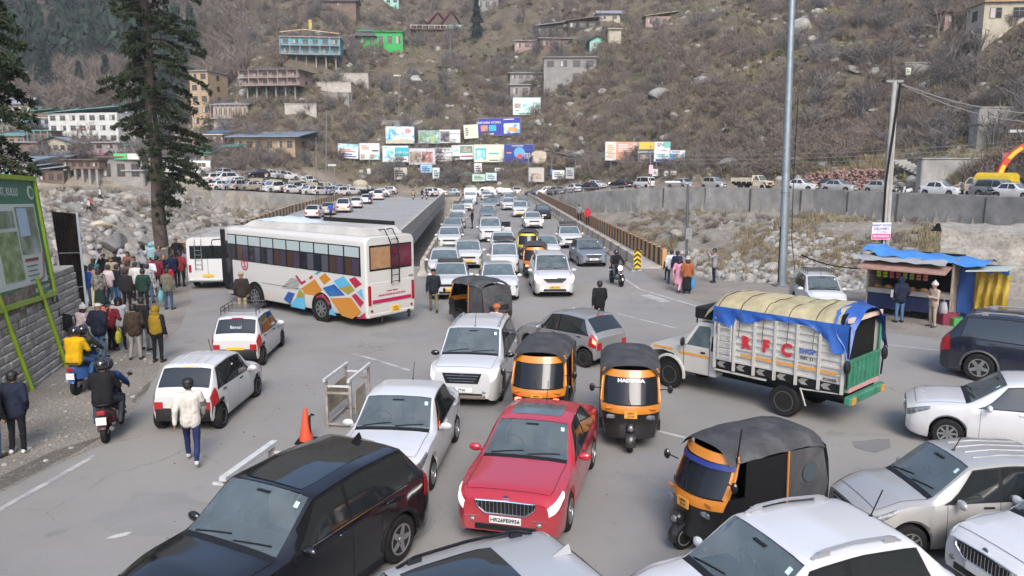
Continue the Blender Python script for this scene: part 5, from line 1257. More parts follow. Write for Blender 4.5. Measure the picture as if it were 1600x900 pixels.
V += [(0,34,226,250,'dark shack under a rusty lean-to roof at the left edge',PWD,'shed',RBR,1,3,{}),
 (84,132,184,198,'green roofed upper house behind the guest house',PC,'ridge',RG,1,4,dict(rise=.4)),
 (150,196,224,246,'grey two storey house below the pink roof edge',PG,'flat',RS,2,3,{}),
 (196,246,200,222,'white cube house under the pale blue one',PW,'flat',PW,1,3,{}),
 (110,160,236,256,'cream lodge with brown windows in the village middle',PC,'ridge',RP,1,4,dict(rise=.35)),
 (222,246,246,270,'yellow fronted shop near the white minibuses',PYE,'shed',RS,1,2,{}),
 (0,30,166,190,'brick house above the tin sheds at the left edge',PBR,'flat',RS,2,2,{}),
 (20,60,246,276,'stone hut above the bushes at the river bank',PG,'shed',RBL,1,2,{}),
 (300,348,212,236,'pink and white shop terrace right of the conifer trunk',PPK,'flat',PW,2,4,{}),
 (196,226,268,290,'small concrete pump house on the river bank',PG,'flat',RS,1,1,{}),
 (62,100,262,288,'tin sided cow shed at the river bank',PWD,'tilt',RS,1,3,{}),
 (0,24,250,272,'small teal shack at the left edge of the village',RT,'shed',RBR,1,2,{}),
 (128,152,156,176,'peach upper storey house beside the pagoda roof',POR,'ridge',RP,2,2,dict(rise=.3)),
 (44,80,186,208,'blue and white double house between the green tin roofs',PLB,'flat',PW,2,3,{}),
 (196,222,228,250,'tall narrow cream hotel behind the red shop',PC,'flat',RG,3,2,{}),
 (278,330,236,256,'low shops with a green board behind the minibuses',PC,'shed',RG,1,4,{})]
for (x0,x1,yt,yb,lab,wm_,rf,rmm,fl,ba,kw) in V: house(x0,x1,yt,yb,lab,wm_,rf,rmm,fl,ba,rng.uniform(-.2,.2),frame=WFB if wm_ is not PW else WFR,**kw)
# a lit shop sign board pair on the roof of the block building
for i,(x0,x1,m_,lab) in enumerate([(183,203,mat('green_board',(.12,.42,.16),.6),'bright green roof board in the village'),(204,222,PW,'white roof board in the village')]):
 p = hit(192,288); sc = p.y / CAM_F; o = MB().box((((x0 + x1) / 2 - 192) * sc * 1 + p.x,p.y - .3,p.z + 42 * sc),((x1 - x0) * sc,.15,9 * sc)).build('shop_board',m_); tag(o,lab,'sign')

# ================================================================ hoardings
POLE = mat('pole_grey',(.25,.255,.26),.55,.5,var=.3); CPOLE = mat('concrete_pole',(.36,.35,.33),.8,var=.25)
_pm = {}
def pmat(c):
 k = tuple(round(x,3) for x in c)
 if k not in _pm: _pm[k] = mat('print_%d' % len(_pm),k,.55)
 return _pm[k]
def photo_mat(name,cs,sc=2.5):
 if name in _M: return _M[name]
 return layered(name,[(.3,cs[0]),(.45,cs[1]),(.55,cs[2]),(.72,cs[3])],sc,rough=.5,bump=0,det=5)
PH_HILL = photo_mat('printed_hill_view',[(.05,.13,.05),(.16,.27,.10),(.25,.38,.42),(.55,.66,.74)],.9)
PH_SKY = photo_mat('printed_sky_view',[(.03,.15,.40),(.10,.36,.62),(.62,.72,.76),(.40,.55,.45)],.7)
PH_HOUSE = photo_mat('printed_lodge_view',[(.06,.06,.05),(.25,.17,.13),(.40,.33,.28),(.20,.28,.16)],1.4)
PH_TEAL = photo_mat('printed_teal_view',[(.03,.28,.34),(.16,.48,.54),(.60,.74,.76),(.30,.55,.58)],1.1)
PH_NIGHT = photo_mat('printed_night_view',[(.008,.012,.03),(.02,.03,.06),(.20,.18,.15),(.30,.28,.26)],1.2)
def hoarding(x0,y0,x1,y1,base,label,items=(),legs=2,roll=0.0,depth=None,cat='hoarding',name='hoarding',group=None,yaw=0.0,th=.18):
 """items: (kind, u0, v0, u1, v1, colour or material or (text,size,colour)) in unit coordinates, v up"""
 q = hit((x0 + x1) / 2,y1 + 3); d = depth or q.y - 1.0; p = AT((x0 + x1) / 2,(y0 + y1) / 2,d); sc = d / CAM_F; w,h = (x1 - x0) * sc,(y1 - y0) * sc
 t = thing(name,p,yaw,label,cat,group); t.rotation_euler = (0,roll,yaw)
 MB().box((0,0,0),(w,th,h)).build('panel',base if not isinstance(base,tuple) else pmat(base),t)
 fr = MB()
 for s in (-1,1): fr.box((s * w / 2,0,0),(.08,th + .05,h + .08)); fr.box((0,0,s * h / 2),(w - .08,th + .05,.08))
 fr.build('frame',POLE,t)
 for k,(kd,u0,v0,u1,v1,a) in enumerate(items):
  cx,cz = ((u0 + u1) / 2 - .5) * w,((v0 + v1) / 2 - .5) * h; off = -th / 2 - .02 - .012 * k
  if kd == 'r': MB().box((cx,off,cz),((u1 - u0) * w,.02,(v1 - v0) * h)).build('printed_picture',pmat(a) if isinstance(a,tuple) else a,t)
  elif kd == 't': lettering(a[0],(v1 - v0) * h,pmat(a[1]),t,(cx,off - .012,cz),'-y',.012 * (v1 - v0) * h,sx=1.0)
  elif kd == 'd': o = MB(); o.lathe([((v1 - v0) * h / 2,0),((v1 - v0) * h / 2,-.02),(.001,-.02)],(cx,off + .012,cz),'y',18); o.build('printed_disc',pmat(a) if isinstance(a,tuple) else a,t)
  elif kd == 'l':   # a block of small lines of print
   o = MB(); n = a[1]
   for j in range(n):
    z = ((v1 + (v0 - v1) * (j + .5) / n) - .5) * h; ww = (u1 - u0) * w * (.95 if j % 3 else .7); o.box((cx - ((u1 - u0) * w - ww) / 2,off,z),(ww,.02,(v1 - v0) * h / n * .5))
   o.build('print_lines',pmat(a[0]),t)
 if legs:
  for s in ((-.32,.32) if legs == 2 else (0,)):
   x = p.x + s * w; zb = tz(x,p.y + .1); L = p.z - h / 2 - zb
   o = MB().cyl((s * w,.12,-h / 2 + .05),(s * w,.12,-h / 2 - max(.3,L) - .3),.07,n=6); o.build('post',POLE,t)
 return t
WH = (.62,.63,.62); CR_ = (.60,.59,.46); TE = (.03,.38,.44); DK = (.05,.06,.07); NV = (.02,.035,.22); OG = (.60,.27,.15); MINT = (.52,.66,.63); RD = (.45,.06,.06); GN = (.05,.28,.15); YL = (.62,.42,.05)
hoarding(528,225,560,247,WH,'tilted white hoarding with teal picture strip and red print, first of the row',[('r',0.02,.68,.98,.97,PH_TEAL),('l',.08,.42,.9,.64,(RD,2)),('l',.1,.06,.95,.36,(NV,2))],2,.06)
hoarding(562,224,593,249,WH,'white hoarding with four small pictures along its foot',[('r',.05 + .24 * k,.06,.26 + .24 * k,.32,PH_TEAL if k % 2 else PH_HOUSE) for k in range(4)] + [('l',.1,.6,.5,.9,(OG,3)),('r',.62,.5,.95,.58,DK)],1)
hoarding(598,228,638,253,WH,'white and teal hoarding with a building picture',[('r',.03,.22,.44,.94,PH_TEAL),('r',.48,.36,.99,.90,TE),('t',.5,.5,.97,.66,('HOME STAY',WH)),('l',.5,.12,.95,.3,(DK,2))],2)
hoarding(639,232,680,257,(.45,.46,.50),'greyish hoarding with two brown lodge pictures side by side',[('r',.05,.14,.46,.78,PH_HOUSE),('r',.50,.14,.90,.78,photo_mat('printed_brick_view',[(.06,.04,.04),(.28,.12,.09),(.4,.2,.15),(.5,.48,.46)],1.5)),('l',.1,.84,.9,.96,(WH,1))],2)
hoarding(680,231,706,252,WH,'white hoarding reading HOTEL and MOUNTAIN TRAILS',[('r',.04,.6,.40,.95,PH_NIGHT),('t',.45,.76,.97,.93,('HOTEL',DK)),('t',.45,.56,.97,.70,('OUT TOWN',DK)),('t',.05,.26,.95,.40,('MOUNTAIN TRAILS',DK)),('l',.2,.08,.8,.2,(DK,1))],2)
hoarding(706,227,740,249,WH,'white hoarding with dark green picture and a red underline',[('r',.05,.52,.3,.92,PH_TEAL),('r',.38,.45,.95,.92,GN),('r',.42,.52,.90,.85,PH_HOUSE),('r',.40,.18,.95,.27,RD),('r',.04,.10,.36,.26,DK)],2,-.03)
hoarding(741,226,788,253,CR_,'cream hoarding with a turquoise arch drawing',[('r',.05,.15,.40,.78,TE),('r',.09,.15,.36,.68,PH_TEAL),('l',.48,.42,.95,.56,(TE,1)),('l',.5,.06,.9,.16,(DK,1))],2)
hoarding(788,226,834,254,NV,'dark blue hoarding with a balloon shaped emblem',[('d',.42,.25,.60,.85,(.10,.32,.58)),('d',.46,.2,.6,.5,RD),('l',.68,.22,.95,.55,(WH,4)),('l',.08,.48,.32,.6,(OG,1)),('l',.25,.88,.8,.95,(WH,1))],2)
hoarding(603,198,647,224,PH_SKY,'painted blue sky and hills hoarding in the upper row',[('r',.64,.5,.94,.95,(.66,.62,.64)),('d',.38,.55,.55,.95,(.66,.64,.52)),('r',.03,.03,.95,.22,(.48,.44,.28)),('r',.45,.25,.95,.36,WH),('l',.68,.58,.9,.88,(RD,4))],2)
hoarding(654,204,687,224,PH_HILL,'green hill picture hoarding in the upper row',[('d',.5,.15,.8,.6,(.30,.42,.16)),('l',.05,.06,.95,.16,(WH,1))],2)
hoarding(687,203,719,223,WH,'white hoarding with a night hotel picture joined to the green hill picture',[('r',.04,.08,.48,.88,PH_NIGHT),('t',.52,.62,.97,.76,('BANYAN INN',DK)),('l',.6,.2,.92,.3,(DK,1))],2)
hoarding(725,195,747,216,CR_,'small cream board leaning beside the royal blue hoarding',[('l',.1,.2,.35,.8,(DK,4))],1,-.07)
t = hoarding(748,185,813,211,(.028,.03,.30),'royal blue hoarding with an orange house picture',[('r',.06,.26,.22,.60,(.55,.22,.16)),('r',.25,.26,.42,.60,TE),('t',.04,.66,.46,.84,('SAMVARA HOMES',WH)),('r',.60,.10,.97,.68,PH_SKY),('r',.70,.20,.92,.45,(.62,.30,.10)),('l',.6,.86,.95,.96,(WH,1)),('r',.12,.06,.36,.14,WH)],2,-.03)
hoarding(802,153,844,179,MINT,'pale mint hoarding highest on the slope with three small pictures',[('r',.05,.4,.28,.66,PH_HOUSE),('r',.36,.3,.66,.62,PH_TEAL),('r',.72,.42,.97,.72,PH_HILL),('l',.08,.2,.3,.28,(DK,1)),('l',.2,.06,.9,.14,(GN,1))],2)
hoarding(946,222,998,250,OG,'orange hoarding with a pale panel of print at its edge',[('r',0,0,.32,1,(.52,.52,.47)),('l',.06,.1,.28,.85,(OG,7)),('l',.38,.45,.8,.9,(WH,5)),('r',.82,.78,.96,.9,WH)],2)
hoarding(998,222,1022,252,DK,'black and yellow hoarding reading LOUNGE & BAR',[('r',0.02,.62,.98,.98,YL),('t',.02,.42,.98,.55,('LOUNGE & BAR',WH)),('r',.12,.12,.8,.34,PH_HOUSE)],2)
hoarding(1022,222,1047,252,WH,'white hoarding with SPA in dark capitals',[('t',.28,.70,.56,.96,('SPA',DK)),('r',.6,.7,.98,.98,(.12,.45,.36)),('t',.3,.5,.9,.62,('OPEN',RD)),('l',.2,.22,.9,.4,(TE,2)),('r',.1,.03,.95,.12,NV)],2)
hoarding(1047,235,1070,252,WH,'low white hoarding with blue and purple pictures beside SPA',[('r',.02,.25,.55,.7,(.02,.2,.5)),('r',.3,.2,.55,.7,PH_HOUSE),('r',.02,.02,.35,.2,(.28,.04,.32)),('r',.58,.1,.98,.7,PH_TEAL),('l',.1,.78,.9,.92,(NV,1))],2)
for a in [(657,257,675,270,(.25,.45,.70),'sky blue road direction board on two posts'),(676,262,687,279,MINT,'narrow turquoise notice below the grey hoarding'),(741,255,753,271,WH,'white notice with dark picture above the van roof'),(738,272,758,283,(.40,.58,.45),'green and white picture notice by the far road'),(759,270,776,282,(.45,.60,.66),'pale blue picture notice by the far road'),(724,269,733,277,(.03,.22,.15),'small dark green road sign'),(773,262,787,269,WH,'white stencilled board reading LPS'),(863,266,882,280,WH,'white notice board under the shelter roof'),(616,262,636,280,(.42,.38,.33),'blank concrete notice slab beside the street lamp'),(826,262,850,284,(.42,.39,.36),'peeling poster wall beside the far bridge end'),(884,262,897,279,(.35,.36,.37),'grey notice at the end of the shelter'),(1019,264,1028,275,WH,'first small white poster pasted on the bank'),(1038,267,1044,275,WH,'narrow white poster pasted on the bank'),(1048,267,1057,274,WH,'wide white poster pasted on the bank'),(1415 - 0,106,1423,117,(.56,.60,.42),'pale square board on the hillside terrace')]:
 nm = a[5]; it = [('l',.15,.2,.85,.8,(DK,3))] if 'notice' in nm or 'board' in nm else [('r',.2,.2,.8,.6,PH_HOUSE)]
 if 'LPS' in nm: it = [('t',.15,.25,.85,.75,('LPS',RD))]
 hoarding(*a[:4],a[4],nm,it,1,cat='notice',name='notice_board',th=.08)

# ================================================================ the big green forest board
Bc = AT(83,441,22.3); Tc = AT(46,263,22.5); dr = Vector((.6,-2.7,0)).normalized(); up = (Tc - Bc); PHt = up.length; up.normalize(); PL_ = 7.2
nrm = dr.cross(up).normalized()
if nrm.x < 0: nrm = -nrm
bb = thing('billboard',(0,0,0),0,'big green forest department billboard in a lime frame leaning on the stone wall','billboard')
M3 = Matrix((-dr,-nrm,up)).transposed(); o_ = Bc + dr * PL_    # local x runs from far left to the right edge
bb.matrix_world = Matrix.Translation(o_) @ M3.to_4x4()
LIME = mat('lime_frame_paint',(.25,.37,.025),.45,var=.15); DG = mat('billboard_green',(.022,.14,.075),.4); PLG = mat('billboard_pale',(.50,.56,.50),.45)
def bp(n,x0,z0,x1,z1,y,m): return MB().box(((x0 + x1) / 2,y,(z0 + z1) / 2),(x1 - x0,.02,z1 - z0)).build(n,m,bb)
H_ = PHt; bp('panel',0,0,PL_,H_,.04,DG); MB().box((PL_ / 2,.1,H_ / 2),(PL_,.08,H_)).build('backing',POLE,bb)
fr = MB()
for z in (0,H_): fr.box((PL_ / 2,.04,z),(PL_ + .16,.16,.13))
for x in (0,PL_): fr.box((x,.04,H_ / 2),(.13,.16,H_ - .13))
fr.build('frame',LIME,bb)
bp('printed_sheet',.1,.42,PL_ - .32,H_ - .72,.02,PLG)
VIEW1 = layered('printed_forest_view',[(.3,(.03,.05,.02)),(.45,(.10,.15,.06)),(.58,(.22,.27,.22)),(.72,(.42,.50,.55))],1.3,bump=0,rough=.4)
VIEW2 = layered('printed_bush_view',[(.3,(.04,.07,.02)),(.5,(.16,.24,.07)),(.7,(.36,.42,.30))],2.6,bump=0,rough=.4)
bp('printed_picture',PL_ - 1.75,1.25,PL_ - .42,H_ - .8,.008,VIEW1); bp('printed_picture',PL_ - 3.1,.6,PL_ - 1.85,1.9,.008,VIEW2); bp('printed_picture',PL_ - 3.3,2.0,PL_ - 1.9,H_ - .9,.008,VIEW1)
bp('printed_sky',PL_ - 1.65,H_ - 1.6,PL_ - 1.0,H_ - .84,.004,mat('print_sky',(.34,.47,.60),.4)); bp('printed_bar',PL_ - 1.65,1.05,PL_ - .75,1.13,.004,mat('print_maroon',(.20,.05,.04),.5))
ln = MB()
for k in range(4): ln.box((PL_ - 1.25,.004,.92 - k * .13),(.75 - .12 * (k % 2),.02,.035))
ln.build('print_lines',mat('print_grey',(.12,.14,.12),.5),bb)
wv = MB(); wv.tube([(PL_ - .95,.004,.46),(PL_ - .62,.004,.55),(PL_ - .5,.004,.8),(PL_ - .34,.004,1.25)],.03,4); wv.build('printed_ribbon',mat('print_maroon'),bb)
lettering('FOREST DEPARTMENT, KULLU',.30,PLG,bb,(PL_ - 2.95,.018,H_ - .40),'-y',.006,sx=.82)
lettering('in Old Manali Nature Park lies a Nature lovers walk',.15,PLG,bb,(PL_ - 2.5,.018,.22),'-y',.002,sx=.85)
em = MB(); em.lathe([(.2,0),(.2,-.02),(.001,-.02)],(PL_ - .42,.024,H_ - .40),'y',20); em.build('emblem',PLG,bb); em = MB(); em.lathe([(.13,0),(.13,-.02),(.001,-.02)],(PL_ - .42,.008,H_ - .40),'y',20); em.build('emblem_ring',DG,bb)
for fpx,s in (((104,572),1.15),((51,610),3.7)):
 f = G(*fpx); tp = Bc + dr * s + up * .3; inv = bb.matrix_world.inverted()
 q = MB(); q.T = inv.to_4x4(); e = (tp - f); q.cyl(f - e.normalized() * .1,f + e,.065,n=6); q.build('post',LIME,bb)
nt = thing('notice_board',AT(33,484,20.6),0,'small red and yellow notice fixed to the lime post under the forest billboard','notice'); nt.rotation_euler = (R(0),R(4),R(70))
MB().box((0,0,0),(.42,.02,.72)).build('panel',mat('notice_red',(.50,.05,.09),.5),nt); MB().box((0,-.015,-.16),(.38,.012,.2)).build('printed_band',mat('notice_yellow',(.62,.42,.06),.5),nt)
lettering('RENT',.13,PLG,nt,(0,-.016,.2),'-y',.003); lettering('A BIKE',.10,PLG,nt,(0,-.016,.05),'-y',.002); lettering('CALL US',.08,mat('notice_red'),nt,(0,-.024,-.16),'-y',.002)
# corrugated black sheet gate beside the wall
a,b = AT(80,330,30.2),AT(119,334,31.4); ga,gb = Vector((a.x + .25,a.y,-.1)),Vector((b.x + .05,b.y,-.1))
sg = thing('sheet_fence',(0,0,0),0,'tall rusty black corrugated sheet fence at the end of the stone wall','fence'); q = MB(); n = 26; pts = []
for i in range(n + 1):
 f = i / n; lo = ga.lerp(gb,f); hi = Vector((a.x,a.y,a.z)).lerp(b,f); of = Vector((.03,-.05,0)) * (1 if i % 2 else -1); pts += [tuple(lo + of),tuple(hi + of)]
q.grid(pts,n + 1,2); q.build('sheet',layered('rusty_black_sheet',[(.3,(.012,.010,.009)),(.55,(.030,.024,.02)),(.75,(.075,.052,.04))],1.6,rough=.6,bump=.2),sg)
MB().tube([gb + Vector((.08,-.05,0)),Vector((b.x + .06,b.y - .05,b.z + .05))],.05,6).build('post',mat('pale_steel_post',(.40,.46,.50),.4,.4),sg)
q = MB()
for f in (.25,.6): q.tube([ga.lerp(a,f) + Vector((.02,.06,0)),gb.lerp(b,f) + Vector((.02,.06,0))],.035,5)
q.build('rail',POLE,sg)

# ================================================================ poles and wires
def post(px,pyb,pyt,r0,r1,label,m=POLE,depth=None,n=10,cat='pole',name='utility_pole'):
 b = AT(px[0],pyb,depth) if depth else G(px[0],pyb); tpt = AT(px[1],pyt,b.y)
 t = thing(name,b,0,label,cat); d = tpt - b; o = MB(); o.cyl((0,0,-.4),d,r0,r1,n); o.build('pole',m,t,40); return t,d,b
t,d,b = post((1222,1240),447,-60,.21,.14,'tall tapered steel mast rising out of the picture beside the parked white car',mat('blue_grey_steel',(.30,.35,.38),.4,.55,var=.25),n=12,cat='light mast',name='light_mast')
MB().box((0,0,.02),(.8,.8,.08)).build('base_plate',POLE,t); MB().cyl((d * .30),(d * .305),.215,n=12).build('joint_ring',POLE,t)
q = MB(); q.tube([(-.25,-.05,2.9),(-.24,-.05,1.5),(-.22,-.06,.2)],.035,5); q.tube([(.2,-.15,9),(.19,-.2,5),(.24,-.25,2.4),(.5,-.2,.8)],.02,4); q.build('cable',RUB,t)
t,d,b = post((1072,1075),446,288,.075,.065,'dark street lamp post with a short arm at the edge of the gravel',mat('dark_steel',(.10,.11,.12),.5,.4),cat='street lamp',name='street_lamp')
MB().cyl(d,d + Vector((-.85,0,.12)),.035,n=6).build('arm',POLE,t); MB().box(tuple(d + Vector((-.75,0,.1))),(.75,.28,.12),bev=.04).build('lamp_head',PW,t); MB().box((0,-.12,d.z * .52),(.3,.16,.55)).build('control_box',POLE,t)
t,d,b = post((1374,1398),440,127,.12,.09,'concrete power pole carrying a pink food delivery sign above the stall',CPOLE,depth=33,cat='power pole')
MB().cyl((.30,.15,-.3),d + Vector((.14,.1,-.1)),.10,.08,8).build('brace',CPOLE,t); MB().box(tuple(d),(.7,.1,.1)).build('crossarm',POLE,t)
ft = d.copy(); q = MB(); q.tube([d + Vector((.2,-.1,-.1)),d * .8 + Vector((.06,-.16,0)),d * .5 + Vector((-.12,-.16,0)),d * .12 + Vector((-.08,-.16,0))],.05,5); q.build('cable',RUB,t)
ctop = b + d
sp = AT(1377,361,32.8); nb_ = thing('notice_board',sp,0,'pink and white NIGHT FOOD DELIVERY sign on the concrete pole','sign'); MB().box((0,0,0),(.80,.03,.72)).build('panel',mat('sign_white',(.62,.60,.62),.5),nb_)
MB().box((0,-.02,-.22),(.76,.012,.22)).build('printed_band',mat('sign_pink',(.55,.04,.20),.5),nb_); NVI = mat('sign_navy',(.04,.05,.20),.5)
lettering('NIGHT FOOD',.135,NVI,nb_,(0,-.018,.24),'-y',.004,sx=.95); lettering('DELIVERY',.15,NVI,nb_,(0,-.018,.09),'-y',.004,sx=1.0); lettering('HOT & FRESH',.08,mat('sign_pink'),nb_,(0,-.018,-.04),'-y',.002); lettering('82192-82722',.14,mat('sign_white'),nb_,(0,-.028,-.22),'-y',.003,sx=.9)
for (pxb,pxt,yb,yt,r,lab,lampk) in [(509,510,305,172,.11,'rusty pole beside the left parking rows',0),(494,494,298,215,.10,'second thin pole beside the left parking rows',0),(523,523,298,258,.07,'short street lamp with a white head at the parking rows',1),(577,577,282,246,.08,'pole with a white meter box under the row of hoardings',2),(704,704,103,52,.09,'thin white lamp pole below the red chalets',0),(623,624,176,118,.09,'thin lamp pole in the dry grass of the middle slope',1),(587,588,205,165,.05,'thin dark post above the picture hoardings',0),(862,862,286,236,.07,'grey post with a blue sign by the far shelter',3),(1016,1017,296,226,.08,'white post with a pink sign in front of the spa hoarding',4),(1595,1595,236,205,.05,'thin lamp post by the temple arch',1),(330,330,40,-30,.08,'thin pylon pole among the trees above the village',0)]:
 p = hit(pxb,yb); t,d,b = post((pxb,pxt),yb,yt,r,r * .8,lab,POLE if '  ' not in lab else CPOLE,depth=p.y,n=6,cat='pole')
 if lampk == 1: MB().box(tuple(d + Vector((-.5,0,0))),(1.6,.35,.3)).build('lamp_head',PW,t)
 if lampk == 2: MB().box((0,-.2,d.z * .4),(.7,.2,1.1)).build('meter_box',PW,t)
 if lampk == 3: MB().box((0,-.12,d.z * .35),(.55,.05,1.1)).build('sign_plate',mat('sign_blue',(.05,.22,.45),.5),t)
 if lampk == 4: MB().box((0,-.12,d.z * .45),(.6,.05,1.3)).build('sign_plate',mat('sign_pale_pink',(.55,.38,.44),.5),t)
def wire(a,b,sag,r,label,m=None,name='overhead_wire',grp=None):
 a,b = Vector(a),Vector(b); pts = [a.lerp(b,k / 14) - Vector((0,0,sag * 4 * (k / 14) * (1 - k / 14))) for k in range(15)]
 return tag(MB().tube(pts,r,4).build(name,m or RUB),label,'wire',grp)
GW = mat('grey_wire',(.20,.20,.20),.6)
wire(ctop,AT(1700,172,40),.6,.025,'overhead wire running from the concrete pole top out over the road',GW); wire(ctop,AT(1700,185,40),.75,.02,'lower overhead wire from the concrete pole top',GW)
wire(AT(1252,398,36.6),AT(1345,420,31),.15,.03,'black cable sagging from the steel mast to the stall')
p1_,p2_ = AT(862,236,150),AT(1017,226,128)
for k,(ya,yb_) in enumerate([(232,212),(238,220),(244,228)]): wire(AT(860,ya,148),AT(1700,yb_,78),1.6,.035,'pale power line strung across the slope above the far road',GW,grp='power lines above the far road')
for k in range(3): wire(AT(95 + 8 * k,35 + 4 * k,420),AT(215,155 - 4 * k,230),6,.09,'pale cable climbing the wooded slope',GW,grp='cables climbing the wooded slope')
# temple arch at the right end of the far road
p = AT(1650,240,74); ar = thing('temple_arch',(p.x,p.y,tz(p.x,p.y)),-.2,'red and yellow painted arch gateway above the far road','arch'); zc_ = p.z - tz(p.x,p.y) - .8
o = MB(); prev = None; n = 18; vs = []
for i in range(n + 1):
 th = math.pi * i / n
 for rr in (4.45,5.0):
  for y in (-.25,.25): vs.append((rr * math.cos(th),y,zc_ - 1.6 + rr * .82 * math.sin(th)))
fs = []
for i in range(n):
 k = i * 4; fs += [(k,k + 4,k + 6,k + 2),(k + 1,k + 3,k + 7,k + 5),(k + 2,k + 6,k + 7,k + 3),(k,k + 1,k + 5,k + 4)]
o.add(vs,fs); o.build('arch_band',mat('temple_red',(.48,.07,.04),.6),ar)
o = MB(); vs = [];
for i in range(n + 1):
 th = math.pi * i / n
 for rr in (4.55,4.9): vs.append((rr * math.cos(th),-.27,zc_ - 1.6 + rr * .82 * math.sin(th)))
o.add(vs,[(i * 2,i * 2 + 1,i * 2 + 3,i * 2 + 2) for i in range(n) if i % 3]); o.build('painted_letters',mat('temple_yellow',(.62,.42,.05),.6),ar)
for s in (-1,1): MB().box((s * 4.55,0,(zc_ - 1.6) / 2),(.75,.6,zc_ - 1.6)).build('pillar',POR,ar)
MB().box((-4.55,0,zc_ - .2),(.05,.04,2.4)).build('flag_stick',POLE,ar); MB().box((-4.3,0,zc_ + .5),(.5,.04,.8)).build('flag',PRD,ar)
# shelter under the blue hoarding
p = hit(862,287); sh = thing('shelter',p,0,'open shelter with a dark sagging roof behind the far bridge end','shelter'); q = MB(); q.grid([(-5 + 1.0 * i,y,6.0 + .5 * math.sin(i * .5) - .05 * i) for i in range(11) for y in (-1,2)],11,2); q.grid([(-5 + 1.0 * i,y,6.12 + .5 * math.sin(i * .5) - .05 * i) for i in range(11) for y in (-1,2)],11,2); q.build('roof',PDK,sh)
for x in (-4.6,0,4.6): MB().cyl((x,0,-.4),(x,0,6.0),.09,n=6).build('post',POLE,sh)
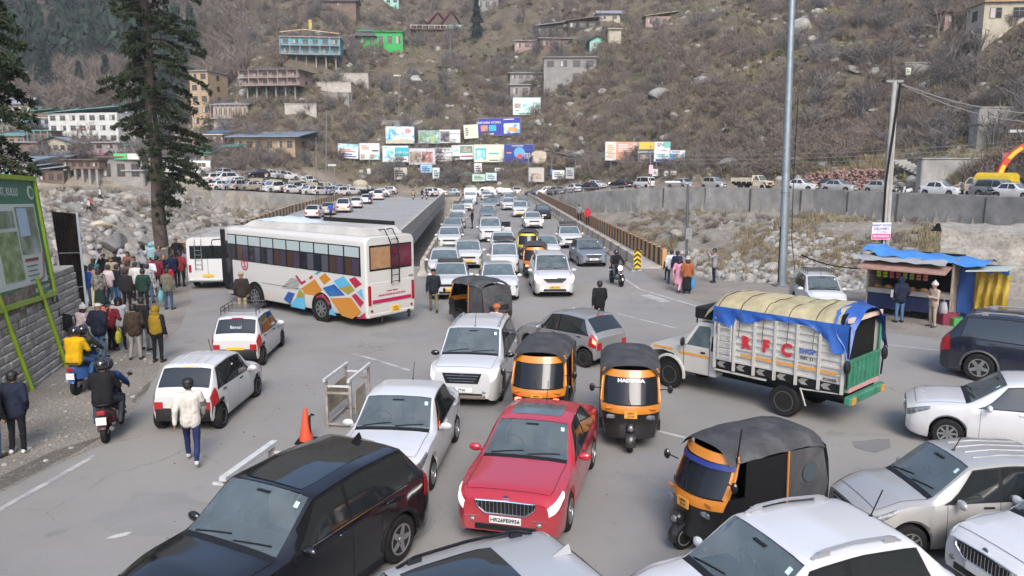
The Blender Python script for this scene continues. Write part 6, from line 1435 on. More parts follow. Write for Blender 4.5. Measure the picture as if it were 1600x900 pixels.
# ================================================================ the tourist bus
BUSW = mat('bus_white',(.50,.49,.465),.35,coat=.4,dust=.55); BUSD = mat('bus_dark_glass',(.016,.017,.022),.06,ior=1.6); VPANE = mat('bus_upper_pane',(.32,.38,.38),.12)
def bus_section(w,h,zb,r=.28,n=6):
 """half-round shouldered cross-section (y, z)"""
 p = [(-w / 2 * .97,zb),(-w / 2,zb + .25),(-w / 2,h - r)]
 for k in range(1,n + 1):
  a = math.pi / 2 * k / n; p.append((-w / 2 + r - r * math.cos(a),h - r + r * math.sin(a) * .8))
 q = [(-y,z) for y,z in p[::-1]]; return p + q
def make_bus():
 rA,rB,fA = G(573,497,.45),G(671,480,.45),G(351,457,.42)
 h = (fA - rA); h.z = 0; Lb = h.length; h.normalize(); lf = Vector((-h.y,h.x,0)); W,H = 2.45,3.38; L = Lb
 cpos = (rA + fA) / 2 - lf * W / 2; t = thing('tour_bus',(cpos.x,cpos.y,0),math.atan2(h.y,h.x),'long white tour bus painted with orange, blue and crimson diamonds','bus')
 o = MB(); xs = [(-L / 2,.93,-.03),(-L / 2 + .06,.985,0),(-L / 2 + .2,1,0),(L / 2 - .7,1,0),(L / 2 - .2,.985,-.03),(L / 2,.90,-.12)]; vs = []; sec = bus_section(W,H,.42); n = len(sec)
 xx = [x for x in np.linspace(-L / 2 + .2,L / 2 - .7,24)]; wr_,wf = -L / 2 + 2.55,L / 2 - 2.35
 for (x,s,dz) in xs[:2] + [(x,1,0) for x in xx] + xs[4:]: vs += [(x,y * s,z + (dz if z > 2.5 else 0)) for y,z in sec]
 m = len(vs) // n; fs = [(i * n + j,(i + 1) * n + j,(i + 1) * n + j + 1,i * n + j + 1) for i in range(m - 1) for j in range(n - 1)] + [tuple(range(n)),tuple(range(m * n - 1,(m - 1) * n - 1,-1))]
 o.add(vs,fs); o.build('body',BUSW,t,30)
 MB().box((0,0,.5),(L - .5,W - .3,.35)).build('underbody',UNDER,t)
 for x in (wr_,wf):
  for s in (1,-1):
   wl_ = MB(); wl_.lathe([(.60,0),(.60,.012),(.001,.012)],(x,s * (W / 2 + .002) - .006,.52),'y',24); wl_.build('wheel_arch',UNDER,t)
   add_wheel(t,x,s * (W / 2 - .10),.49,.28,'alloy8',mat('bus_rim',(.22,.22,.22),.5,.6),s)
 y = W / 2 + .004
 def side(u,z,off=0): return (-L / 2 + u,y + off,z)   # u metres from the rear
 for s in (1,-1):
  MB().box((-.12,s * (W / 2 + .0),2.46),(L - .72,.03,1.08)).build('window_band',BLKPL,t)
 nw = 9; u0,u1 = .26,L - 1.15; pw = (u1 - u0) / nw
 CU = [mat('bus_curtain_mauve',(.045,.035,.06),.3,coat=1),mat('bus_curtain_brown',(.055,.03,.02),.3,coat=1),mat('bus_curtain_grey',(.06,.062,.08),.3,coat=1),BUSD]
 for k in range(nw + 1):
  uc = u0 + pw * (k + .5); w_ = pw - .09 if k < nw else .55
  if k == nw: uc = u1 + .36
  MB().box(side(uc,2.78,.014),(w_,.02,.36)).build('upper_pane',VPANE,t)
  for q in (-.25,.25):
   g = MB().box(side(uc + q * w_,2.25,.014),(w_ / 2 - .03,.02,.60)).build('side_window',CU[(k * 7 + (q > 0) * 5 + k * k) % 4] if k < nw else BUSD,t)
 for s in (-1,):
  for k in range(nw): MB().box((-L / 2 + u0 + pw * (k + .5),-W / 2 - .018,2.3),(pw - .09,.02,1.0)).build('side_window',BUSD,t)
 MB().box((L / 2 - .03,0,2.15),(.08,W * .84,1.2)).build('windscreen',GLASS,t); MB().box((L / 2 - .45,W / 2 + .012,1.65),(.62,.03,2.1),bev=.01).build('front_door',BUSD,t)
 MB().box((L / 2 - .12,W / 2 - .04,2.0),(.3,.14,2.3)).build('front_pillar',BLKPL,t); q = MB(); q.tube([(L / 2 - .1,W / 2,2.75),(L / 2 + .25,W / 2 + .3,2.7),(L / 2 + .28,W / 2 + .32,2.5)],.025,5); q.box((L / 2 + .28,W / 2 + .32,2.2),(.1,.22,.55),bev=.03); q.build('mirror',BLKPL,t)
 # painted diamonds: photo measures turned into metres along the side
 def uv(x,yy):
  tt = 27.3 * (1090 - x) / (27.3 * (1090 - x) + 33 * (x - 95)); yb_ = 785 + (610 - 785) * (1090 - x) / 995; sc = 213 + (162 - 213) * (1090 - x) / 995
  return tt * L,.44 + (yb_ - yy) / sc
 DO,DB,DN,DR,DT,DV = [mat('bus_' + n_,c,.35,coat=.4,col2=c2,vs=.8) for n_,c,c2 in (('orange',(.48,.16,.015),(.40,.20,.03)),('sky_blue',(.07,.32,.50),(.10,.38,.52)),('deep_blue',(.015,.05,.22),(.02,.16,.36)),('crimson',(.30,.012,.045),(.36,.02,.05)),('teal',(.05,.22,.25),(.08,.28,.3)),('olive_gold',(.30,.22,.03),(.22,.22,.05)))]
 for k,(m_,P_) in enumerate([(DO,[(640,570),(735,498),(785,580),(740,622),(660,612)]),(DO,[(765,485),(808,450),(848,497),(800,537)]),(DR,[(598,478),(612,475),(641,522),(668,508),(673,522),(640,547)]),(DR,[(695,488),(718,470),(724,485),(702,503)]),(DT,[(738,460),(762,434),(786,440),(752,464)]),(DB,[(868,507),(938,466),(985,530),(905,560)]),(DV,[(905,562),(986,532),(1012,572),(965,607)]),(DR,[(975,490),(1018,470),(1066,522),(1018,556)]),(DN,[(788,562),(872,530),(945,612),(835,626)]),(DN,[(512,655),(545,598),(592,610),(555,688)]),(DB,[(600,640),(660,640),(660,728),(557,708)]),(DV,[(600,638),(625,577),(658,610),(660,638)]),(DR,[(740,630),(790,605),(840,680),(785,720)]),(DO,[(838,638),(985,628),(1055,737),(990,792),(918,770)]),(DR,[(990,613),(1020,595),(1076,662),(1050,702)]),(DB,[(1030,585),(1064,556),(1076,645)]),(DR,[(1020,790),(1080,742),(1084,787)]),(DB,[(815,757),(848,712),(880,772)])]):
  vs = [side(*uv(*p),off=.004 + .0006 * k) for p in P_]; o = MB(); o.add(vs,[tuple(range(len(vs)))]); me = o.mesh('painted_diamond')
  if me.polygons[0].normal.y < 0: me.flip_normals()
  newobj('painted_diamond',me,t,m_)
 o = MB()
 for k in range(9):
  a,b = uv(500 + k * 8,572 - k * 9),uv(612 + 3 * k,585 - k * 9 - 4); o.add([side(*a,off=.005),side(*b,off=.005),side(b[0],b[1] + .018,.005),side(a[0],a[1] + .018,.005)],[(0,1,2,3),(3,2,1,0)])
 o.build('hatched_lines',mat('bus_line_grey',(.12,.12,.12),.5),t)
 ex,ez = uv(249,410); e = MB(); e.lathe([(.25,0),(.25,.012),(.19,.012),(.19,.0)],(-L / 2 + ex,y,ez),'y',22,True); e.build('emblem',DR,t); lettering('S',.42,DR,t,(-L / 2 + ex,y + .012,ez),'+y',.012)
 MB().box(side(L * .5,1.12,.002),(L * .4,.004,.015)).build('panel_joint',UNDER,t)
 # rear
 xr = -L / 2 - .005; MB().box((xr,0,2.56),(.03,W * .84,.92),bev=.01).build('rear_frame',BLKPL,t)
 MB().box((xr - .018,.52,2.56),(.02,.92,.78)).build('rear_window',mat('curtain_tan',(.36,.21,.11),.25,coat=1,col2=(.27,.15,.075),vs=5),t); MB().box((xr - .018,-.50,2.56),(.02,.96,.78)).build('rear_window',mat('curtain_maroon',(.13,.015,.035),.25,coat=1,col2=(.08,.01,.02),vs=5),t)
 MB().box((xr,0,1.28),(.03,W * .80,.78),bev=.01).build('engine_cover',BUSW,t); MB().box((xr - .018,0,.98),(.012,W * .78,.13)).build('crimson_stripe',mat('bus_crimson_stripe',(.35,.012,.07),.4),t)
 for s in (1,-1): MB().box((xr - .01,s * W * .435,1.22),(.04,.13,.72),bev=.01).build('taillight',TAIL,t)
 for s in (1,-1):
  q = MB(); q.lathe([(.055,0),(.05,-.02),(.001,-.02)],(xr - .005,s * W * .40,.66),'x',12); q.build('reflector',TAIL,t)
 lettering('NANDI DARSHAN BUS SEVA',.105,mat('bus_crimson_stripe'),t,(xr - .022,.0,1.18),'-x',.003); lettering('TOURIST PERMIT',.075,mat('bus_crimson_stripe'),t,(xr - .022,0,1.31),'-x',.002); lettering('ACGL',.09,INK,t,(xr - .01,-W * .40,1.76),'-x',.002)
 MB().box((xr - .01,-.16,.62),(.03,.42,.22)).build('number_plate',PLY,t); lettering('HP 01',.08,INK,t,(xr - .03,-.16,.66),'-x',.002); lettering('A 4719',.08,INK,t,(xr - .03,-.16,.57),'-x',.002)
 MB().box((-L / 2 + .05,0,.48),(.16,W * .92,.16),bev=.04).build('bumper',BUSW,t); q = MB(); q.cyl((-L / 2 - .1,-.75,.5),(-L / 2 - .1,-.75,.22),.05,n=7); q.ell((-L / 2 - .1,-.75,.42),(.08,.07,.1),8,5); q.cyl((-L / 2,.5,.42),(-L / 2,.5,.2),.04,n=6); q.build('tow_hook',BLKPL,t)
 ld = MB()
 for s in (.22,-.16): ld.tube([(xr - .12,s - .12,1.58),(xr - .14,s - .12,2.5),(xr - .10,s - .12,3.1),(xr + .2,s - .12,3.55),(xr + .6,s - .12,3.5)],.022,6)
 for k in range(8): ld.tube([(xr - .13,.10,1.66 + .22 * k),(xr - .13,-.28,1.66 + .22 * k)],.016,5)
 ld.build('ladder',BLKPL,t)
 # luggage pod on the roof
 q = MB(); a,b = -L / 2 + .35,L / 2 - 1.2; q.add([(a,-.95,3.33),(b,-.95,3.33),(b,.95,3.33),(a,.95,3.33),(a + .25,-.78,3.62),(b - .5,-.78,3.58),(b - .5,.78,3.58),(a + .25,.78,3.62)],[(4,5,6,7),(0,1,5,4),(1,2,6,5),(2,3,7,6),(3,0,4,7)]); q.build('luggage_pod',mat('pod_beige',(.44,.43,.40),.6,var=.25,vs=1.2),t)
 q = MB(); q.box((a + 2.4,-.80,3.68),(4.2,.06,.18)); q.build('rack_side',BLKPL,t)
 gr_ = MB()
 nx = 14
 for i in range(nx):
  for j in range(7): gr_.v.append((b - 4.0 + 3.6 * i / (nx - 1),-.7 + 1.4 * j / 6,3.58 + .20 * math.sin(math.pi * j / 6) * math.sin(math.pi * (i + .3) / nx) + .03 * math.sin(i * 2.1 + j * 1.7)))
 gr_.f += [(i * 7 + j,(i + 1) * 7 + j,(i + 1) * 7 + j + 1,i * 7 + j + 1) for i in range(nx - 1) for j in range(6)]; gr_.m += [0] * len(gr_.f); gr_.build('tarpaulin',mat('pale_blue_tarp',(.42,.50,.56),.5,col2=(.55,.58,.60),vs=3),t,60)
 return t
make_bus()

# ================================================================ the loaded pickup
TRW = mat('truck_white',(.43,.42,.39),.4,coat=.3,dust=.6); TGR = mat('truck_green',(.05,.21,.13),.5,var=.35,vs=4); CANV = mat('khaki_canvas',(.40,.35,.215),.9,var=.3,vs=2.2,bump=.5,bs=7); TARP = mat('blue_tarpaulin',(.014,.055,.23),.38,col2=(.022,.095,.34),vs=2.5,bump=.4,bs=6); ROPE = mat('rope_brown',(.10,.07,.05),.9); OSTR = mat('orange_stripe',(.52,.24,.05),.5); TRED = mat('letter_red',(.42,.02,.03),.5); TBL = mat('letter_blue',(.02,.08,.34),.5)
def make_pickup(full=True,canopy=None):
 t = thing('pickup_truck'); W = 1.78; x0,x1 = -2.95,.32     # cargo box from tail to cab; cab forward
 b = MB()   # cab: lower with bonnet, upper greenhouse
 b.prism([(.34,.55),(1.30,.55),(1.62,.95),(1.95,1.0),(2.26,.95),(2.34,.62),(2.40,.62),(2.40,1.0),(2.30,1.12),(1.35,1.22),(.34,1.22)],'y',-.80,.80)
 b.build('cab',TRW,t,30)
 g = MB(); vs = []
 for (x,y,z) in [(.34,.80,1.22),(1.38,.80,1.22),(.94,.68,1.88),(.38,.70,1.90)]: vs += [(x,y,z),(x,-y,z)]
 g.add(vs,[(0,2,4,6),(1,7,5,3),(2,3,5,4),(4,5,7,6),(0,6,7,1)]); g.build('cab_roof',TRW,t)
 w = MB(); w.add([(1.36,-.70,1.25),(1.36,.70,1.25),(1.0,.61,1.82),(1.0,-.61,1.82)],[(0,1,2,3)]); w.v = [(x + .02,y,z + .012) for x,y,z in w.v]; w.build('windscreen',GLASS,t)
 for s in (1,-1):
  def sp_(x,z): return (x,s * (.80 - .115 * max(0,z - 1.22) / .66 + .006),z)
  for P_,n_ in (([(.56,1.26),(1.22,1.26),(.92,1.78),(.56,1.80)],'side_window'),([(.38,1.2),(.50,1.2),(.50,1.80),(.40,1.80)],'quarter_window')):
   o = MB(); o.add([sp_(*p) for p in P_],[(0,1,2,3) if s < 0 else (3,2,1,0)]); o.build(n_,GLASS if n_ == 'side_window' else GLASSD,t)
  o = MB(); o.box((1.0,s * .803,1.02),(.9,.008,.07)); o.box((1.95,s * .803,1.06),(.62,.008,.06)); o.build('orange_stripe',OSTR,t)
  o = MB(); o.box((.53,s * .803,1.0),(.012,.01,.9)); o.box((1.30,s * .803,.9),(.012,.01,.62)); o.box((.72,s * .81,1.12),(.13,.03,.04)); o.build('door_gap',UNDER,t)
  f = MB(); f.lathe([(.44,0),(.44,.012),(.001,.012)],(1.72,s * .806 - .006,.42),'y',22,True); f.build('wheel_arch',UNDER,t); f = MB(); f.tube([(1.72 + .47 * math.cos(a_),s * .83,.42 + .47 * math.sin(a_)) for a_ in np.linspace(-.2,3.3,14)],.045,6); f.build('fender',TRW,t,60); q = MB(); q.ell((1.25,s * .95,1.35),(.05,.09,.12),8,6); q.tube([(1.25,s * .8,1.25),(1.25,s * .93,1.3)],.015,4); q.build('mirror',BLKPL,t)
  MB().box((2.36,s * .58,.92),(.1,.26,.16),bev=.03).build('headlight',LAMP,t); MB().box((2.38,s * .60,1.03),(.08,.24,.05)).build('indicator',OSTR,t)
  add_wheel(t,1.72,s * .72,.36,.21,'steel',STEELW,s); add_wheel(t,-1.55,s * .76,.38,.24,'steel',STEELW,s)
 MB().box((2.41,0,.86),(.04,.8,.26),bev=.01).build('grille',GRILL,t); MB().box((2.43,0,.58),(.14,1.66,.18),bev=.04).build('bumper',BLKPL,t); MB().box((2.51,0,.58),(.02,.42,.12)).build('number_plate',PLY,t)
 MB().box((-.6,0,.62),(4.4,.9,.22)).build('chassis',UNDER,t); MB().box((-1.3,0,.80),(3.2,1.7,.14)).build('load_floor',UNDER,t)
 zt = 2.28 if full else 1.55
 for s in (1,-1):
  o = MB(); o.box(((x0 + x1) / 2,s * W / 2,(1.02 + zt) / 2),(x1 - x0,.04,zt - 1.02))
  n = 8 if full else 4
  for k in range(n): o.box(((x0 + x1) / 2,s * (W / 2 + .03),1.10 + (zt - 1.12) * k / (n - 1)),(x1 - x0 - .06,.05,.045))
  o.build('side_boards',TRW,t)
  o = MB()
  for k in range(7 if full else 5): o.box((x0 + .03 + (x1 - x0 - .06) * k / (6 if full else 4),s * (W / 2 + .055),(.86 + zt) / 2),(.06,.06,zt - .86))
  o.build('stakes',TRW,t)
  o = MB(); o.box(((x0 + x1) / 2,s * (W / 2 + .01),.96),(x1 - x0,.04,.20)); o.build('black_skirt',BLKPL,t)
  if full:
   o = MB()
   for k in range(6):
    xx = x0 + .28 + (x1 - x0 - .4) * k / 5.4; yy = s * (W / 2 + .034); o.add([(xx,yy,.90),(xx + .16,yy,.90),(xx + .24,yy,.97),(xx + .16,yy,1.04),(xx,yy,1.04),(xx + .08,yy,.97)],[(0,1,2,5),(5,2,3,4),(5,2,1,0),(4,3,2,5)])
   o.build('arrow_marks',TRW,t); MB().box(((x0 + x1) / 2 - .3,s * (W / 2 + .058),1.30),(x1 - x0 - .9,.012,.065)).build('orange_stripe',OSTR,t)
   o = MB(); o.tube([(x0 + .1,s * .9,.85),(-1.95,s * .9,.78),(-1.95,s * .9,.80),(-2.1,s * .9,.4)],.02,4); o.tube([(-1.1,s * .9,.80),(x1,s * .9,.80)],.03,4); o.build('guard_bar',TRW,t)
   for k,ch in enumerate('RFC'):
    lettering(ch,.40,TRED,t,(x1 - (.88 + .52 * k) if s > 0 else x1 - (.88 + .52 * (2 - k)),s * (W / 2 + .075),1.62),'+y' if s > 0 else '-y',.022,sx=.9)
   lettering('SHOP',.15,TBL,t,(x1 - 2.42,s * (W / 2 + .075),1.68),'+y' if s > 0 else '-y',.005); lettering('NO. 11',.10,INK,t,(x1 - 2.42,s * (W / 2 + .075),1.52),'+y' if s > 0 else '-y',.003); lettering('POWER',.09,INK,t,(x0 + .3,s * (W / 2 + .075),1.14),'+y' if s > 0 else '-y',.003)
   o = MB()
   for yy in (x1 - .16,x1 - .50): o.tube([(yy,s * (W / 2 + .12),1.15),(yy,s * (W / 2 + .12),2.0)],.018,4)
   for k in range(5): o.tube([(x1 - .16,s * (W / 2 + .12),1.2 + .18 * k),(x1 - .5,s * (W / 2 + .12),1.2 + .18 * k)],.014,4)
   if s > 0: o.build('side_ladder',TRW,t)
 MB().box((x1 - .02,0,1.55),(.05,W,1.3 if full else .7)).build('headboard',TRW,t)
 if full:
  # green tail gate with posts, open above
  o = MB(); o.box((x0,0,1.28),(.05,W - .1,.62))
  for k in range(8): o.box((x0 - .035,-.78 + 1.56 * k / 7,1.28),(.05,.055,.62))
  for z in (.98,1.58): o.box((x0 - .03,0,z),(.06,W - .1,.06))
  o.build('tailgate',TGR,t)
  o = MB(); o.box((x0 - .10,0,.72),(.16,W + .1,.20),bev=.03); o.build('bumper',TGR,t); MB().box((x0 - .04,0,.93),(.06,W - .2,.1)).build('pink_band',mat('truck_pink',(.50,.25,.25),.5),t)
  for s in (1,-1): MB().box((x0 - .19,s * .78,.72),(.02,.2,.15)).build('reflector',OSTR,t); q = MB(); q.cyl((x0,s * .86,.9),(x0,s * .86,2.36),.035,n=6); q.build('rear_post',TGR,t); q = MB(); q.tube([(x0 - .06,s * .92,1.0),(x0 - .08,s * .98,1.7),(x0 - .05,s * .92,2.4)],.022,5); q.ell((x0 - .08,s * 1.0,1.5),(.08,.08,.16),8,6); q.build('rope_bundle',BLKPL,t)
  q = MB(); q.box((x0 + .0,0,2.50),(.06,1.72,.10)); q.build('striped_lintel',mat('truck_lintel',(.55,.30,.20),.6,col2=(.6,.55,.48),vs=9),t); MB().box((x0 + .14,0,1.7),(.03,1.72,1.85)).build('load_bay_shade',UNDER,t)  # the black sheet stands in for the shade inside the load bay
  # canvas hump and blue tarpaulin skirt
  nx,ny = 34,17; P_ = []
  for i in range(nx):
   x = x0 + .18 + (x1 + .12 - x0) * i / (nx - 1); f = i / (nx - 1)
   for j in range(ny):
    yv = -1 + 2 * j / (ny - 1); hgt = 2.36 + .34 * (1 - abs(yv) ** 5) * (1 - .10 * f) - .04 * (i % 6 == 5) + .06 * abs(mnoise.noise(Vector((x * 3.1,yv * 2.2 + x,1.0)))) + .11 * mnoise.noise(Vector((x * 1.1,yv * 1.2,5.0)))
    if f > .9: hgt -= (f - .9) * 3.2
    P_.append((x,yv * (W / 2 + .06),hgt))
  o = MB(); o.grid(P_,nx,ny); me = o.mesh('canvas_cover',60); me.flip_normals() if me.polygons[0].normal.z < 0 else None; newobj('canvas_cover',me,t,CANV)
  ro = MB()
  for i in (5,11,17,23,29):
   ro.tube([(P_[i * ny + j][0] + .1 * (j / ny - .5),P_[i * ny + j][1],P_[i * ny + j][2] + .015) for j in range(0,ny)],.012,4)
   for s in (1,-1): j = 0 if s < 0 else ny - 1; q_ = P_[i * ny + j]; ro.tube([(q_[0],q_[1] + s * .05,q_[2]),(q_[0] + .02,s * (W / 2 + .13),1.75)],.010,4)
  ro.build('ropes',ROPE,t)
  for s in (1,-1):
   o = MB(); P2 = []; n2 = 44
   for i in range(n2):
    f = i / (n2 - 1); x = x0 - .06 + (x1 + .1 - x0) * f; drop_ = .13 + .34 * max(0,math.sin(f * 9.2 + .9)) * (1 - f) ** .5 + .26 * (f > .82) + .2 * (f < .1)
    for j in range(5): P2.append((x,s * (W / 2 + .085 + .035 * math.sin(f * 40 + j) * (j / 4) + .03 * (j / 4)),2.42 - drop_ * j / 4))
   o.grid(P2,n2,5); o.build('tarpaulin_edge',TARP,t,60)
  o = MB(); P2 = []
  for i in range(12):
   f = i / 11
   for j in range(9):
    yv = -1 + 2 * j / 8; P2.append((x0 + .30 - .42 * f + .03 * math.sin(j * 2.1 + i),yv * (W / 2 + .09 + .03 * f),2.36 + .34 * (1 - abs(yv) ** 5) - f * (.06 + .75 * abs(yv) ** 3) + .06))
  o.grid(P2,12,9); o.build('tarpaulin_flap',TARP,t,60)
  # roof crib above the cab
  q = MB()
  for s in (1,-1): q.tube([(1.0,s * .7,1.86),(.98,s * .7,2.1),(.4,s * .75,2.42)],.022,5)
  q.box((.7,0,2.12),(.75,1.42,.30),bev=.03); q.build('cab_crate',BLKPL,t); MB().box((.62,0,1.98),(.6,1.36,.12),bev=.05).build('roof_bundle',TRW,t)
 elif canopy:
  o = MB(); P2 = []
  for i in range(10):
   for j in range(9):
    a = math.pi * j / 8; P2.append((x0 + (x1 - x0) * i / 9,-math.cos(a) * W / 2 * 1.02,1.5 + .85 * math.sin(a) ** .45))
  o.grid(P2,10,9); o.prism([(-W / 2 * math.cos(math.pi * j / 8),1.5 + .85 * math.sin(math.pi * j / 8) ** .45) for j in range(9)],'x',x0 + .02,x0 + .04); o.build('canopy',canopy,t,50)
 return t
tr = make_pickup(); a,b = G(1146,596,.85),G(1312,634,.85); h = (a - b); h.z = 0; h.normalize(); lf = Vector((-h.y,h.x,0)); wc = G(1223,651)
tr.rotation_euler = (0,0,math.atan2(h.y,h.x)); tr.location = wc + h * 1.55 - lf * .86; tag(tr,'loaded white pickup lettered RFC under a khaki canvas and blue tarpaulin','pickup truck')

# ================================================================ auto rickshaws
AOR = mat('rickshaw_orange',(.50,.17,.010),.35,coat=.5,dust=.25); ABK = mat('rickshaw_black',(.007,.007,.008),.3,coat=.25,dust=.06); CANP = layered('rickshaw_canopy',[(.3,(.035,.035,.037)),(.55,(.062,.062,.064)),(.75,(.105,.104,.102))],2.4,rough=.75,bump=.35,bscale=9,dist=.02); SEATM = mat('rickshaw_seat',(.20,.03,.03),.6); AGL = mat('rickshaw_glass',(.012,.014,.017),.06,ior=1.38); CURT_D = mat('rickshaw_dark_side',(.012,.012,.013),.7)
def make_auto(text=None,canopy=CANP,tail=TAIL,closed=True,frontm=AOR,visor=None,curtain=False):
 t = thing('auto_rickshaw')
 def fx(y,z):   # front skin
  q = abs(y) / .62; zz = max(0,z - .92)
  return 1.12 - .30 * q ** 2.6 - zz * .50 + (.06 if z < .5 else 0)
 def hw(z): return .50 + .12 * min(1,max(0,(z - .35) / .6)) - .05 * max(0,z - 1.3) / .3
 def skin(o,z0,z1,n=11,k=5,off=0.0,y0=-1.0,y1=1.0):
  pts = []
  for i in range(k):
   z = z0 + (z1 - z0) * i / (k - 1)
   for j in range(n): y = (y0 + (y1 - y0) * j / (n - 1)) * hw(z); pts.append((fx(y,z) + off,y,z))
  o.grid(pts,k,n); return o
 skin(MB(),.30,.80).build('lower_front',ABK,t,60); skin(MB(),.80,.99,11,3).build('front_band',frontm,t,60); skin(MB(),1.50,1.64,11,3,.01).build('header',frontm,t,60)
 skin(MB(),.985,1.51,13,5,-.012).build('windscreen',AGL,t,60)
 for s in (1,-1):
  skin(MB(),.98,1.52,3,5,.004,s * .90,s * 1.0).build('screen_pillar',frontm,t,60)
  sd = MB(); P_ = [(fx(hw(z),z),s * hw(z),z) for z in (.32,.5,.8,1.0,1.3,1.6)]; Q = [(.42,s * .62,.32),(.42,s * .63,.5),(.42,s * .64,.8),(.48,s * .64,1.0),(.42,s * .62,1.3),(.38,s * .60,1.6)]
  sd.grid([p for a,b_ in zip(P_[:4],Q[:4]) for p in (a,b_)],4,2); sd.build('front_side',ABK,t,60)
  bar = MB(); bar.tube([(fx(hw(1.0),1.0),s * .61,1.0),(fx(hw(1.55),1.55),s * .57,1.58)],.022,5); bar.tube([(-.45,s * .64,.6),(-.45,s * .62,1.6)],.02,5); bar.build('side_post',frontm,t)
  # rear quarter cover
  q = MB(); P_ = [(-.42,.55),(-1.28,.55),(-1.36,.9),(-1.22,1.55),(-.42,1.58)]; q.add([(x,s * (.65 - .03 * (z > 1)),z) for x,z in P_],[tuple(range(5)) if s > 0 else tuple(range(4,-1,-1))]); q.build('quarter_cover',canopy,t)
  ov = MB(); ov.lathe([(.001,0),(.17,0)],(-.92,s * .66,1.16),'y',18,True); ov.build('oval_window',mat('rickshaw_clear_pane',(.045,.058,.066),.15),t)
  sl = MB(); sl.box((.02,s * .62,.38),(.95,.06,.22)); sl.box((-.85,s * .62,.47),(.9,.06,.36)); sl.build('side_sill',ABK,t)
  if closed or s < 0: c_ = MB(); c_.box((0.0,s * .60,1.02),(.86,.02,1.05)); c_.build('side_curtain',CURT_D,t)
  m = MB(); m.tube([(.78,s * .60,1.25),(.84,s * .78,1.28)],.012,4); m.ell((.85,s * .80,1.28),(.05,.06,.09),8,6); m.build('mirror',ABK,t)
  z = .72; lamp = MB(); lamp.box((fx(.40,z) + .015,s * .40,z),(.06,.20,.10),bev=.03); lamp.build('headlight',LAMP if tail is TAIL else TAILON,t)
  il = MB(); il.box((fx(.42,.90) + .012,s * .43,.90),(.04,.18,.045),bev=.01); il.build('indicator',mat('amber_lens',(.45,.14,.02),.2,coat=1),t)
  add_wheel(t,-.98,s * .53,.21,.11,'steel',STEELW,s)
  tl = MB(); tl.box((-1.385,s * .5,.72),(.03,.12,.16)); tl.build('taillight',TAIL,t)
 # canopy roof, ribbed cloth
 o = MB(); P_ = []; nx = 15
 xs = np.linspace(.74,-1.26,nx)
 for i,x in enumerate(xs):
  z = 1.635 + .10 * math.sin(min(1,(i + .4) / 6) * 1.4) - .015 * (i % 4 == 0) - (.10 * max(0,(i - 11) / 3) ** 2)
  w = .585 + .06 * min(1,i / 4)
  for j in range(11):
   a = -1 + 2 * j / 10; P_.append((x,a * w,z + .10 * (1 - abs(a) ** 3) - (.13 * abs(a) ** 6)))
 o.grid(P_,nx,11); me = o.mesh('canopy',60); newobj('canopy',me,t,canopy)
 r = MB(); P2 = []
 for i,(x,z) in enumerate([(-1.26,1.56),(-1.34,1.3),(-1.385,.95),(-1.39,.6),(-1.34,.42)]):
  for j in range(9): a = -1 + 2 * j / 8; P2.append((x - .05 * (1 - a * a),a * .645,z + (.10 * (1 - abs(a) ** 3) if i == 0 else 0)))
 r.grid(P2,5,9); r.build('back_cover',canopy,t,60); MB().box((-1.425,0,1.2),(.02,.36,.22),bev=.008).build('back_window',mat('rickshaw_clear_pane'),t)
 bp_ = MB(); bp_.box((-1.36,0,.55),(.14,1.16,.32),bev=.04); bp_.build('rear_body',ABK,t); MB().box((-1.44,-.25,.50),(.02,.3,.2)).build('number_plate',PLY,t); q = MB()
 for k in range(4): q.box((-1.438,0,.78 + .05 * k),(.02,.85,.02))
 q.build('engine_louvres',ABK,t)
 MB().box((-.15,0,.36),(1.9,1.1,.08)).build('floor',UNDER,t); MB().box((-.80,0,.72),(.5,1.1,.16),bev=.04).build('passenger_seat',SEATM,t); MB().box((-1.02,0,1.0),(.12,1.1,.5),bev=.04).build('seat_back',SEATM,t); MB().box((.05,0,.68),(.34,.5,.12),bev=.03).build('driver_seat',CURT_D,t)
 MB().box((-.42,0,.95),(.02,1.1,.9)).build('bulkhead',CURT_D,t)
 # front wheel and guard
 add_wheel(t,1.12,0,.21,.11,'steel',mat('rickshaw_rim',(.30,.31,.31),.5,.5),1)
 g = MB(); P3 = []
 for i in range(9):
  a = math.pi * (-.05 + .95 * i / 8)
  for j in range(5): yv = -1 + 2 * j / 4; P3.append((1.12 + (.27 - .03 * yv * yv) * math.cos(a),yv * .10,.22 + (.27 - .03 * yv * yv) * math.sin(a)))
 g.grid(P3,9,5); g.build('mudguard',ABK,t,60); q = MB(); q.ell((1.24,0,.56),(.09,.10,.10),12,8); q.build('fork_cover',ABK,t,60); q = MB(); q.lathe([(.06,0),(.05,.02),(.001,.025)],(1.315,0,.56),'x',14); q.build('front_lamp',LAMP,t,60)
 MB().box((fx(0,.82) + .03,0,.80),(.02,.26,.15)).build('number_plate',mat('orange_plate',(.60,.27,.04),.5),t); lettering('HP01',.065,INK,t,(fx(0,.8) + .042,0,.83),'+x',.001); lettering('2719',.065,INK,t,(fx(0,.8) + .042,0,.765),'+x',.001)
 wp = MB(); wp.tube([(fx(0,.99) + .02,0,.99),(fx(.1,1.12) + .02,-.05,1.14)],.008,4); wp.build('wiper',BLKPL,t)
 rl = MB(); rl.tube([(fx(y,.985) + .012,y,.985) for y in np.linspace(-.58,.58,11)],.012,4); rl.build('screen_trim',BLKPL,t)
 if text: lettering(text,.10,mat('letter_white',(.7,.7,.7),.5),t,(fx(0,1.45) + .004,0,1.44),'+x',.004,tilt=-R(26),sx=1.25)
 if visor: skin(MB(),1.42,1.50,13,3,.05).build('sun_visor',visor,t,60)
 return t
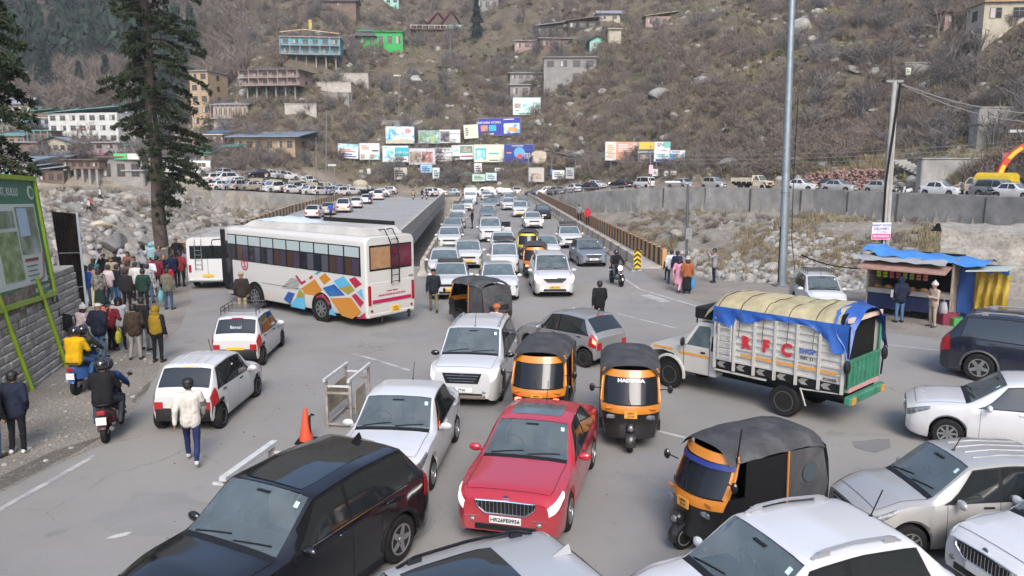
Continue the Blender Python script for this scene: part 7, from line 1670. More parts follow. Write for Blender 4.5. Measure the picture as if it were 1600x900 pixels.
def auto_at(t,px,py,head,label,group=None):
 p = G(px,py); h = Vector((math.cos(R(head)),math.sin(R(head)),0)); t.location = p - h * 1.12; t.rotation_euler = (0,0,R(head)); return tag(t,label,'auto rickshaw',group)
A1 = make_auto('HADIMBA'); auto_at(A1,984,706,-97,'orange and black rickshaw with HADIMBA lettered across its windscreen')
A2 = make_auto(tail=TAILON,closed=False); auto_at(A2,838,676,-100,'orange rickshaw with red lamps glowing behind the red saloon')
A3 = make_auto(visor=mat('visor_blue',(.02,.03,.16),.25),closed=True); A3.scale = (.96,) * 3; auto_at(A3,1063,858,207,'orange and black rickshaw with a long dark canopy and thin aerial beside the white crossover')
q = MB(); q.tube([(.62,.58,1.5),(.56,.60,2.1)],.012,4); q.build('aerial',BLKPL,A3); MB().box((.8,.27,.71),(.1,.2,.1)).build('lamp_grille',CHR,A3) if False else None
A4 = make_auto(closed=False); a_,b_ = G(716,497),G(790,517); h_ = (a_ - b_); auto_at(A4,716,500,math.degrees(math.atan2(h_.y,h_.x)),'rickshaw seen from its back corner with open side and red seat by the bus tail')
A5 = make_auto(); auto_at(A5,824,407,-93,'rickshaw with a yellow front queueing between the lanes on the bridge',None)
for ch in A5.children:
 if ch.name.startswith(('front_band','header','screen_pillar')): ch.data = ch.data.copy(); ch.data.materials[0] = mat('rickshaw_yellow',(.45,.38,.03),.4)
A6 = copy_tree(A2); auto_at(A6,836,437,-92,'rickshaw with a bare orange front just behind the blazing white taxi')
A7 = copy_tree(A1)
for ch in list(A7.children):
 if ch.name.startswith('lettering'): bpy.data.objects.remove(ch)
auto_at(A7,629,302,120,'dark canopied rickshaw driving off alone on the older bridge')

# ================================================================ minibuses
def make_minibus():
 t = thing('minibus'); L,W,H = 5.6,1.95,2.55; sec = bus_section(W,H,.36,.3); n = len(sec); o = MB(); vs = []
 st = [(-L / 2,.94,0),(-L / 2 + .08,1,0)] + [(x,1,0) for x in np.linspace(-L / 2 + .2,L / 2 - 1.5,10)] + [(L / 2 - 1.15,.99,-.04),(L / 2 - .62,.96,-1.10),(L / 2 - .15,.90,-1.32),(L / 2,.82,-1.5)]
 for (x,s,dz) in st: vs += [(x,y * s,z + dz * max(0,(z - .6)) / (H - .6)) for y,z in sec]
 m = len(st); fs = [(i * n + j,(i + 1) * n + j,(i + 1) * n + j + 1,i * n + j + 1) for i in range(m - 1) for j in range(n - 1)] + [tuple(range(n)),tuple(range(m * n - 1,(m - 1) * n - 1,-1))]
 o.add(vs,fs); o.build('body',WHITE,t,35)
 xr = -L / 2 - .005; MB().box((xr,0,1.78),(.03,W * .82,.62),bev=.01).build('rear_window',GLASSD,t); MB().box((xr,.0,1.0),(.02,.012,1.1)).build('door_gap',UNDER,t)
 for s in (1,-1):
  MB().box((xr,s * W * .42,1.0),(.03,.12,.36),bev=.01).build('taillight',TAIL,t); MB().box((-.45,s * (W / 2 + .004),1.78),(L - 2.3,.02,.66)).build('side_window',GLASSD,t); MB().box((L / 2 - 1.35,s * (W / 2 + .002),1.7),(.6,.02,.6)).build('front_window',GLASSD,t)
  q = MB()
  for k in range(5): q.box((-L / 2 + .75 + k * .66,s * (W / 2 + .016),1.78),(.05,.015,.68))
  q.build('window_posts',WHITE,t)
  for x in (-L / 2 + 1.25,L / 2 - .95): q = MB(); q.lathe([(.42,0),(.42,.01),(.001,.01)],(x,s * (W / 2 + .003) - .005,.42),'y',20); q.build('wheel_arch',UNDER,t); add_wheel(t,x,s * (W / 2 - .09),.34,.2,'steel',STEELW,s)
  MB().box((L / 2 - .12,s * .58,.98),(.2,.3,.2),bev=.05).build('headlight',LAMP,t); q = MB(); q.ell((L / 2 - .7,s * 1.12,1.5),(.05,.1,.16),8,6); q.build('mirror',BLKPL,t)
 w = MB(); w.add([(L / 2 - .60,-.84,1.32),(L / 2 - .60,.84,1.32),(L / 2 - 1.10,.74,2.18),(L / 2 - 1.10,-.74,2.18)],[(0,1,2,3)]); w.v = [(x + .05,y,z + .03) for x,y,z in w.v]; w.build('windscreen',GLASS,t)
 MB().box((L / 2 + .0,0,.82),(.04,.8,.22),bev=.01).build('grille',GRILL,t); MB().box((L / 2,0,.5),(.1,W * .86,.18),bev=.04).build('bumper',WHITE,t); MB().box((L / 2 + .055,0,.52),(.02,.5,.11)).build('number_plate',PLY,t); MB().box((xr - .07,0,.48),(.16,W * .9,.12),bev=.03).build('rear_bumper',WHITE,t); MB().box((xr - .03,0,.68),(.03,.5,.12)).build('number_plate',PLY,t)
 q = MB()
 for s in (.55,.25): q.tube([(xr - .06,s,.95),(xr - .06,s,2.2),(xr + .1,s,2.66)],.016,5)
 for k in range(6): q.tube([(xr - .06,.55,1.0 + .22 * k),(xr - .06,.25,1.0 + .22 * k)],.012,4)
 q.build('ladder',galv,t)
 q = MB()
 for s in (-.75,.75): q.tube([(-L / 2 + .3,s,2.72),(.9,s,2.72)],.016,5)
 for k in range(7): q.tube([(-L / 2 + .3 + k * .53,-.75,2.7),(-L / 2 + .3 + k * .53,.75,2.7)],.014,4); q.tube([(-L / 2 + .3 + k * .53,.75,2.5),(-L / 2 + .3 + k * .53,.75,2.72)],.012,4)
 q.build('roof_rack',galv,t,60); MB().box((-.2,0,.42),(L - 1.0,W * .8,.2)).build('underbody',UNDER,t); return t
mb = make_minibus(); p = G(318,452); mb.location = (p.x,p.y + 2.75,0); mb.rotation_euler = (0,0,R(96)); tag(mb,'white minibus with rear ladder and roof rack parked ahead of the tour bus','minibus')

# ================================================================ two-wheelers
def make_scooter(paint,motor=False,lamp=LAMP):
 t = thing('motorbike' if motor else 'scooter'); r = .30 if motor else .24; wb = 1.36 if motor else 1.26
 for x in (-wb / 2,wb / 2):
  o = MB(); o.lathe([(r * .72,-.045),(r * .93,-.05),(r,0),(r * .93,.05),(r * .72,.045)],(0,0,0),'y',22); w = o.build('wheel',RUB,t,50); w.location = (x,0,r); q = MB(); q.lathe([(r * .72,-.03),(r * .72,.03),(r * .62,.03),(r * .62,-.03)],(0,0,0),'y',20,True)
  for k in range(5): a = k * 1.2566; q.tube([(0,0,0),(r * .66 * math.cos(a),0,r * .66 * math.sin(a))],.016,4)
  q.cyl((0,-.06,0),(0,.06,0),.045); q.build('rim',RIMM,w,40)
  g = MB(); P_ = []
  for i in range(8):
   a = math.pi * (.05 + .8 * i / 7)
   for j in range(4): yv = -1 + 2 * j / 3; P_.append((x + (r + .05 - .02 * yv * yv) * math.cos(a),yv * .075,r + (r + .05 - .02 * yv * yv) * math.sin(a)))
  g.grid(P_,8,4); g.build('mudguard',paint,t,60)
 fk = MB()
 for s in (-1,1): fk.tube([(wb / 2,s * .09,r),(wb / 2 - .22,s * .09,.82 if motor else .70)],.024,6)
 fk.tube([(wb / 2 - .16,0,.6),(wb / 2 - .30,0,1.0)],.03,6); fk.build('fork',GRILL,t,60)
 hb_ = MB(); hb_.tube([(wb / 2 - .48,-.36,1.02),(wb / 2 - .34,-.2,1.05),(wb / 2 - .30,0,1.02),(wb / 2 - .34,.2,1.05),(wb / 2 - .48,.36,1.02)],.02,6); hb_.build('handlebar',GRILL,t,60)
 for s in (-1,1): m = MB(); m.tube([(wb / 2 - .36,s * .24,1.06),(wb / 2 - .34,s * .33,1.22)],.008,4); m.ell((wb / 2 - .34,s * .35,1.25),(.015,.06,.045),8,5); m.build('mirror',GRILL,t)
 l = MB(); l.ell((wb / 2 - .17,0,.90 if motor else .98),(.07,.10,.10),12,8); hl = l.build('headlight',lamp,t,60)
 b = MB()
 if motor:
  b.ell((.08,0,.84),(.30,.15,.15),14,8); b.ell((-.2,0,.6),(.30,.11,.16),12,7); b.build('tank',paint,t,60); MB().box((-.42,0,.80),(.72,.24,.09),bev=.04).build('seat',GRILL,t,50); e = MB(); e.box((.05,0,.42),(.36,.26,.30),bev=.06); e.tube([(.1,.13,.35),(-.2,.16,.28),(-.75,.17,.36)],.045,8); e.build('engine',mat('engine_grey',(.10,.10,.10),.4,.7),t,50)
 else:
  P_ = []
  for i in range(9):
   f = i / 8; x = .05 - .80 * f; w = .15 + .06 * math.sin(f * 2.6) - .08 * f * f; z = .60 + .10 * f
   for j in range(9): a = math.pi * j / 8; P_.append((x,-math.cos(a) * w,.34 + (z - .30) * math.sin(a) ** .6 + .10 * f))
  b.grid(P_,9,9); b.ell((-.74,0,.66),(.1,.11,.13),10,6); b.build('rear_body',paint,t,60); s_ = MB(); s_.box((-.32,0,.77),(.74,.27,.10),bev=.05); s_.build('seat',GRILL,t,50)
  fs_ = MB(); P_ = []
  for i in range(7):
   f = i / 6; z = .34 + .62 * f; x = wb / 2 - .22 - .14 * f
   for j in range(7): yv = -1 + 2 * j / 6; P_.append((x - .07 * yv * yv,yv * (.20 - .06 * abs(f - .5)),z))
  fs_.grid(P_,7,7); fs_.build('leg_shield',paint,t,60); MB().box((.22,0,.32),(.42,.32,.05),bev=.02).build('footboard',GRILL,t)
  gb = MB(); gb.tube([(-.5,.14,.80),(-.80,.13,.88),(-.86,0,.89),(-.80,-.13,.88),(-.5,-.14,.80)],.016,5); gb.build('grab_rail',GRILL,t,60); e = MB(); e.box((-.45,.06,.30),(.4,.2,.2),bev=.05); e.tube([(-.3,-.16,.28),(-.8,-.17,.36)],.05,8); e.build('engine',mat('engine_grey',(.10,.10,.10),.4,.7),t,50)
 xp = -.88 if not motor else -.95; MB().box((xp + .02,0,.72),(.05,.16,.09),bev=.015).build('taillight',TAIL,t); MB().box((xp,0,.55),(.02,.20,.16)).build('number_plate',PLW if paint is not NAVY else PLY,t); return t
def bike_at(t,px,py,head,label,cat,group=None,z=0.0):
 p = G(px,py,z); t.location = p; t.rotation_euler = (0,0,R(head)); return tag(t,label,cat,group)
SCB = mat('scooter_blue',(.03,.10,.30),.3,coat=.6); SCK = mat('scooter_maroon',(.06,.015,.02),.25,coat=.7)
S1 = make_scooter(SCB); bike_at(S1,140,606,92,'blue scooter carrying the woman in the yellow jacket','scooter')
S2 = make_scooter(SCK); bike_at(S2,178,676,104,'dark maroon scooter ridden by two people in black by the muddy verge','scooter')
S3 = make_scooter(BLACKP,True,LAMPON); bike_at(S3,963,445,-78,'black motorbike with its head lamp on leaving the bridge','motorbike')
# ================================================================ the traffic: cars close by
t,c = make_car('alto',plate=PLY,ribs=True,tails=TAIL,rtext='HP 01')
slot = by_wheels(t,c,(403,620),(351,667),'R','white taxi hatchback with its high brake lamp lit beside the man in the white sweater')
def lower_black(t,c,rear=True):
 q = MB(); c.patch(q,lambda u,v: c.P(c.L - .02 - .5 * u,.1 + 2.3 * v,1),5,5,.006); c.patch(q,lambda u,v: c.P(c.L - .02 - .5 * u,.1 + 2.3 * v,-1),5,5,.006)
 zb = c.ring(c.L)[0][1]; q.box((-c.L / 2 - .0,0,zb + .10),(.04,c.hw * 1.62,.30),bev=.02); q.build('black_bumper',BLKPL,t,50)
lower_black(t,c)
bl = [o for o in t.children if o.name.startswith('brake_lamp')][0]; bl.data.materials.clear(); bl.data.materials.append(TAILON)
t,c = make_car('alto',plate=PLY,ribs=True,rack=True); lower_black(t,c)
by_wheels(t,c,(442,541),(414,570),'R','white taxi hatchback carrying a black roof rack and lettering on its rear glass')
p = c.top(c.srr + .22,0); lo = lettering('Bansal',.13,STICK,t,(p.x - .03,0,p.z + .01),'-x'); lo.rotation_euler = (Matrix.Rotation(R(-90),3,'Z') @ Matrix.Rotation(R(58),3,'X')).to_euler()
t,c = make_car('sedan',paint=PEARL,rim='alloy8',grille='big',emblem=True)
by_wheels(t,c,(677,764),(714,690),'L','clean white saloon between the black SUV and the red saloon')
t,c = make_car('saloon',paint=RED,rim='alloy5',grille='hex',emblem=True,text='HR26FE0956',sunroof=(.20,.78),lamps=LAMPS)
for sd in (1,-1):
 q = MB(); c.patch(q,lambda u,v: c.P(.03 + .36 * u,3.25 + .4 * u + .35 * v,sd),6,2,.011); q.build('daylight_strip',DRL,t)
by_wheels(t,c,(890,830),(927,730),'L','bright red saloon with a slatted chrome grille and glass sunroof')
t,c = make_car('xl6',paint=PEARL,rim='alloy5',rimmat=GRILL,grille='big',rails=True,clad=mat('brownish_cladding',(.16,.135,.115),.6),mirrors=BLACKP,text='7730',emblem=True,lamps=LAMPS)
by_front(t,c,722,640,-97.5,'white people carrier with dusty brown bumper and black mirrors behind the white saloon')
t,c = make_car('innova',paint=WHITE,rim='alloy5',grille='hex',plate=PLY,lamps=LAMPON,fog=LAMPON,rails=True,text='HP01 2327')
by_front(t,c,867,466,-87.5,'white people carrier taxi with all its head lamps blazing at the bridge mouth')
t,c = make_car('eon',paint=GREY,tails=TAIL,rtext='HP 66',steer=0)
by_wheels(t,c,(822,551),(913,575),'L','grey hatchback with lit tail lamps crossing in front of the rickshaws')
for sd in (1,-1):
 q = MB(); c.patch(q,lambda u,v: c.P(c.L - .03 - .10 * u,3.0 + 1.0 * v,sd),3,3,.012); q.build('brake_light',TAILON,t)
t,c = make_car('suv',paint=BLACKP,rim='alloy5',grille='slot',sunroof=(.06,1.35),fin=True,clad=True,mirrors=BLACKP)
by_wheels(t,c,(452,1010),(627,878),'L','glossy black SUV with a panoramic glass roof in the nearest corner',anchor='r')
ch = MB(); c.patch(ch,lambda u,v: c.P(c.swb + .3 + (c.L - .75 - c.swb - .3) * u,4.02 + .07 * v,1),9,2,.012); ch.build('window_line',CHR,t)
t,c = make_car('suv',paint=PSIL,rim='alloy5',sunroof=(.1,1.15),rails=BLACKP,fin=True,ribs=False)
h = Vector((-.88,-.48,0)).normalized(); pr = G(905,862,1.66); t.location = (pr.x + h.x * 1.75,pr.y + h.y * 1.75,0); t.rotation_euler = (0,0,math.atan2(h.y,h.x)); drop(t,'silver white SUV with shark fin aerial and dark roof glass cut by the bottom edge','car')
t,c = make_car('cross',paint=PEARL,rim='alloy5',rails=True)
h = Vector((-.95,-.32,0)).normalized(); pr = G(1362,803,1.58); t.location = (pr.x + h.x * 1.25,pr.y + h.y * 1.25,0); t.rotation_euler = (0,0,math.atan2(h.y,h.x)); drop(t,'white compact crossover with grey roof rails in front of the black canopied rickshaw','car')
t,c = make_car('alto',paint=SILV,ribs=True,rim='alloy8',lamps=LAMP)
h = Vector((-1,-.10,0)).normalized(); h = Vector((-1,-.04,0)).normalized(); t.location = (6.95,11.45,0); t.rotation_euler = (0,0,math.atan2(h.y,h.x)); drop(t,'dusty silver hatchback with ribbed roof nose to tail behind the rickshaw','car')
t,c = make_car('sedan',paint=PEARL,rim='alloy8',emblem=True)
by_wheels(t,c,(1478,699),(1690,728),'L','pale white saloon entering beside the dusty silver hatchback',anchor='f')
t,c = make_car('scorp',paint=NAVY,rim='alloy5',clad=mat('grey_cladding',(.06,.06,.062),.5),rails=True)
by_wheels(t,c,(1665,618),(1527,596),'R','dark blue SUV driving past the food stall',anchor='r')
t,c = make_car('hatch',paint=PEARL,rim='alloy8',grille='hex',lamps=LAMP,emblem=True)
h = Vector((-.98,-.2,0)).normalized(); t.location = (6.25 - h.x * c.L / 2,9.5 - h.y * c.L / 2,0); t.rotation_euler = (0,0,math.atan2(h.y,h.x)); drop(t,'white hatchback with an amber indicator lit in the near corner by the silver hatchback','car')
for o in [o for o in t.children if o.name.startswith('headlight')]:
 q = MB(); c.patch(q,lambda u,v: c.P(.22 + .12 * u,3.5 + .5 * v,1 if o.name == 'headlight' or True else -1),3,3,.012)
q.build('indicator',AMBER,t)
t,c = make_car('alto',paint=WHITE,rack=True)
by_front(t,c,1296,497,-98,'white hatchback with roof rack parked between the steel pole and the food stall')
t,c = make_car('hatch',paint=SILV)
by_front(t,c,1640,540,200,'silver car half hidden behind the dark blue SUV')
# ================================================================ people
def J(**k):
 """joint positions, facing +x, y to the left"""
 d = dict(pel=(0,0,.94),chest=(.0,0,1.32),neck=(0,0,1.45),head=(.025,0,1.60),hipL=(0,.095,.90),hipR=(0,-.095,.90),knL=(.02,.105,.49),knR=(.02,-.105,.49),anL=(-.02,.115,.09),anR=(-.02,-.115,.09),toL=(.15,.14,.045),toR=(.15,-.14,.045),
    shL=(0,.185,1.40),shR=(0,-.185,1.40),elL=(-.03,.255,1.12),elR=(-.03,-.255,1.12),wrL=(.05,.265,.88),wrR=(.05,-.265,.88),haL=None,haR=None)
 d.update(k); return {a: (Vector(b) if b is not None else None) for a,b in d.items()}
POSES = dict(
 stand=J(),
 stand2=J(knL=(.05,.13,.49),anL=(-.01,.17,.09),toL=(.15,.21,.045),elR=(.02,-.25,1.13),wrR=(.20,-.13,1.02),head=(.035,.01,1.60)),
 pockets=J(elL=(-.08,.27,1.14),elR=(-.08,-.27,1.14),wrL=(.07,.20,.95),wrR=(.07,-.20,.95),head=(.045,0,1.59)),
 walk=J(knL=(.20,.10,.53),anL=(.27,.10,.13),toL=(.43,.11,.09),knR=(-.06,-.10,.49),anR=(-.33,-.10,.17),toR=(-.20,-.11,.05),elL=(-.12,.25,1.13),wrL=(-.12,.27,.88),elR=(.06,-.25,1.13),wrR=(.22,-.22,.95)),
 arms=J(elL=(.06,.24,1.13),elR=(.06,-.24,1.13),wrL=(.22,-.04,1.17),wrR=(.20,.06,1.12),haL=(.19,-.14,1.19),haR=(.19,.14,1.15)),
 photo=J(elL=(.20,.20,1.28),elR=(.20,-.20,1.28),wrL=(.34,.06,1.52),wrR=(.34,-.06,1.52),haL=(.38,.04,1.60),haR=(.38,-.04,1.60),head=(.02,0,1.61)),
 akimbo=J(elL=(-.10,.38,1.16),elR=(-.10,-.38,1.16),wrL=(.04,.20,1.02),wrR=(.04,-.20,1.02)),
 talk=J(elL=(.02,.27,1.14),wrL=(.26,.22,1.20),elR=(-.05,-.25,1.12),wrR=(.05,-.25,.88),chest=(.02,0,1.32),head=(.05,.02,1.60),knR=(.06,-.12,.49),anR=(.02,-.14,.09),toR=(.18,-.17,.045)),
 lean=J(chest=(.10,0,1.30),neck=(.16,0,1.42),head=(.22,0,1.55),shL=(.12,.185,1.37),shR=(.12,-.185,1.37),elL=(.16,.25,1.10),elR=(.16,-.25,1.10),wrL=(.33,.16,1.02),wrR=(.33,-.16,1.02)),
 ride=J(pel=(-.28,0,.93),chest=(-.18,0,1.30),neck=(-.14,0,1.42),head=(-.08,0,1.57),hipL=(-.26,.10,.90),hipR=(-.26,-.10,.90),knL=(.14,.20,.80),knR=(.14,-.20,.80),anL=(.18,.17,.42),anR=(.18,-.17,.42),toL=(.33,.18,.37),toR=(.33,-.18,.37),shL=(-.15,.19,1.37),shR=(-.15,-.19,1.37),elL=(.06,.30,1.16),elR=(.06,-.30,1.16),wrL=(.22,.31,1.05),wrR=(.22,-.31,1.05)),
 pillion=J(pel=(-.62,0,1.0),chest=(-.55,0,1.36),neck=(-.52,0,1.48),head=(-.47,0,1.63),hipL=(-.60,.11,.97),hipR=(-.60,-.11,.97),knL=(-.22,.25,.82),knR=(-.22,-.25,.82),anL=(-.34,.24,.42),anR=(-.34,-.24,.42),toL=(-.20,.25,.36),toR=(-.20,-.25,.36),shL=(-.53,.185,1.43),shR=(-.53,-.185,1.43),elL=(-.42,.27,1.17),elR=(-.42,-.27,1.17),wrL=(-.24,.16,1.10),wrR=(-.24,-.16,1.10)),
)
def caps(p,build=1.0,coat=0.0,skirt=False,kurta=False):
 c = []; add = lambda a,b,ra,rb,k: c.append((Vector(a),Vector(b),ra * build,rb * build,k))
 up = (p['chest'] - p['pel']).normalized(); sd = Vector((0,1,0))
 for s in (-1,1): add(p['pel'] + sd * s * .05 + up * .02,p['chest'] + sd * s * .075 + up * .02,.115 + coat,.118 + coat,1)
 add(p['pel'],p['chest'],.125 + coat,.13 + coat,1)
 for s in (-1,1): add(p['pel'] + sd * s * .065 - up * (.03 + .05 * (coat > .01)),p['pel'] + sd * s * .06 + up * .1,.118 + coat,.115 + coat,1 if coat > .005 else 2)
 add(p['shL'] * .86 + p['chest'] * .14,p['shR'] * .86 + p['chest'] * .14,.075 + coat * .6,.075 + coat * .6,1); add(p['chest'] + up * .06,p['neck'],.10,.062,1)
 add(p['neck'],p['head'] - up * .05,.055,.055,0); add(p['head'] - up * .02,p['head'] + up * .045,.088,.095,0); add(p['head'] + Vector((.035,0,-.055)),p['head'] + Vector((.045,0,-.075)),.058,.045,0); add(p['head'] + Vector((.092,0,.01)),p['head'] + Vector((.108,0,-.022)),.012,.019,0)
 for s in (-1,1): add(p['head'] + Vector((.0,s * .09,.0)),p['head'] + Vector((-.008,s * .098,.02)),.020,.022,0)
 for s,k in ((1,'L'),(-1,'R')):
  add(p['hip' + k],p['kn' + k],.092,.066,2); add(p['kn' + k],p['an' + k],.066,.048,2); add(p['an' + k] + Vector((-.03,0,-.035)),p['to' + k],.046,.04,3); add(p['an' + k],p['an' + k] + Vector((-.035,0,-.04)),.045,.045,3)
  add(p['sh' + k],p['el' + k],.066 + coat * .55,.052 + coat * .5,1); add(p['el' + k],p['wr' + k],.052 + coat * .5,.040 + coat * .35,1)
 if skirt or kurta:
  zz = .28 if skirt else .50
  for s in (-1,1): add(p['pel'] + sd * s * .05,Vector((p['pel'].x,s * .10,zz)),.12,.15,2 if skirt else 1)
  add(p['pel'],Vector((p['pel'].x,0,zz)),.12,.16,2 if skirt else 1)
 return c
_body = {}
def body_mesh(pose,build,coat,skirt,kurta):
 key = (pose,build,coat,skirt,kurta)
 if key in _body: return _body[key]
 p = POSES[pose]; C_ = caps(p,build,coat,skirt,kurta); o = MB()
 for (a,b,ra,rb,k) in C_:
  o.ell(tuple(a),(ra,) * 3,10,6); o.ell(tuple(b),(rb,) * 3,10,6)
  if (b - a).length > .01: o.cyl(a,b,ra,rb,10)
 me = o.mesh('person'); ob = bpy.data.objects.new('person',me); COL.objects.link(ob)
 md = ob.modifiers.new('r','REMESH'); md.mode = 'VOXEL'; md.voxel_size = .017; ms = ob.modifiers.new('s','SMOOTH'); ms.iterations = 2; ms.factor = .5
 bpy.context.view_layer.update(); me2 = bpy.data.meshes.new_from_object(ob.evaluated_get(bpy.context.evaluated_depsgraph_get())); bpy.data.objects.remove(ob)
 n = len(me2.vertices); co = np.empty(n * 3); me2.vertices.foreach_get('co',co); co = co.reshape(-1,3)
 best = np.full(n,1e9); reg = np.zeros(n,int)
 for (a,b,ra,rb,k) in C_:
  d = np.array(b - a); ll = max(d @ d,1e-9); t = np.clip(((co - np.array(a)) @ d) / ll,0,1); r = np.linalg.norm(co - np.array(a) - t[:,None] * d,axis=1) - (ra + (rb - ra) * t)
  if k == 0: r = r + .004
  m = r < best; best = np.where(m,r,best); reg = np.where(m,k,reg)
 # cloth folds
 nv = np.empty(n * 3); me2.vertices.foreach_get('normal',nv); nv = nv.reshape(-1,3); w = np.array([mnoise.noise(Vector((v[0] * 9,v[1] * 9,v[2] * 16))) for v in co]) * np.where((reg == 1) | (reg == 2),.008,0); co = co + nv * w[:,None]; me2.vertices.foreach_set('co',co.ravel())
 fv = np.array([f.vertices[0] for f in me2.polygons]); mi = reg[fv]
 # join hands: palm, four fingers of two joints, thumb
 H = MB()
 for k,s in (('L',1),('R',-1)):
  wv = p['wr' + k]; d = (wv - p['el' + k]).normalized(); tgt = p['ha' + k]
  if tgt is not None: d = (tgt - wv).normalized()
  side = d.cross(Vector((0,s,.2))).normalized()
  if side.length < .1: side = Vector((1,0,0))
  nrm_ = d.cross(side).normalized()
  M = Matrix((d,side,nrm_)).transposed()
  def q(x,y,z): return wv + M @ Vector((x,y,z))
  H.cyl(q(-.02,0,0),q(.02,0,0),.026,.028,8); H.box(q(.055,0,0),(.085,.076,.028),rot=M,bev=.01)
  for f,(yy,L) in enumerate(((.029,.064),(.010,.072),(-.010,.068),(-.029,.052))):
   a_,b_,c_ = q(.09,yy,0),q(.09 + L * .5,yy * 1.05,-.012 * s),q(.09 + L * .86,yy * 1.0,-.04 * s); H.cyl(a_,b_,.0095,.0085,6); H.cyl(b_,c_,.0085,.006,6)
  H.cyl(q(.03,.036,0),q(.065,.062,-.012 * s),.011,.009,6); H.cyl(q(.065,.062,-.012 * s),q(.095,.066,-.026 * s),.009,.006,6)
 # eyes and mouth
 E_ = MB(); h = p['head']
 for s in (-1,1): E_.ell(tuple(h + Vector((.083,s * .034,.018))),(.010,.013,.008),8,5)
 E_.box(tuple(h + Vector((.093,0,-.062))),(.008,.04,.008))
 V = co.tolist() + [tuple(v) for v in H.v] + [tuple(v) for v in E_.v]; F = [tuple(f.vertices) for f in me2.polygons]; b0 = n; F += [tuple(i + b0 for i in f) for f in H.f]; b1 = n + len(H.v); F += [tuple(i + b1 for i in f) for f in E_.f]
 out = bpy.data.meshes.new('person'); out.from_pydata(V,[],F); mi = np.concatenate([mi,np.zeros(len(H.f),int),np.full(len(E_.f),4)]).astype(np.int32); out.polygons.foreach_set('material_index',mi); finish(out,180)
 bpy.data.meshes.remove(me2); _body[key] = out; return out
SKIN = mat('skin_brown',(.26,.135,.08),.55); HAIR = mat('hair_black',(.012,.010,.009),.5); EYE = mat('eye_dark',(.015,.01,.01),.3)
_cl = {}
def cloth(c,c2=None):
 k = tuple(round(x,3) for x in c) + (tuple(c2) if c2 else ())
 if k not in _cl: _cl[k] = mat('cloth_%d' % len(_cl),c,.85,col2=tuple(c2) if c2 else tuple(x * .72 for x in c),vs=7,bump=.25,bs=40)
 return _cl[k]
def head_shell(kind,h,m,par):
 o = MB(); h = Vector(h)
 if kind == 'hair': o.ell(tuple(h + Vector((-.014,0,.038))),(.108,.108,.10),16,8,zlo=-.15); o.ell(tuple(h + Vector((-.045,0,-.01))),(.075,.098,.085),14,7)
 elif kind == 'long': o.ell(tuple(h + Vector((-.014,0,.038))),(.110,.112,.10),16,8,zlo=-.15); o.ell(tuple(h + Vector((-.06,0,-.12))),(.062,.105,.21),14,9)
 elif kind == 'cap': o.ell(tuple(h + Vector((-.005,0,.05))),(.118,.112,.085),16,7,zlo=-.05); o.box(tuple(h + Vector((.125,0,.055))),(.10,.13,.012),bev=.005)
 elif kind == 'beanie': o.ell(tuple(h + Vector((-.008,0,.045))),(.118,.116,.125),16,9,zlo=-.2); o.lathe([(.122,-.028),(.128,0),(.122,.03)],tuple(h + Vector((-.006,0,.045))),'z',16,True); o.ell(tuple(h + Vector((-.01,0,.18))),(.035,.035,.03),10,6)
 elif kind == 'hood': o.ell(tuple(h + Vector((-.022,0,.01))),(.125,.128,.145),16,10); o.ell(tuple(h + Vector((-.05,0,-.11))),(.10,.13,.08),14,7)
 elif kind == 'helmet': o.ell(tuple(h + Vector((-.005,0,.025))),(.148,.135,.145),18,11,zlo=-.75); o.lathe([(.137,-.004),(.141,0),(.137,.004)],tuple(h + Vector((-.004,0,.02))),'z',18,True)
 elif kind == 'turban': o.ell(tuple(h + Vector((-.01,0,.055))),(.125,.122,.10),16,8,zlo=-.35)
 return o.build({'hair': 'hair','long': 'hair','turban': 'head_cloth'}.get(kind,kind),m,par,60)
NP_ = [0]
def person(px,py,face,label,top,legs,pose='stand',head='hair',hm=None,shoes=(.05,.045,.04),h=1.68,build=1.0,coat=.012,skirt=False,kurta=False,group=None,loc=None,z=0.0,top2=None,extra=None,vest=None):
 me = body_mesh(pose,build,coat,skirt,kurta); o = bpy.data.objects.new('person',me); COL.objects.link(o)
 if not len(me.materials):
  for _ in range(5): me.materials.append(SKIN)
 for i,m in enumerate((SKIN,cloth(top,top2),cloth(legs),cloth(shoes),EYE)):
  o.material_slots[i].link = 'OBJECT'; o.material_slots[i].material = m
 p = loc if loc is not None else G(px,py,z); o.location = p; s = h / 1.70; o.scale = (s,s,s); o.rotation_euler = (0,0,R(face)); tag(o,label,'person',group)
 hp = POSES[pose]['head']; head_shell(head,hp,HAIR if head in ('hair','long') else cloth(hm or (.1,.1,.1)) if head not in ('helmet',) else mat('helmet_black',(.015,.015,.017),.15,coat=1),o)
 if head in ('beanie','cap') and extra == 'longhair': head_shell('long',hp + Vector((0,0,-.03)),HAIR,o)
 if vest:
  v = MB(); P = POSES[pose]; c = (P['pel'] + P['chest']) / 2 + Vector((0,0,.03)); v.lathe([(.172,-.28),(.190,-.2),(.196,0),(.200,.14),(.175,.27),(.10,.33)],tuple(c),'z',20,True); q = v.build('quilted_vest',cloth(vest),o,60); q.scale = (.84,1.10,1)
  q.location = (0,0,0)
 if extra == 'armband': b = MB(); P = POSES[pose]; a = P['shR'].lerp(P['elR'],.55); e = P['shR'].lerp(P['elR'],.92); b.cyl(a,e,.078,.072,12); b.build('sleeve_stripe',cloth((.14,.13,.14)),o,60)
 if extra == 'scarf': b = MB(); b.lathe([(.085,-.06),(.10,0),(.085,.05)],tuple(POSES[pose]['neck'] + Vector((0,0,.02))),'z',16,True); b.build('scarf',cloth((.6,.15,.08)),o,60)
 return o
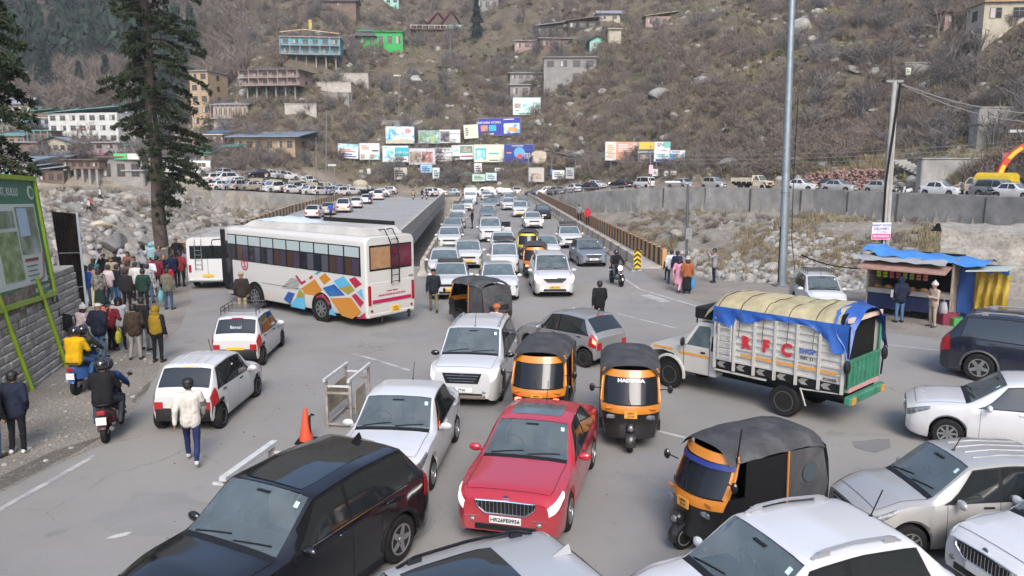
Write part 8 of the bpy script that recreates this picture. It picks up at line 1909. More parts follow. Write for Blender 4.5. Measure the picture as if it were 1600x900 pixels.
def bag(kind,loc,col,label,size=1.0,rz=0.0):
 o = MB()
 if kind == 'backpack':
  o.box((0,0,0),(.20 * size,.32 * size,.46 * size),bev=.07); o.box((-.11 * size,0,-.06 * size),(.08 * size,.24 * size,.24 * size),bev=.03)
  for s in (-1,1): o.tube([(.09 * size,s * .11,.20),(.18,s * .13,.20),(.20,s * .14,0),(.10,s * .13,-.18)],.018,5)
 else:
  pts = []; n = 9
  for i in range(n):
   f = i / (n - 1); w = (.10 + .07 * math.sin(f * 3.0)) * size
   for j in range(8): a = 6.283 * j / 8; pts.append((w * .55 * math.cos(a) * (1 + .1 * math.sin(j * 3 + i)),w * math.sin(a),-.42 * size * f))
  for i in range(n - 1):
   for j in range(8): o.f.append((i * 8 + j,i * 8 + (j + 1) % 8,i * 8 + 8 + (j + 1) % 8,i * 8 + 8 + j)); o.m.append(0)
  o.v += pts; o.f.append(tuple(range((n - 1) * 8,n * 8))); o.m.append(0); o.v += []; o.tube([(0,-.06 * size,-.02),(0,-.02,.12),(0,.02,.12),(0,.06 * size,-.02)],.008,4)
 b = o.build('backpack' if kind == 'backpack' else 'carrier_bag',cloth(col),None,60); b.location = loc; b.rotation_euler = (0,0,R(rz)); return tag(b,label,'bag')
BKC = (.016,.016,.018); NVY = (.018,.025,.055); JN = (.07,.125,.22); KH = (.33,.26,.17); WHT = (.55,.54,.52); MRN = (.16,.02,.03); GRY = (.20,.20,.21); OLV = (.085,.08,.055); DGN = (.018,.045,.035); BEI = (.38,.29,.23)
# --- left verge and the street
person(302,724,108,'man in a cream sweater and navy trousers walking past the lit taxi',(.58,.55,.49),(.022,.028,.085),'walk',shoes=(.50,.48,.44),extra='armband',h=1.72)
person(30,708,95,'man in a dark quilted jacket with white shoes standing at the verge edge',(.020,.024,.042),BKC,'pockets',shoes=(.55,.54,.52),h=1.72,coat=.03)
person(-8,716,80,'person in dark clothes cut off by the picture edge on the verge',BKC,JN,'stand',h=1.66,coat=.03)
person(248,566,85,'man in a mustard hooded vest with black sleeves facing the crowd',BKC,BKC,'stand','hood',(.24,.16,.02),vest=(.27,.175,.02),h=1.70,coat=.02)
person(214,562,100,'person in a black and brown jacket with pale grey trousers',(.022,.018,.016),(.29,.27,.245),'stand2',h=1.70,coat=.022,top2=(.07,.045,.03))
person(226,548,75,'person in a black jacket and grey trousers behind the pale trousered man',BKC,(.20,.20,.22),'talk',h=1.70,coat=.02)
person(190,546,-60,'young man in a grey hooded top with his face masked in black',(.36,.37,.39),BKC,'pockets','hood',BKC,h=1.68,coat=.018)
person(158,560,80,'person in a bulky navy coat and white cap near the blue scooter',(.018,.022,.04),JN,'pockets','cap',(.55,.55,.56),h=1.70,coat=.045,build=1.08)
person(176,548,60,'woman in a maroon top under an orange backpack',MRN,BKC,'lean','beanie',(.42,.42,.44),h=1.62,coat=.015)
bag('backpack',G(176,548) + Vector((-.16,-.14,1.22)),(.55,.16,.10),'orange backpack worn over the maroon top',1.0,60)
person(126,560,60,'person in a pale pink top with a big dark backpack by the wall',(.50,.40,.40),BKC,'lean','beanie',(.46,.45,.46),h=1.66,extra='longhair')
bag('backpack',G(126,560) + Vector((-.20,-.22,1.16)),BKC,'big black backpack worn over the pale pink top',1.15,60)
bag('carrier',G(196,556) + Vector((-.1,-.12,.82)),(.42,.40,.04),'yellow green carrier bag held beside the navy coat',.9)
# --- the crowd by the low wall
CR = [(138,478,80,'woman in a royal blue jacket and jeans at the fence end of the crowd',(.02,.06,.24),JN,'stand2','long',None,{}),
 (147,474,60,'person in a salmon top half hidden by the royal blue jacket',(.52,.26,.22),JN,'stand','long',None,{}),
 (158,482,95,'woman in a black and cream coat over a long dark green skirt',(.022,.024,.028),(.018,.034,.025),'stand','long',None,dict(skirt=True,top2=(.25,.23,.2))),
 (173,476,70,'woman in a pale pink shirt and jeans with a black strap',(.55,.46,.48),JN,'stand2','hair',None,{}),
 (185,475,60,'man in a short black jacket and blue jeans',BKC,(.05,.12,.26),'pockets','hair',None,{}),
 (200,486,90,'person in a long black coat in the middle of the crowd',(.022,.022,.024),BKC,'stand','hair',None,dict(coat=.035)),
 (215,470,85,'man in a white shirt behind the dark green jacket',WHT,BKC,'stand','hair',None,{}),
 (227,485,95,'man in a dark green jacket standing with hands down',DGN,BKC,'stand2','hair',None,dict(coat=.03,build=1.05)),
 (238,464,-100,'man in a long white kurta facing the camera with a raised hand',(.58,.58,.63),(.50,.50,.54),'talk','hair',None,dict(kurta=True,h=1.76)),
 (248,456,100,'man in a maroon jacket and black trousers beside the white kurta',MRN,BKC,'pockets','hair',None,dict(coat=.02)),
 (264,484,80,'man in a mottled olive jacket and jeans holding a blue bag',OLV,(.04,.075,.14),'talk','hair',None,dict(coat=.03,top2=(.15,.14,.11))),
 (184,447,-80,'man in black with a baseball cap near the low wall',BKC,BKC,'arms','cap',BKC,{}),
 (203,447,-95,'woman with long reddish hair in a rust sweater',(.25,.10,.07),BKC,'arms','long',None,{}),
 (193,442,-70,'person in a white hooded top by the low wall',(.55,.55,.55),GRY,'stand','hood',(.5,.5,.5),{}),
 (226,434,-90,'person in a black hood and pale sleeves beyond the kurta man',(.42,.42,.43),BKC,'photo','hood',BKC,{}),
 (238,428,-90,'person in a turquoise head scarf at the back of the crowd',(.34,.48,.50),BKC,'stand','hood',(.20,.52,.52),{}),
 (278,418,-100,'man in black with a red cap and hands on hips near the minibus',BKC,BKC,'akimbo','cap',(.30,.03,.04),{}),
 (258,452,-60,'man in a navy jacket bending over near the minibus',NVY,BKC,'lean','hair',None,dict(coat=.02)),
 (272,450,120,'person in a dark blue jacket beside the minibus corner',(.012,.02,.05),BKC,'lean','hair',None,dict(coat=.02)),
 (284,448,90,'person in a red and black jacket closest to the minibus',(.28,.03,.03),BKC,'pockets','hair',None,dict(top2=BKC)),
 (165,452,-80,'person in black lifting a phone near the low wall',BKC,JN,'photo','hair',None,{}),
 (212,452,-100,'woman in a grey shawl between the taller figures',GRY,BKC,'arms','long',None,dict(h=1.58))]
CR += [(150,462,80,'woman in a teal jacket in the packed part of the crowd',(.03,.16,.17),BKC,'stand','long',None,{}),
 (234,474,100,'man in a black and white striped sweater near the kurta man',(.10,.10,.10),JN,'talk','hair',None,dict(top2=(.4,.4,.4))),
 (204,466,70,'woman in a brown fur collared coat in the crowd',(.13,.08,.05),BKC,'arms','long',None,dict(coat=.03)),
 (178,458,-70,'man in a beige windcheater looking back at the camera',(.34,.28,.2),BKC,'pockets','hair',None,{}),
 (252,436,-90,'man in a grey suit jacket next to the low wall',(.12,.12,.13),BKC,'talk','hair',None,{}),
 (265,462,130,'boy in a red sweater tucked behind the olive jacket',(.38,.03,.03),JN,'stand','hair',None,dict(h=1.4)),
 (292,436,100,'woman in a mauve shawl at the minibus corner',(.24,.14,.22),BKC,'arms','long',None,dict(h=1.58)),
 (160,440,-90,'person in a white jacket at the end of the low wall',(.5,.5,.5),JN,'pockets','cap',(.05,.05,.06),{})]
for (px,py,fa,lab,tp,lg,po,hd,hm_,kw) in CR: person(px,py,fa,lab,tp,lg,po,hd,hm_,**kw)
bag('carrier',G(254,480) + Vector((0,-.05,.72)),(.20,.46,.52),'turquoise carrier bag held by the man in the olive jacket',1.15)
# --- police and pedestrians on the junction
POL = (.035,.028,.024)
person(380,494,120,'policeman in a dark brown jacket and khaki trousers by the bus door',POL,(.36,.28,.18),'stand','cap',(.38,.31,.20),h=1.72,coat=.02)
person(678,488,100,'policeman in a navy jacket standing by the bus tail',(.02,.022,.032),(.16,.125,.085),'walk','cap',(.02,.02,.03),h=1.74,coat=.02)
person(936,512,95,'man in a black hooded jacket walking behind the grey hatchback',BKC,BKC,'walk','hair',None,h=1.70,coat=.025)
person(776,560,60,'elderly man in an orange head cloth between the rickshaw and the white people carrier',(.55,.40,.38),(.4,.38,.36),'stand','turban',(.42,.13,.05),h=1.66)
person(738,357,180,'man in black standing between the queueing cars on the bridge',BKC,BKC,'arms','hair',None,h=1.75)
person(918,352,-90,'woman in a red hooded coat on the bridge footpath',(.50,.03,.05),BKC,'stand','hood',(.5,.03,.05),z=.14)
person(905,345,90,'person in a grey top on the bridge footpath',GRY,BKC,'stand','hair',None,z=.14)
person(1048,444,80,'man in a white shirt with his back turned near the street lamp',(.58,.58,.58),NVY,'stand','hair',None)
person(1057,446,70,'person in navy beside the white shirted man',NVY,BKC,'stand','hair',None)
person(1066,446,95,'person in a grey beanie and grey jacket in the roadside group',GRY,BKC,'lean','beanie',(.36,.36,.37))
person(1060,457,60,'woman in a pink tunic in the roadside group',(.55,.25,.32),(.5,.3,.36),'walk','long',None,kurta=True,h=1.6)
person(1073,459,85,'woman in a rust sweater and long black skirt holding a blue bag',(.30,.10,.04),BKC,'stand','beanie',(.40,.40,.38),skirt=True,extra='longhair',h=1.68)
person(1042,438,90,'child in black standing against the striped parapet end',BKC,BKC,'stand','hair',None,h=1.15)
bag('carrier',G(1081,459) + Vector((0,0,.72)),(.05,.30,.60),'bright blue carrier bag held by the woman in the rust sweater',1.2)
bag('carrier',G(1050,449) + Vector((0,-.1,.72)),(.42,.38,.30),'beige cloth bag held in the roadside group',1.2)
person(1115,442,175,'man in a grey checked shirt taking a photo at the river edge',(.26,.25,.27),(.02,.025,.04),'photo','hair',None,h=1.72)
person(1404,504,95,'man in a navy hooded top and jeans at the food stall counter',(.018,.022,.04),(.08,.14,.24),'pockets','hood',(.018,.022,.04),h=1.72,coat=.025)
person(1456,511,190,'woman in a beige tracksuit and cream beanie with folded arms',BEI,BEI,'arms','beanie',(.50,.47,.43),h=1.64,coat=.015)
person(517,341,90,'man in a bright blue shirt walking on the older bridge',(.03,.09,.42),BKC,'walk','hair',None)
p = AT(1503,303,73.5); person(0,0,0,'man in a grey brown shirt standing before the cream pickup',(.24,.20,.18),BKC,'stand','hair',None,loc=Vector((p.x,p.y,float(road_z(p.x)) - .04)))
# --- riders
def rider(bike,pose,label,top,legs,head='helmet',**kw):
 o = person(0,0,math.degrees(bike.rotation_euler.z),label,top,legs,pose,head,loc=Vector(bike.location),**kw); return o
rider(S1,'ride','rider in a dark olive jacket and grey helmet driving the blue scooter',(.035,.045,.035),JN,h=1.70,coat=.02)
rider(S1,'pillion','woman in a bright yellow quilted jacket riding behind on the blue scooter',(.62,.36,.01),(.05,.10,.22),coat=.035,h=1.68)
rider(S2,'ride','rider with blue sleeves driving the dark maroon scooter',(.02,.05,.14),(.06,.065,.075),h=1.70,coat=.02)
rider(S2,'pillion','passenger in a black jacket and black helmet on the maroon scooter',BKC,(.05,.055,.065),h=1.72,coat=.035)
rider(S3,'ride','motorcyclist in black with a helmet coming off the bridge',BKC,(.04,.06,.10),h=1.72,coat=.025)
# bikes on the older bridge and the far road
for i,(px,py,hd,lab,tp,col) in enumerate([(646,312,95,'rider in a tan jacket on a motorbike on the older bridge',(.38,.25,.14),BLACKP),(660,311,95,'rider in black riding first of a pair on the older bridge',BKC,BLACKP),(667,312,95,'rider in dark grey with a red motorbike on the older bridge',(.05,.05,.06),RED),(578,319,100,'rider in dark blue on a red scooter by the parked cars',(.03,.04,.10),RED)]):
 b = copy_tree(S3 if i < 3 else S1)
 for ch in b.children:
  if ch.name.startswith('headlight'): ch.data = ch.data.copy(); ch.data.materials[0] = LAMP
  if ch.name.split('.')[0] in ('tank','rear_body','leg_shield','mudguard'): ch.data = ch.data.copy(); ch.data.materials[0] = col
 bike_at(b,px,py,hd,['black motorbike under the rider in tan','black motorbike ridden first of a pair','red motorbike ridden second of a pair','red scooter by the parked cars on the older bridge'][i],'motorbike' if i < 3 else 'scooter'); rider(b,'ride',lab,tp,BKC)
for i,(px,py,Y,hd,lab) in enumerate([(1415,297,80,200,'white scooter parked on its own behind the silver saloon'),(1405,296,80.5,190,'dark motorbike parked beside the white scooter'),(1548,306,71,185,'black and silver motorbike parked at the wall edge'),(1598,282,78,100,'dark motorbike standing under the temple arch')]):
 b = copy_tree(S1 if i == 0 else S3); p = AT(px,py,Y); b.location = (p.x,p.y,tz(p.x,p.y) + .02); b.rotation_euler = (0,0,R(hd)); tag(b,lab,'scooter' if i == 0 else 'motorbike')
 for ch in b.children:
  if ch.name.startswith('headlight'): ch.data = ch.data.copy(); ch.data.materials[0] = LAMP
  if i == 0 and ch.name.split('.')[0] in ('rear_body','leg_shield','mudguard'): ch.data = ch.data.copy(); ch.data.materials[0] = WHITE

# ================================================================ food stall
sp0,sp1 = G(1352,490),G(1482,506); d = (sp1 - sp0); Ls = d.length; st = thing('food_stall',((sp0 + sp1) / 2)[:],math.atan2(d.y,d.x),'roadside food stall under a blue tarpaulin with open counter','stall')
hw = Ls / 2; PLY_ = mat('stall_board',(.30,.25,.20),.75,var=.4,vs=3); STN = mat('stall_navy',(.02,.028,.07),.6,var=.3); STB = mat('stall_blue_sheet',(.02,.07,.24),.5)
MB().box((0,.35,.62),(Ls,.7,.60)).build('counter_base',STN,st); MB().box((0,.33,1.0),(Ls + .05,.8,.18)).build('counter',mat('stall_counter',(.24,.23,.20),.6,var=.3),st)
MB().box((0,1.75,1.3),(Ls,.06,2.3)).build('back_board',UNDER,st); MB().box((-hw,.9,1.3),(.06,1.7,2.2)).build('side_board',PLY_,st); MB().box((hw,1.0,1.25),(.06,1.6,2.3)).build('side_board',PLY_,st)
for x in (-hw,hw): MB().cyl((x,-.02,0),(x,-.02,2.25),.04,n=6).build('post',PLY_,st)
MB().box((-.1,-.42,2.02),(Ls + .1,.95,.05),rot=Matrix.Rotation(R(12),3,'X')).build('flap_board',mat('flap_brown',(.33,.20,.16),.7,var=.3),st)
q = MB(); P_ = []
for i in range(14):
 for j in range(5): P_.append((-hw - .45 + (Ls + .3) * i / 13,-.55 + .55 * j / 4,2.22 + .14 * j / 4 + .03 * math.sin(i * 1.9 + j)))
q.grid(P_,14,5); q.build('grey_sheet',mat('stall_grey_sheet',(.30,.31,.31),.6,var=.25),st,60)
q = MB(); P_ = []
for i in range(22):
 for j in range(9): f = i / 21; P_.append((-hw - .25 + (Ls + 1.25) * f,-.15 + 2.2 * j / 8,2.42 + .18 * math.sin(j / 8 * 3.14) + .05 * math.sin(i * 1.3 + j * .9) - .22 * f + .12 * (i < 3)))
q.grid(P_,22,9); q.build('blue_tarpaulin_roof',mat('stall_blue_tarp',(.04,.17,.45),.42,col2=(.05,.21,.5),vs=2.5,bump=.3,bs=5),st,60)
q = MB(); P_ = []
for i in range(16):
 for j in range(10): f = i / 15; P_.append((hw + .62 + 1.15 * f,.55 - .35 * f + .06 * math.sin(i * 1.7 + j * .4) + .05 * math.sin(j * 1.2),2.0 - 1.85 * j / 9 + .05 * math.sin(i * .8)))
q.grid(P_,16,10); q.build('yellow_tarpaulin',mat('stall_yellow_tarp',(.42,.27,.025),.55,col2=(.30,.19,.02),vs=3,bump=.5,bs=6),st,60)
q = MB(); P_ = []
for i in range(5):
 for j in range(8): P_.append((hw + .06 + .72 * i / 4,.75 + .05 * math.sin(i * 2 + j),2.1 - 1.75 * j / 7))
q.grid(P_,5,8); q.build('blue_side_sheet',STB,st,60); MB().box((hw + 1.1,.5,2.12),(1.3,1.6,.04),rot=Matrix.Rotation(R(-6),3,'Y')).build('pale_sheet',mat('pale_green_sheet',(.38,.43,.38),.6),st)
MB().box((hw + .75,1.6,1.1),(1.5,.05,2.1)).build('rear_sheet',STB,st)
for k in range(2): q = MB(); q.lathe([(.32,-.06),(.36,0),(.32,.06),(.1,.04),(.1,-.04)],(-hw + .5 + 1.4 * k,.35,.34),'y',16); q.build('cart_wheel',UNDER,st)
snk = [((.35,.45,.05),'yellow green'),((.45,.10,.10),'red'),((.30,.36,.08),'green'),((.46,.16,.14),'salmon')]
for k in range(8):
 c = snk[(k // 2) % 4]; q = MB(); x = -hw + .35 + .24 * k
 for j in range(4): q.box((x,.15,1.92 - j * .12),(.16,.03,.10),bev=.01)
 tag(newobj('snack_strip',q.mesh('snack_strip'),None,cloth(c[0])),'hanging strip of %s snack packets, number %s from the corner post' % (c[1],['one','two','three','four','five','six','seven','eight'][k]),'snacks','snack strips hung along the stall front').matrix_world = st.matrix_basis.copy()
for k in range(5):
 q = MB(); x = -hw + .3 + .42 * k; q.lathe([(.13,0),(.16,.07),(.15,.075),(.02,.03)],(x,.22,1.10),'z',14);
 for j in range(5): q.ell((x + .05 * math.cos(j * 1.25),.22 + .05 * math.sin(j * 1.25),1.18),(.045,.045,.035),8,5)
 tag(newobj('snack_tray',q.mesh('snack_tray',50),None,cloth((.42,.20,.07))),'tray of fried snacks on the stall counter','tray','snack trays on the stall counter').matrix_world = st.matrix_basis.copy()
q = MB(); q.box((hw * .2 - .75,-.012 - .07,.93),(.24,.015,.30)); o = q.build('menu_card',PLW); o.matrix_world = st.matrix_basis.copy(); tag(o,'small white card stuck on the front of the stall counter','card')
cr_ = MB().box((0,0,.22),(.55,.42,.44),bev=.02).build('crate',mat('crate_maroon',(.17,.02,.045),.5)); p = G(1481,509); cr_.location = p + Vector((.1,.25,0)); tag(cr_,'maroon plastic crate on the ground beside the yellow tarpaulin','crate')
cr_ = MB().box((0,0,.15),(.5,.4,.30),bev=.02).build('crate',mat('crate_green',(.05,.25,.06),.5)); p = G(1500,512); cr_.location = p + Vector((.1,.35,0)); tag(cr_,'green plastic crate under the yellow tarpaulin','crate')
bag('carrier',G(1475,508) + Vector((.0,.15,.84)),(.50,.49,.50),'white sack standing on the maroon crate',1.3)
# grey utility box by the mast
q = thing('utility_box',G(1246,472),.1,'pale grey utility cabinet with a small roof by the steel mast','cabinet'); MB().box((0,0,.55),(.62,.42,1.1),bev=.02).build('cabinet',PC,q); MB().prism([(-.4,1.1),(.4,1.1),(0,1.25)],'y',-.28,.28).build('roof',PG,q); MB().box((.18,-.22,.8),(.14,.02,.12)).build('lamp',AMBER,q)

# ================================================================ barricades and cone
def barricade(a,b,h,label,wd=.28):
 d = (b - a); L = d.length; t = thing('barricade',((a + b) / 2)[:],math.atan2(d.y,d.x),label,'barricade'); ST = layered('rusty_barricade',[(.3,(.12,.085,.07)),(.6,(.28,.25,.22)),(.8,(.5,.49,.47))],3.0,bump=.1); WT = mat('barricade_white',(.55,.55,.53),.6,var=.3)
 q = MB()
 for s in (-wd,wd):
  for x in (-L / 2,L / 2): q.box((x,s,h / 2),(.05,.05,h))
  q.box((0,s,.08),(L,.045,.045))
 for x in (-L / 2,L / 2):
  for z in (.08,h * .72): q.box((x,0,z),(.045,2 * wd,.045))
 q.build('frame',ST,t); q = MB()
 for s in (-wd,wd): q.box((0,s,h),(L + .25,.06,.07))
 q.build('top_rail',WT,t); MB().box((0,wd,h * .52),(L - .05,.02,h * .5)).build('board',mat('barricade_board',(.36,.31,.22),.7,var=.4,vs=2),t); MB().box((0,-wd,h * .45),(L - .6,.02,h * .5)).build('board',mat('barricade_board_pale',(.42,.37,.28),.7,var=.4,vs=2),t)
 for x in (-L / 2,L / 2): MB().box((x,0,h * .86),(.04,.5,.04)).build('cross_rail',WT,t)
 return t
barricade(G(531,668),G(560,640),1.12,'rusty steel barricade with cream boards beside the white saloon'); barricade(Vector((-4.52,11.55,0)),Vector((-4.25,12.95,0)),.98,'narrow barricade with a white top rail hidden behind the black SUV',.03)
cn = thing('traffic_cone',G(479,690),0,'orange traffic cone standing behind the black SUV','traffic cone'); q = MB(); q.lathe([(.15,.03),(.04,.72),(.035,.74),(.0001,.74)],(0,0,0),'z',20); q.build('cone',mat('cone_orange',(.58,.07,.025),.5),cn,60); MB().box((0,0,.02),(.4,.4,.04)).build('base',UNDER,cn)
q = MB(); q.cyl((0,0,0),(0,0,.58),.025,n=8); q.tube([(0,0,.56),(.05,0,.62),(.10,0,.60)],.025,6); o = q.build('bollard_post',RUB,None,50); o.location = G(485,691); tag(o,'short black hooked post next to the orange cone','post')
q = MB(); o = sheet('leaf',[(-.19,0),(-.05,.06),(.12,.07),(.2,.03),(.1,-.04),(-.06,-.05)],.008,mat('pale_leaf',(.42,.41,.38),.7),kind=None); o.location = G(185,838); o.rotation_euler = (R(4),0,.5); tag(o,'pale fallen paper scrap lying alone on the tarmac','litter')
# ================================================================ queue on the bridges and the parked rows
LITE = {}
def lite(kind,rack=None,plate=PLW,roofmat=None,visor=False,tails=TAIL):
 k = (kind,rack,plate.name,roofmat.name if roofmat else None,visor)
 if k not in LITE: t,c = make_car(kind,'lite',WHITE,'steel' if kind in ('alto','van','wagon') else 'alloy5',rack=rack,plate=plate,roofmat=roofmat,visor=visor); LITE[k] = [t,c,False]
 e = LITE[k]
 if not e[2]: e[2] = True; return e[0],e[1]
 return copy_tree(e[0]),e[1]
PN = {'w': WHITE,'p': PEARL,'s': SILV,'g': GREY,'b': BLUEG,'k': BLACKP,'n': NAVY,'r': RED,'m': MAROON,'c': GOLD}
def put(kind,col,px,py,head,label,group=None,z=0.0,**kw):
 t,c = lite(kind,**kw); slot_paint(t,PN[col],('body','mirror')); by_front(t,c,px,py,head + rng.uniform(-2,2),label,'car',group,z); return t
GQ = 'cars queueing across the wide bridge'; TOW = -87.6
put('hatch','p',703,470,TOW,'white taxi with a black roof visor right behind the bus tail',GQ,plate=PLY,visor=True)
put('hatch','w',693,440,TOW,'white hatchback half hidden behind the taxi with the roof visor',GQ)
put('hatch','w',731,421,TOW,'white taxi with a black grille and flat grey roof rack in the queue',GQ,plate=PLY,roofmat=SILV)
put('sedan','p',782,472,TOW,'pale white saloon with a grey roof heading the middle queue',GQ,roofmat=SILV)
put('wagon','w',789,432,TOW,'white car with a black roof rack second in the middle queue',GQ,rack='flat')
put('hatch','w',702,391,TOW,'white hatchback against the pale crash barrier',GQ)
put('hatch','s',706,371,TOW,'silver hatchback against the pale crash barrier',GQ)
put('sedan','c',713,358,TOW,'champagne saloon in the queue beside the standing man',GQ)
put('wagon','w',717,344,TOW,'white taxi with a loaded roof rack beside the crash barrier',GQ,rack='flat',plate=PLY)
put('innova','w',767,379,TOW,'white people carrier with an open front door in the queue',GQ)
put('sedan','w',787,402,TOW,'white saloon third in the middle queue',GQ)
put('hatch','b',762,347,TOW,'blue grey hatchback in the middle of the bridge queue',GQ)
put('innova','s',764,333,TOW,'silver people carrier in the middle of the bridge queue',GQ,rack='flat')
put('hatch','w',730,330,TOW,'white hatchback ahead of the white van on the bridge',GQ)
put('sedan','w',760,313,TOW,'white saloon beside the white van near the far bridge end',GQ)
put('sedan','b',773,322,TOW,'blue grey saloon deep in the bridge queue',GQ)
put('cross','w',795,329,TOW,'white crossover with a dark bumper at the rear of its lane',GQ)
put('hatch','s',797,318,TOW,'silver hatchback following the white crossover',GQ)
put('innova','w',813,340,TOW,'white people carrier with a black grille alone in the open lane',GQ,plate=PLY)
put('hatch','b',818,326,TOW,'blue grey hatchback behind the people carrier in the open lane',GQ)
put('cross','w',808,305,93,'white crossover driving away near the far bridge end',GQ)
put('saloon','w',835,358,TOW,'white saloon with bright lamps approaching the rickshaws',GQ)
put('hatch','k',850,343,TOW,'black hatchback beside the crash barrier on the open lane',GQ)
put('sedan','w',857,410,-87,'white and grey car squeezed between rickshaw and roof rack car',GQ,roofmat=SILV)
put('hatch','w',893,389,-89,'white hatchback with a dark roof box next to the crash barrier',GQ,rack='flat')
t,c = make_car('hatch',paint=BLUEG,rim='alloy5',grille='hex',emblem=True,text='PB 65'); by_front(t,c,928,418,-84,'grey blue hatchback nearest the hazard board on the bridge')
for o in [o for o in SC.objects if 'bright lamps' in o.get('label','')]:
 for ch in o.children:
  if ch.name.startswith('headlight'): ch.material_slots[0].link = 'OBJECT'; ch.material_slots[0].material = LAMPON
# open door on the queueing people carrier
od = [o for o in SC.objects if o.get('label','').startswith('white people carrier with an open front door')][0]
q = MB(); q.box((.0,0,.72),(1.0,.05,.62),bev=.02); dr_ = q.build('open_door',WHITE,od); dr_.location = (.55,1.25,0); dr_.rotation_euler = (0,0,R(-62)); MB().box((0,0,1.25),(.8,.03,.42)).build('door_window',GLASSD,dr_)
mb2 = copy_tree(mb); p = G(733,320); mb2.location = (p.x + .1,p.y + 2.9,0); mb2.rotation_euler = (0,0,R(-88)); tag(mb2,'white passenger van near the far end of the bridge queue','van')
# far cross traffic
def far(kind,col,px,py,Y,head,label,group=None,dz=.0,**kw):
 t,c = lite(kind,**kw); slot_paint(t,PN[col],('body','mirror')); p = AT(px,py,Y); t.location = (p.x,p.y,tz(p.x,p.y) + .03 + dz); t.rotation_euler = (0,0,R(head)); drop(t,label,'car',group); return t
GX = 'cars crossing at the far bridge end'
for (k,c_,px,Y,hd,lab) in [('innova','w',757,146,185,'white people carrier side on behind the van'),('sedan','b',706,148,175,'blue grey saloon beside the older bridge end'),('sedan','w',683,147,178,'white saloon at the older bridge end parapet'),('wagon','w',670,146,150,'white hatchback beside the pair of riders'),('sedan','b',790,147,185,'dark blue grey saloon at the far junction'),('hatch','g',778,151,180,'grey hatchback at the far junction'),('hatch','n',836,146,170,'navy hatchback beside the poster wall'),('wagon','w',853,143,172,'white hatchback beside the poster wall')]:
 far(k,c_,px,290,Y,hd,lab,GX)
GR = 'cars along the far road above the retaining wall'
for (k,c_,px,Y,hd,lab) in [('saloon','g',868,140,120,'dark grey saloon behind the steel guard rail'),('hatch','w',896,136,118,'white hatchback behind the steel guard rail'),('hatch','n',920,134,120,'navy hatchback behind the steel guard rail'),('sedan','w',933,138,-60,'white saloon half behind the navy hatchback'),('saloon','k',970,130,122,'black saloon by the orange hoarding on the far road'),('van','w',1006,122,125,'white van where the retaining wall begins'),('hatch','s',1062,112,125,'silver car roof behind the street lamp head'),('wagon','s',1116,107,-52,'silver hatchback above the retaining wall'),('sedan','w',1253,95.5,-48,'white saloon next to the steel mast'),('sedan','s',1311,90,-50,'silver saloon with a darker car behind it'),('hatch','k',1303,93.5,-50,'dark hatchback hidden behind the silver saloon'),('sedan','s',1379,84.5,-55,'silver saloon behind the concrete pole'),('sedan','p',1472,77,-60,'silver white saloon with open window on the far road'),('innova','b',1560,72.5,-65,'blue grey people carrier behind the parked motorbike'),('sedan','w',1588,70,-65,'white saloon at the right end of the far road')]:
 far(k,c_,px,290,Y,hd,lab,GR)
for (px,Y,hd,lab,can) in [(1178,102,-52,'cream goods truck with painted tail on the far road',None),(1535,75.5,118,'cream pickup under a yellow canvas canopy',mat('yellow_canopy',(.55,.38,.03),.6,var=.2))]:
 t = make_pickup(False,can); p = AT(px,290,Y); t.location = (p.x,p.y,tz(p.x,p.y) + .03); t.rotation_euler = (0,0,R(hd)); tag(t,lab,'pickup truck')
 CRT = mat('cream_truck_paint',(.52,.47,.36),.45)
 for ch in t.children:
  if ch.name.split('.')[0] in ('cab','cab_roof','side_boards','stakes','headboard','wheel_arch'): ch.data.materials[0] = CRT
# older bridge, cars parked along the striped parapet
GO = 'cars parked along the older bridge'
for (k,c_,px,py,hd,lab) in [('hatch','w',487,342,96,'white hatchback just above the bus luggage pod'),('sedan','c',512,337,98,'champagne car beside the man in the blue shirt'),('innova','w',536,333,97,'white people carrier seen from behind on the older bridge'),('sedan','w',556,326,98,'white saloon parked third on the older bridge'),('hatch','w',572,319,98,'white hatchback parked fourth on the older bridge'),('innova','w',591,313,98,'white people carrier with a yellow plate driving off the older bridge')]:
 put(k,c_,px,py,hd,lab,GO,plate=PLY if k == 'innova' else PLW)
GL = 'cars parked in the rows across the river'
rows = []
cols = 'wwswwpcwkswwgwwswbwwpwsw'; kinds = ['sedan','hatch','wagon','sedan','alto','innova','hatch','sedan','cross','wagon']
desc = {'w': 'white','p': 'pearl white','s': 'silver','g': 'grey','b': 'blue grey','k': 'black','n': 'navy','r': 'red','m': 'maroon','c': 'champagne'}
kn = {'sedan': 'saloon','hatch': 'hatchback','wagon': 'tall hatchback','alto': 'small hatchback','innova': 'people carrier','cross': 'crossover','saloon': 'saloon','van': 'van'}
def wall_y(px):
 r = (px - 800) / CAM_F
 for a,b in zip(W_LINE[:-1],W_LINE[1:]):
  fa,fb = a[0] - r * a[1],b[0] - r * b[1]
  if fa * fb <= 0 and a[1] > 60: return a[1] + (b[1] - a[1]) * fa / (fa - fb)
 return 120.0
lo_px = [(345,113,'w'),(358,113,'s'),(374,115,'s'),(388,117,'c'),(407,117,'w'),(426,119,'w'),(455,122,'w'),(481,124,'w'),(497,128,'w'),(529,130,'w'),(548,132,'w')]
ordn = ['first','second','third','fourth','fifth','sixth','seventh','eighth','ninth','tenth','eleventh','twelfth']
for i,(px,Y,c_) in enumerate(lo_px):
 k = kinds[i % len(kinds)]; far(k,c_,px,290,wall_y(px) + 2.8,52 + (i % 3) * 7 + (180 if i % 2 else 0),'%s %s, %s from the village end of the lower parking row' % (desc[c_],kn[k],ordn[i]),GL)
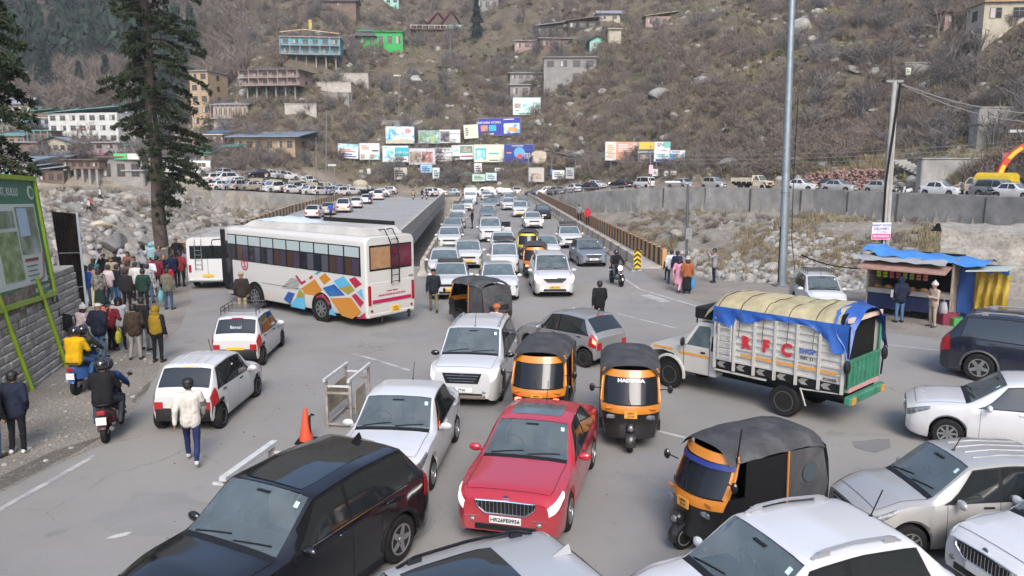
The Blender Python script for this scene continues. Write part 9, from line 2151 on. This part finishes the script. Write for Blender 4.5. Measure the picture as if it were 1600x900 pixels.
up_px = [(403,127,'k'),(413,129,'w'),(424,133,'w'),(436,133,'s'),(449,136,'w'),(462,138,'w'),(476,139,'w'),(490,141,'w'),(507,140,'w'),(522,144,'s'),(537,143,'g'),(354,137,'s')]
for i,(px,Y,c_) in enumerate(up_px):
 k = kinds[(i * 3 + 1) % len(kinds)]; far(k,c_,px,275,wall_y(px) + 11.5,40 + (i % 4) * 9 + (180 if i % 3 == 0 else 0),'%s %s, %s from the village end of the upper parking row' % (desc[c_],kn[k],ordn[i]),GL)
md = [(338,'w'),(366,'w'),(398,'s'),(416,'w'),(440,'w'),(470,'w'),(486,'s'),(512,'w'),(534,'w'),(350,'w'),(383,'c'),(457,'g')]
for i,(px,c_) in enumerate(md):
 k = kinds[(i * 7 + 2) % len(kinds)]; far(k,c_,px,280,wall_y(px) + 6.3 + (i % 2) * .5,48 + (i % 3) * 8 + (180 if i % 2 else 0),'%s %s, %s from the village end of the middle parking row' % (desc[c_],kn[k],ordn[sorted(q_[0] for q_ in md).index(px)]),GL)
far('saloon','k',571,285,146,170,'black saloon by the sacks at the far junction corner',GX); far('cross','s',606,285,150,172,'silver crossover under the white hoardings',GX); far('sedan','w',594,290,141,175,'white saloon in front of the silver crossover',GX); far('sedan','b',505,290,134,150,'blue grey saloon at the parking row end',GX)
t = make_pickup(False); p = AT(553,285,143); t.location = (p.x,p.y,tz(p.x,p.y) + .03); t.rotation_euler = (0,0,R(165)); tag(t,'small goods truck with a beige sack load at the far junction','pickup truck'); o = MB(); o.ell((-1.3,0,1.9),(1.5,.95,.9),14,8); o.build('sack_load',cloth((.42,.36,.27)),t,60)
for i,(px,Y,lab) in enumerate([(271,133,'white minibus first of the pair behind the conifer trunk'),(304,131,'white minibus second of the pair beyond the conifer trunk')]):
 m_ = copy_tree(mb); p = AT(px,280,Y); m_.location = (p.x,p.y,tz(p.x,p.y) + .03); m_.rotation_euler = (0,0,R(188 + 6 * i)); tag(m_,lab,'minibus','white minibuses parked across the river')
for (px,Y,c_,k,lab) in [(238,131,'w','hatch','white hatchback among the village shop fronts'),(352,139,'g','sedan','grey saloon at the village end of the parking'),(368,121,'w','alto','white small hatchback tucked in the lower parking row')]: far(k,c_,px,280,Y,60,lab,GL)
# people on the far shore
for (px,Y,lab,tp) in [(137,92,'person in white walking on the rubble bank across the river',WHT),(141,94,'person in red on the rubble bank across the river',(.4,.08,.07)),(156,101,'second person in white higher on the rubble bank',WHT)]:
 p = AT(px,300,Y); person(0,0,200,lab,tp,BKC,'walk',loc=Vector((p.x,p.y,tz(p.x,p.y))))
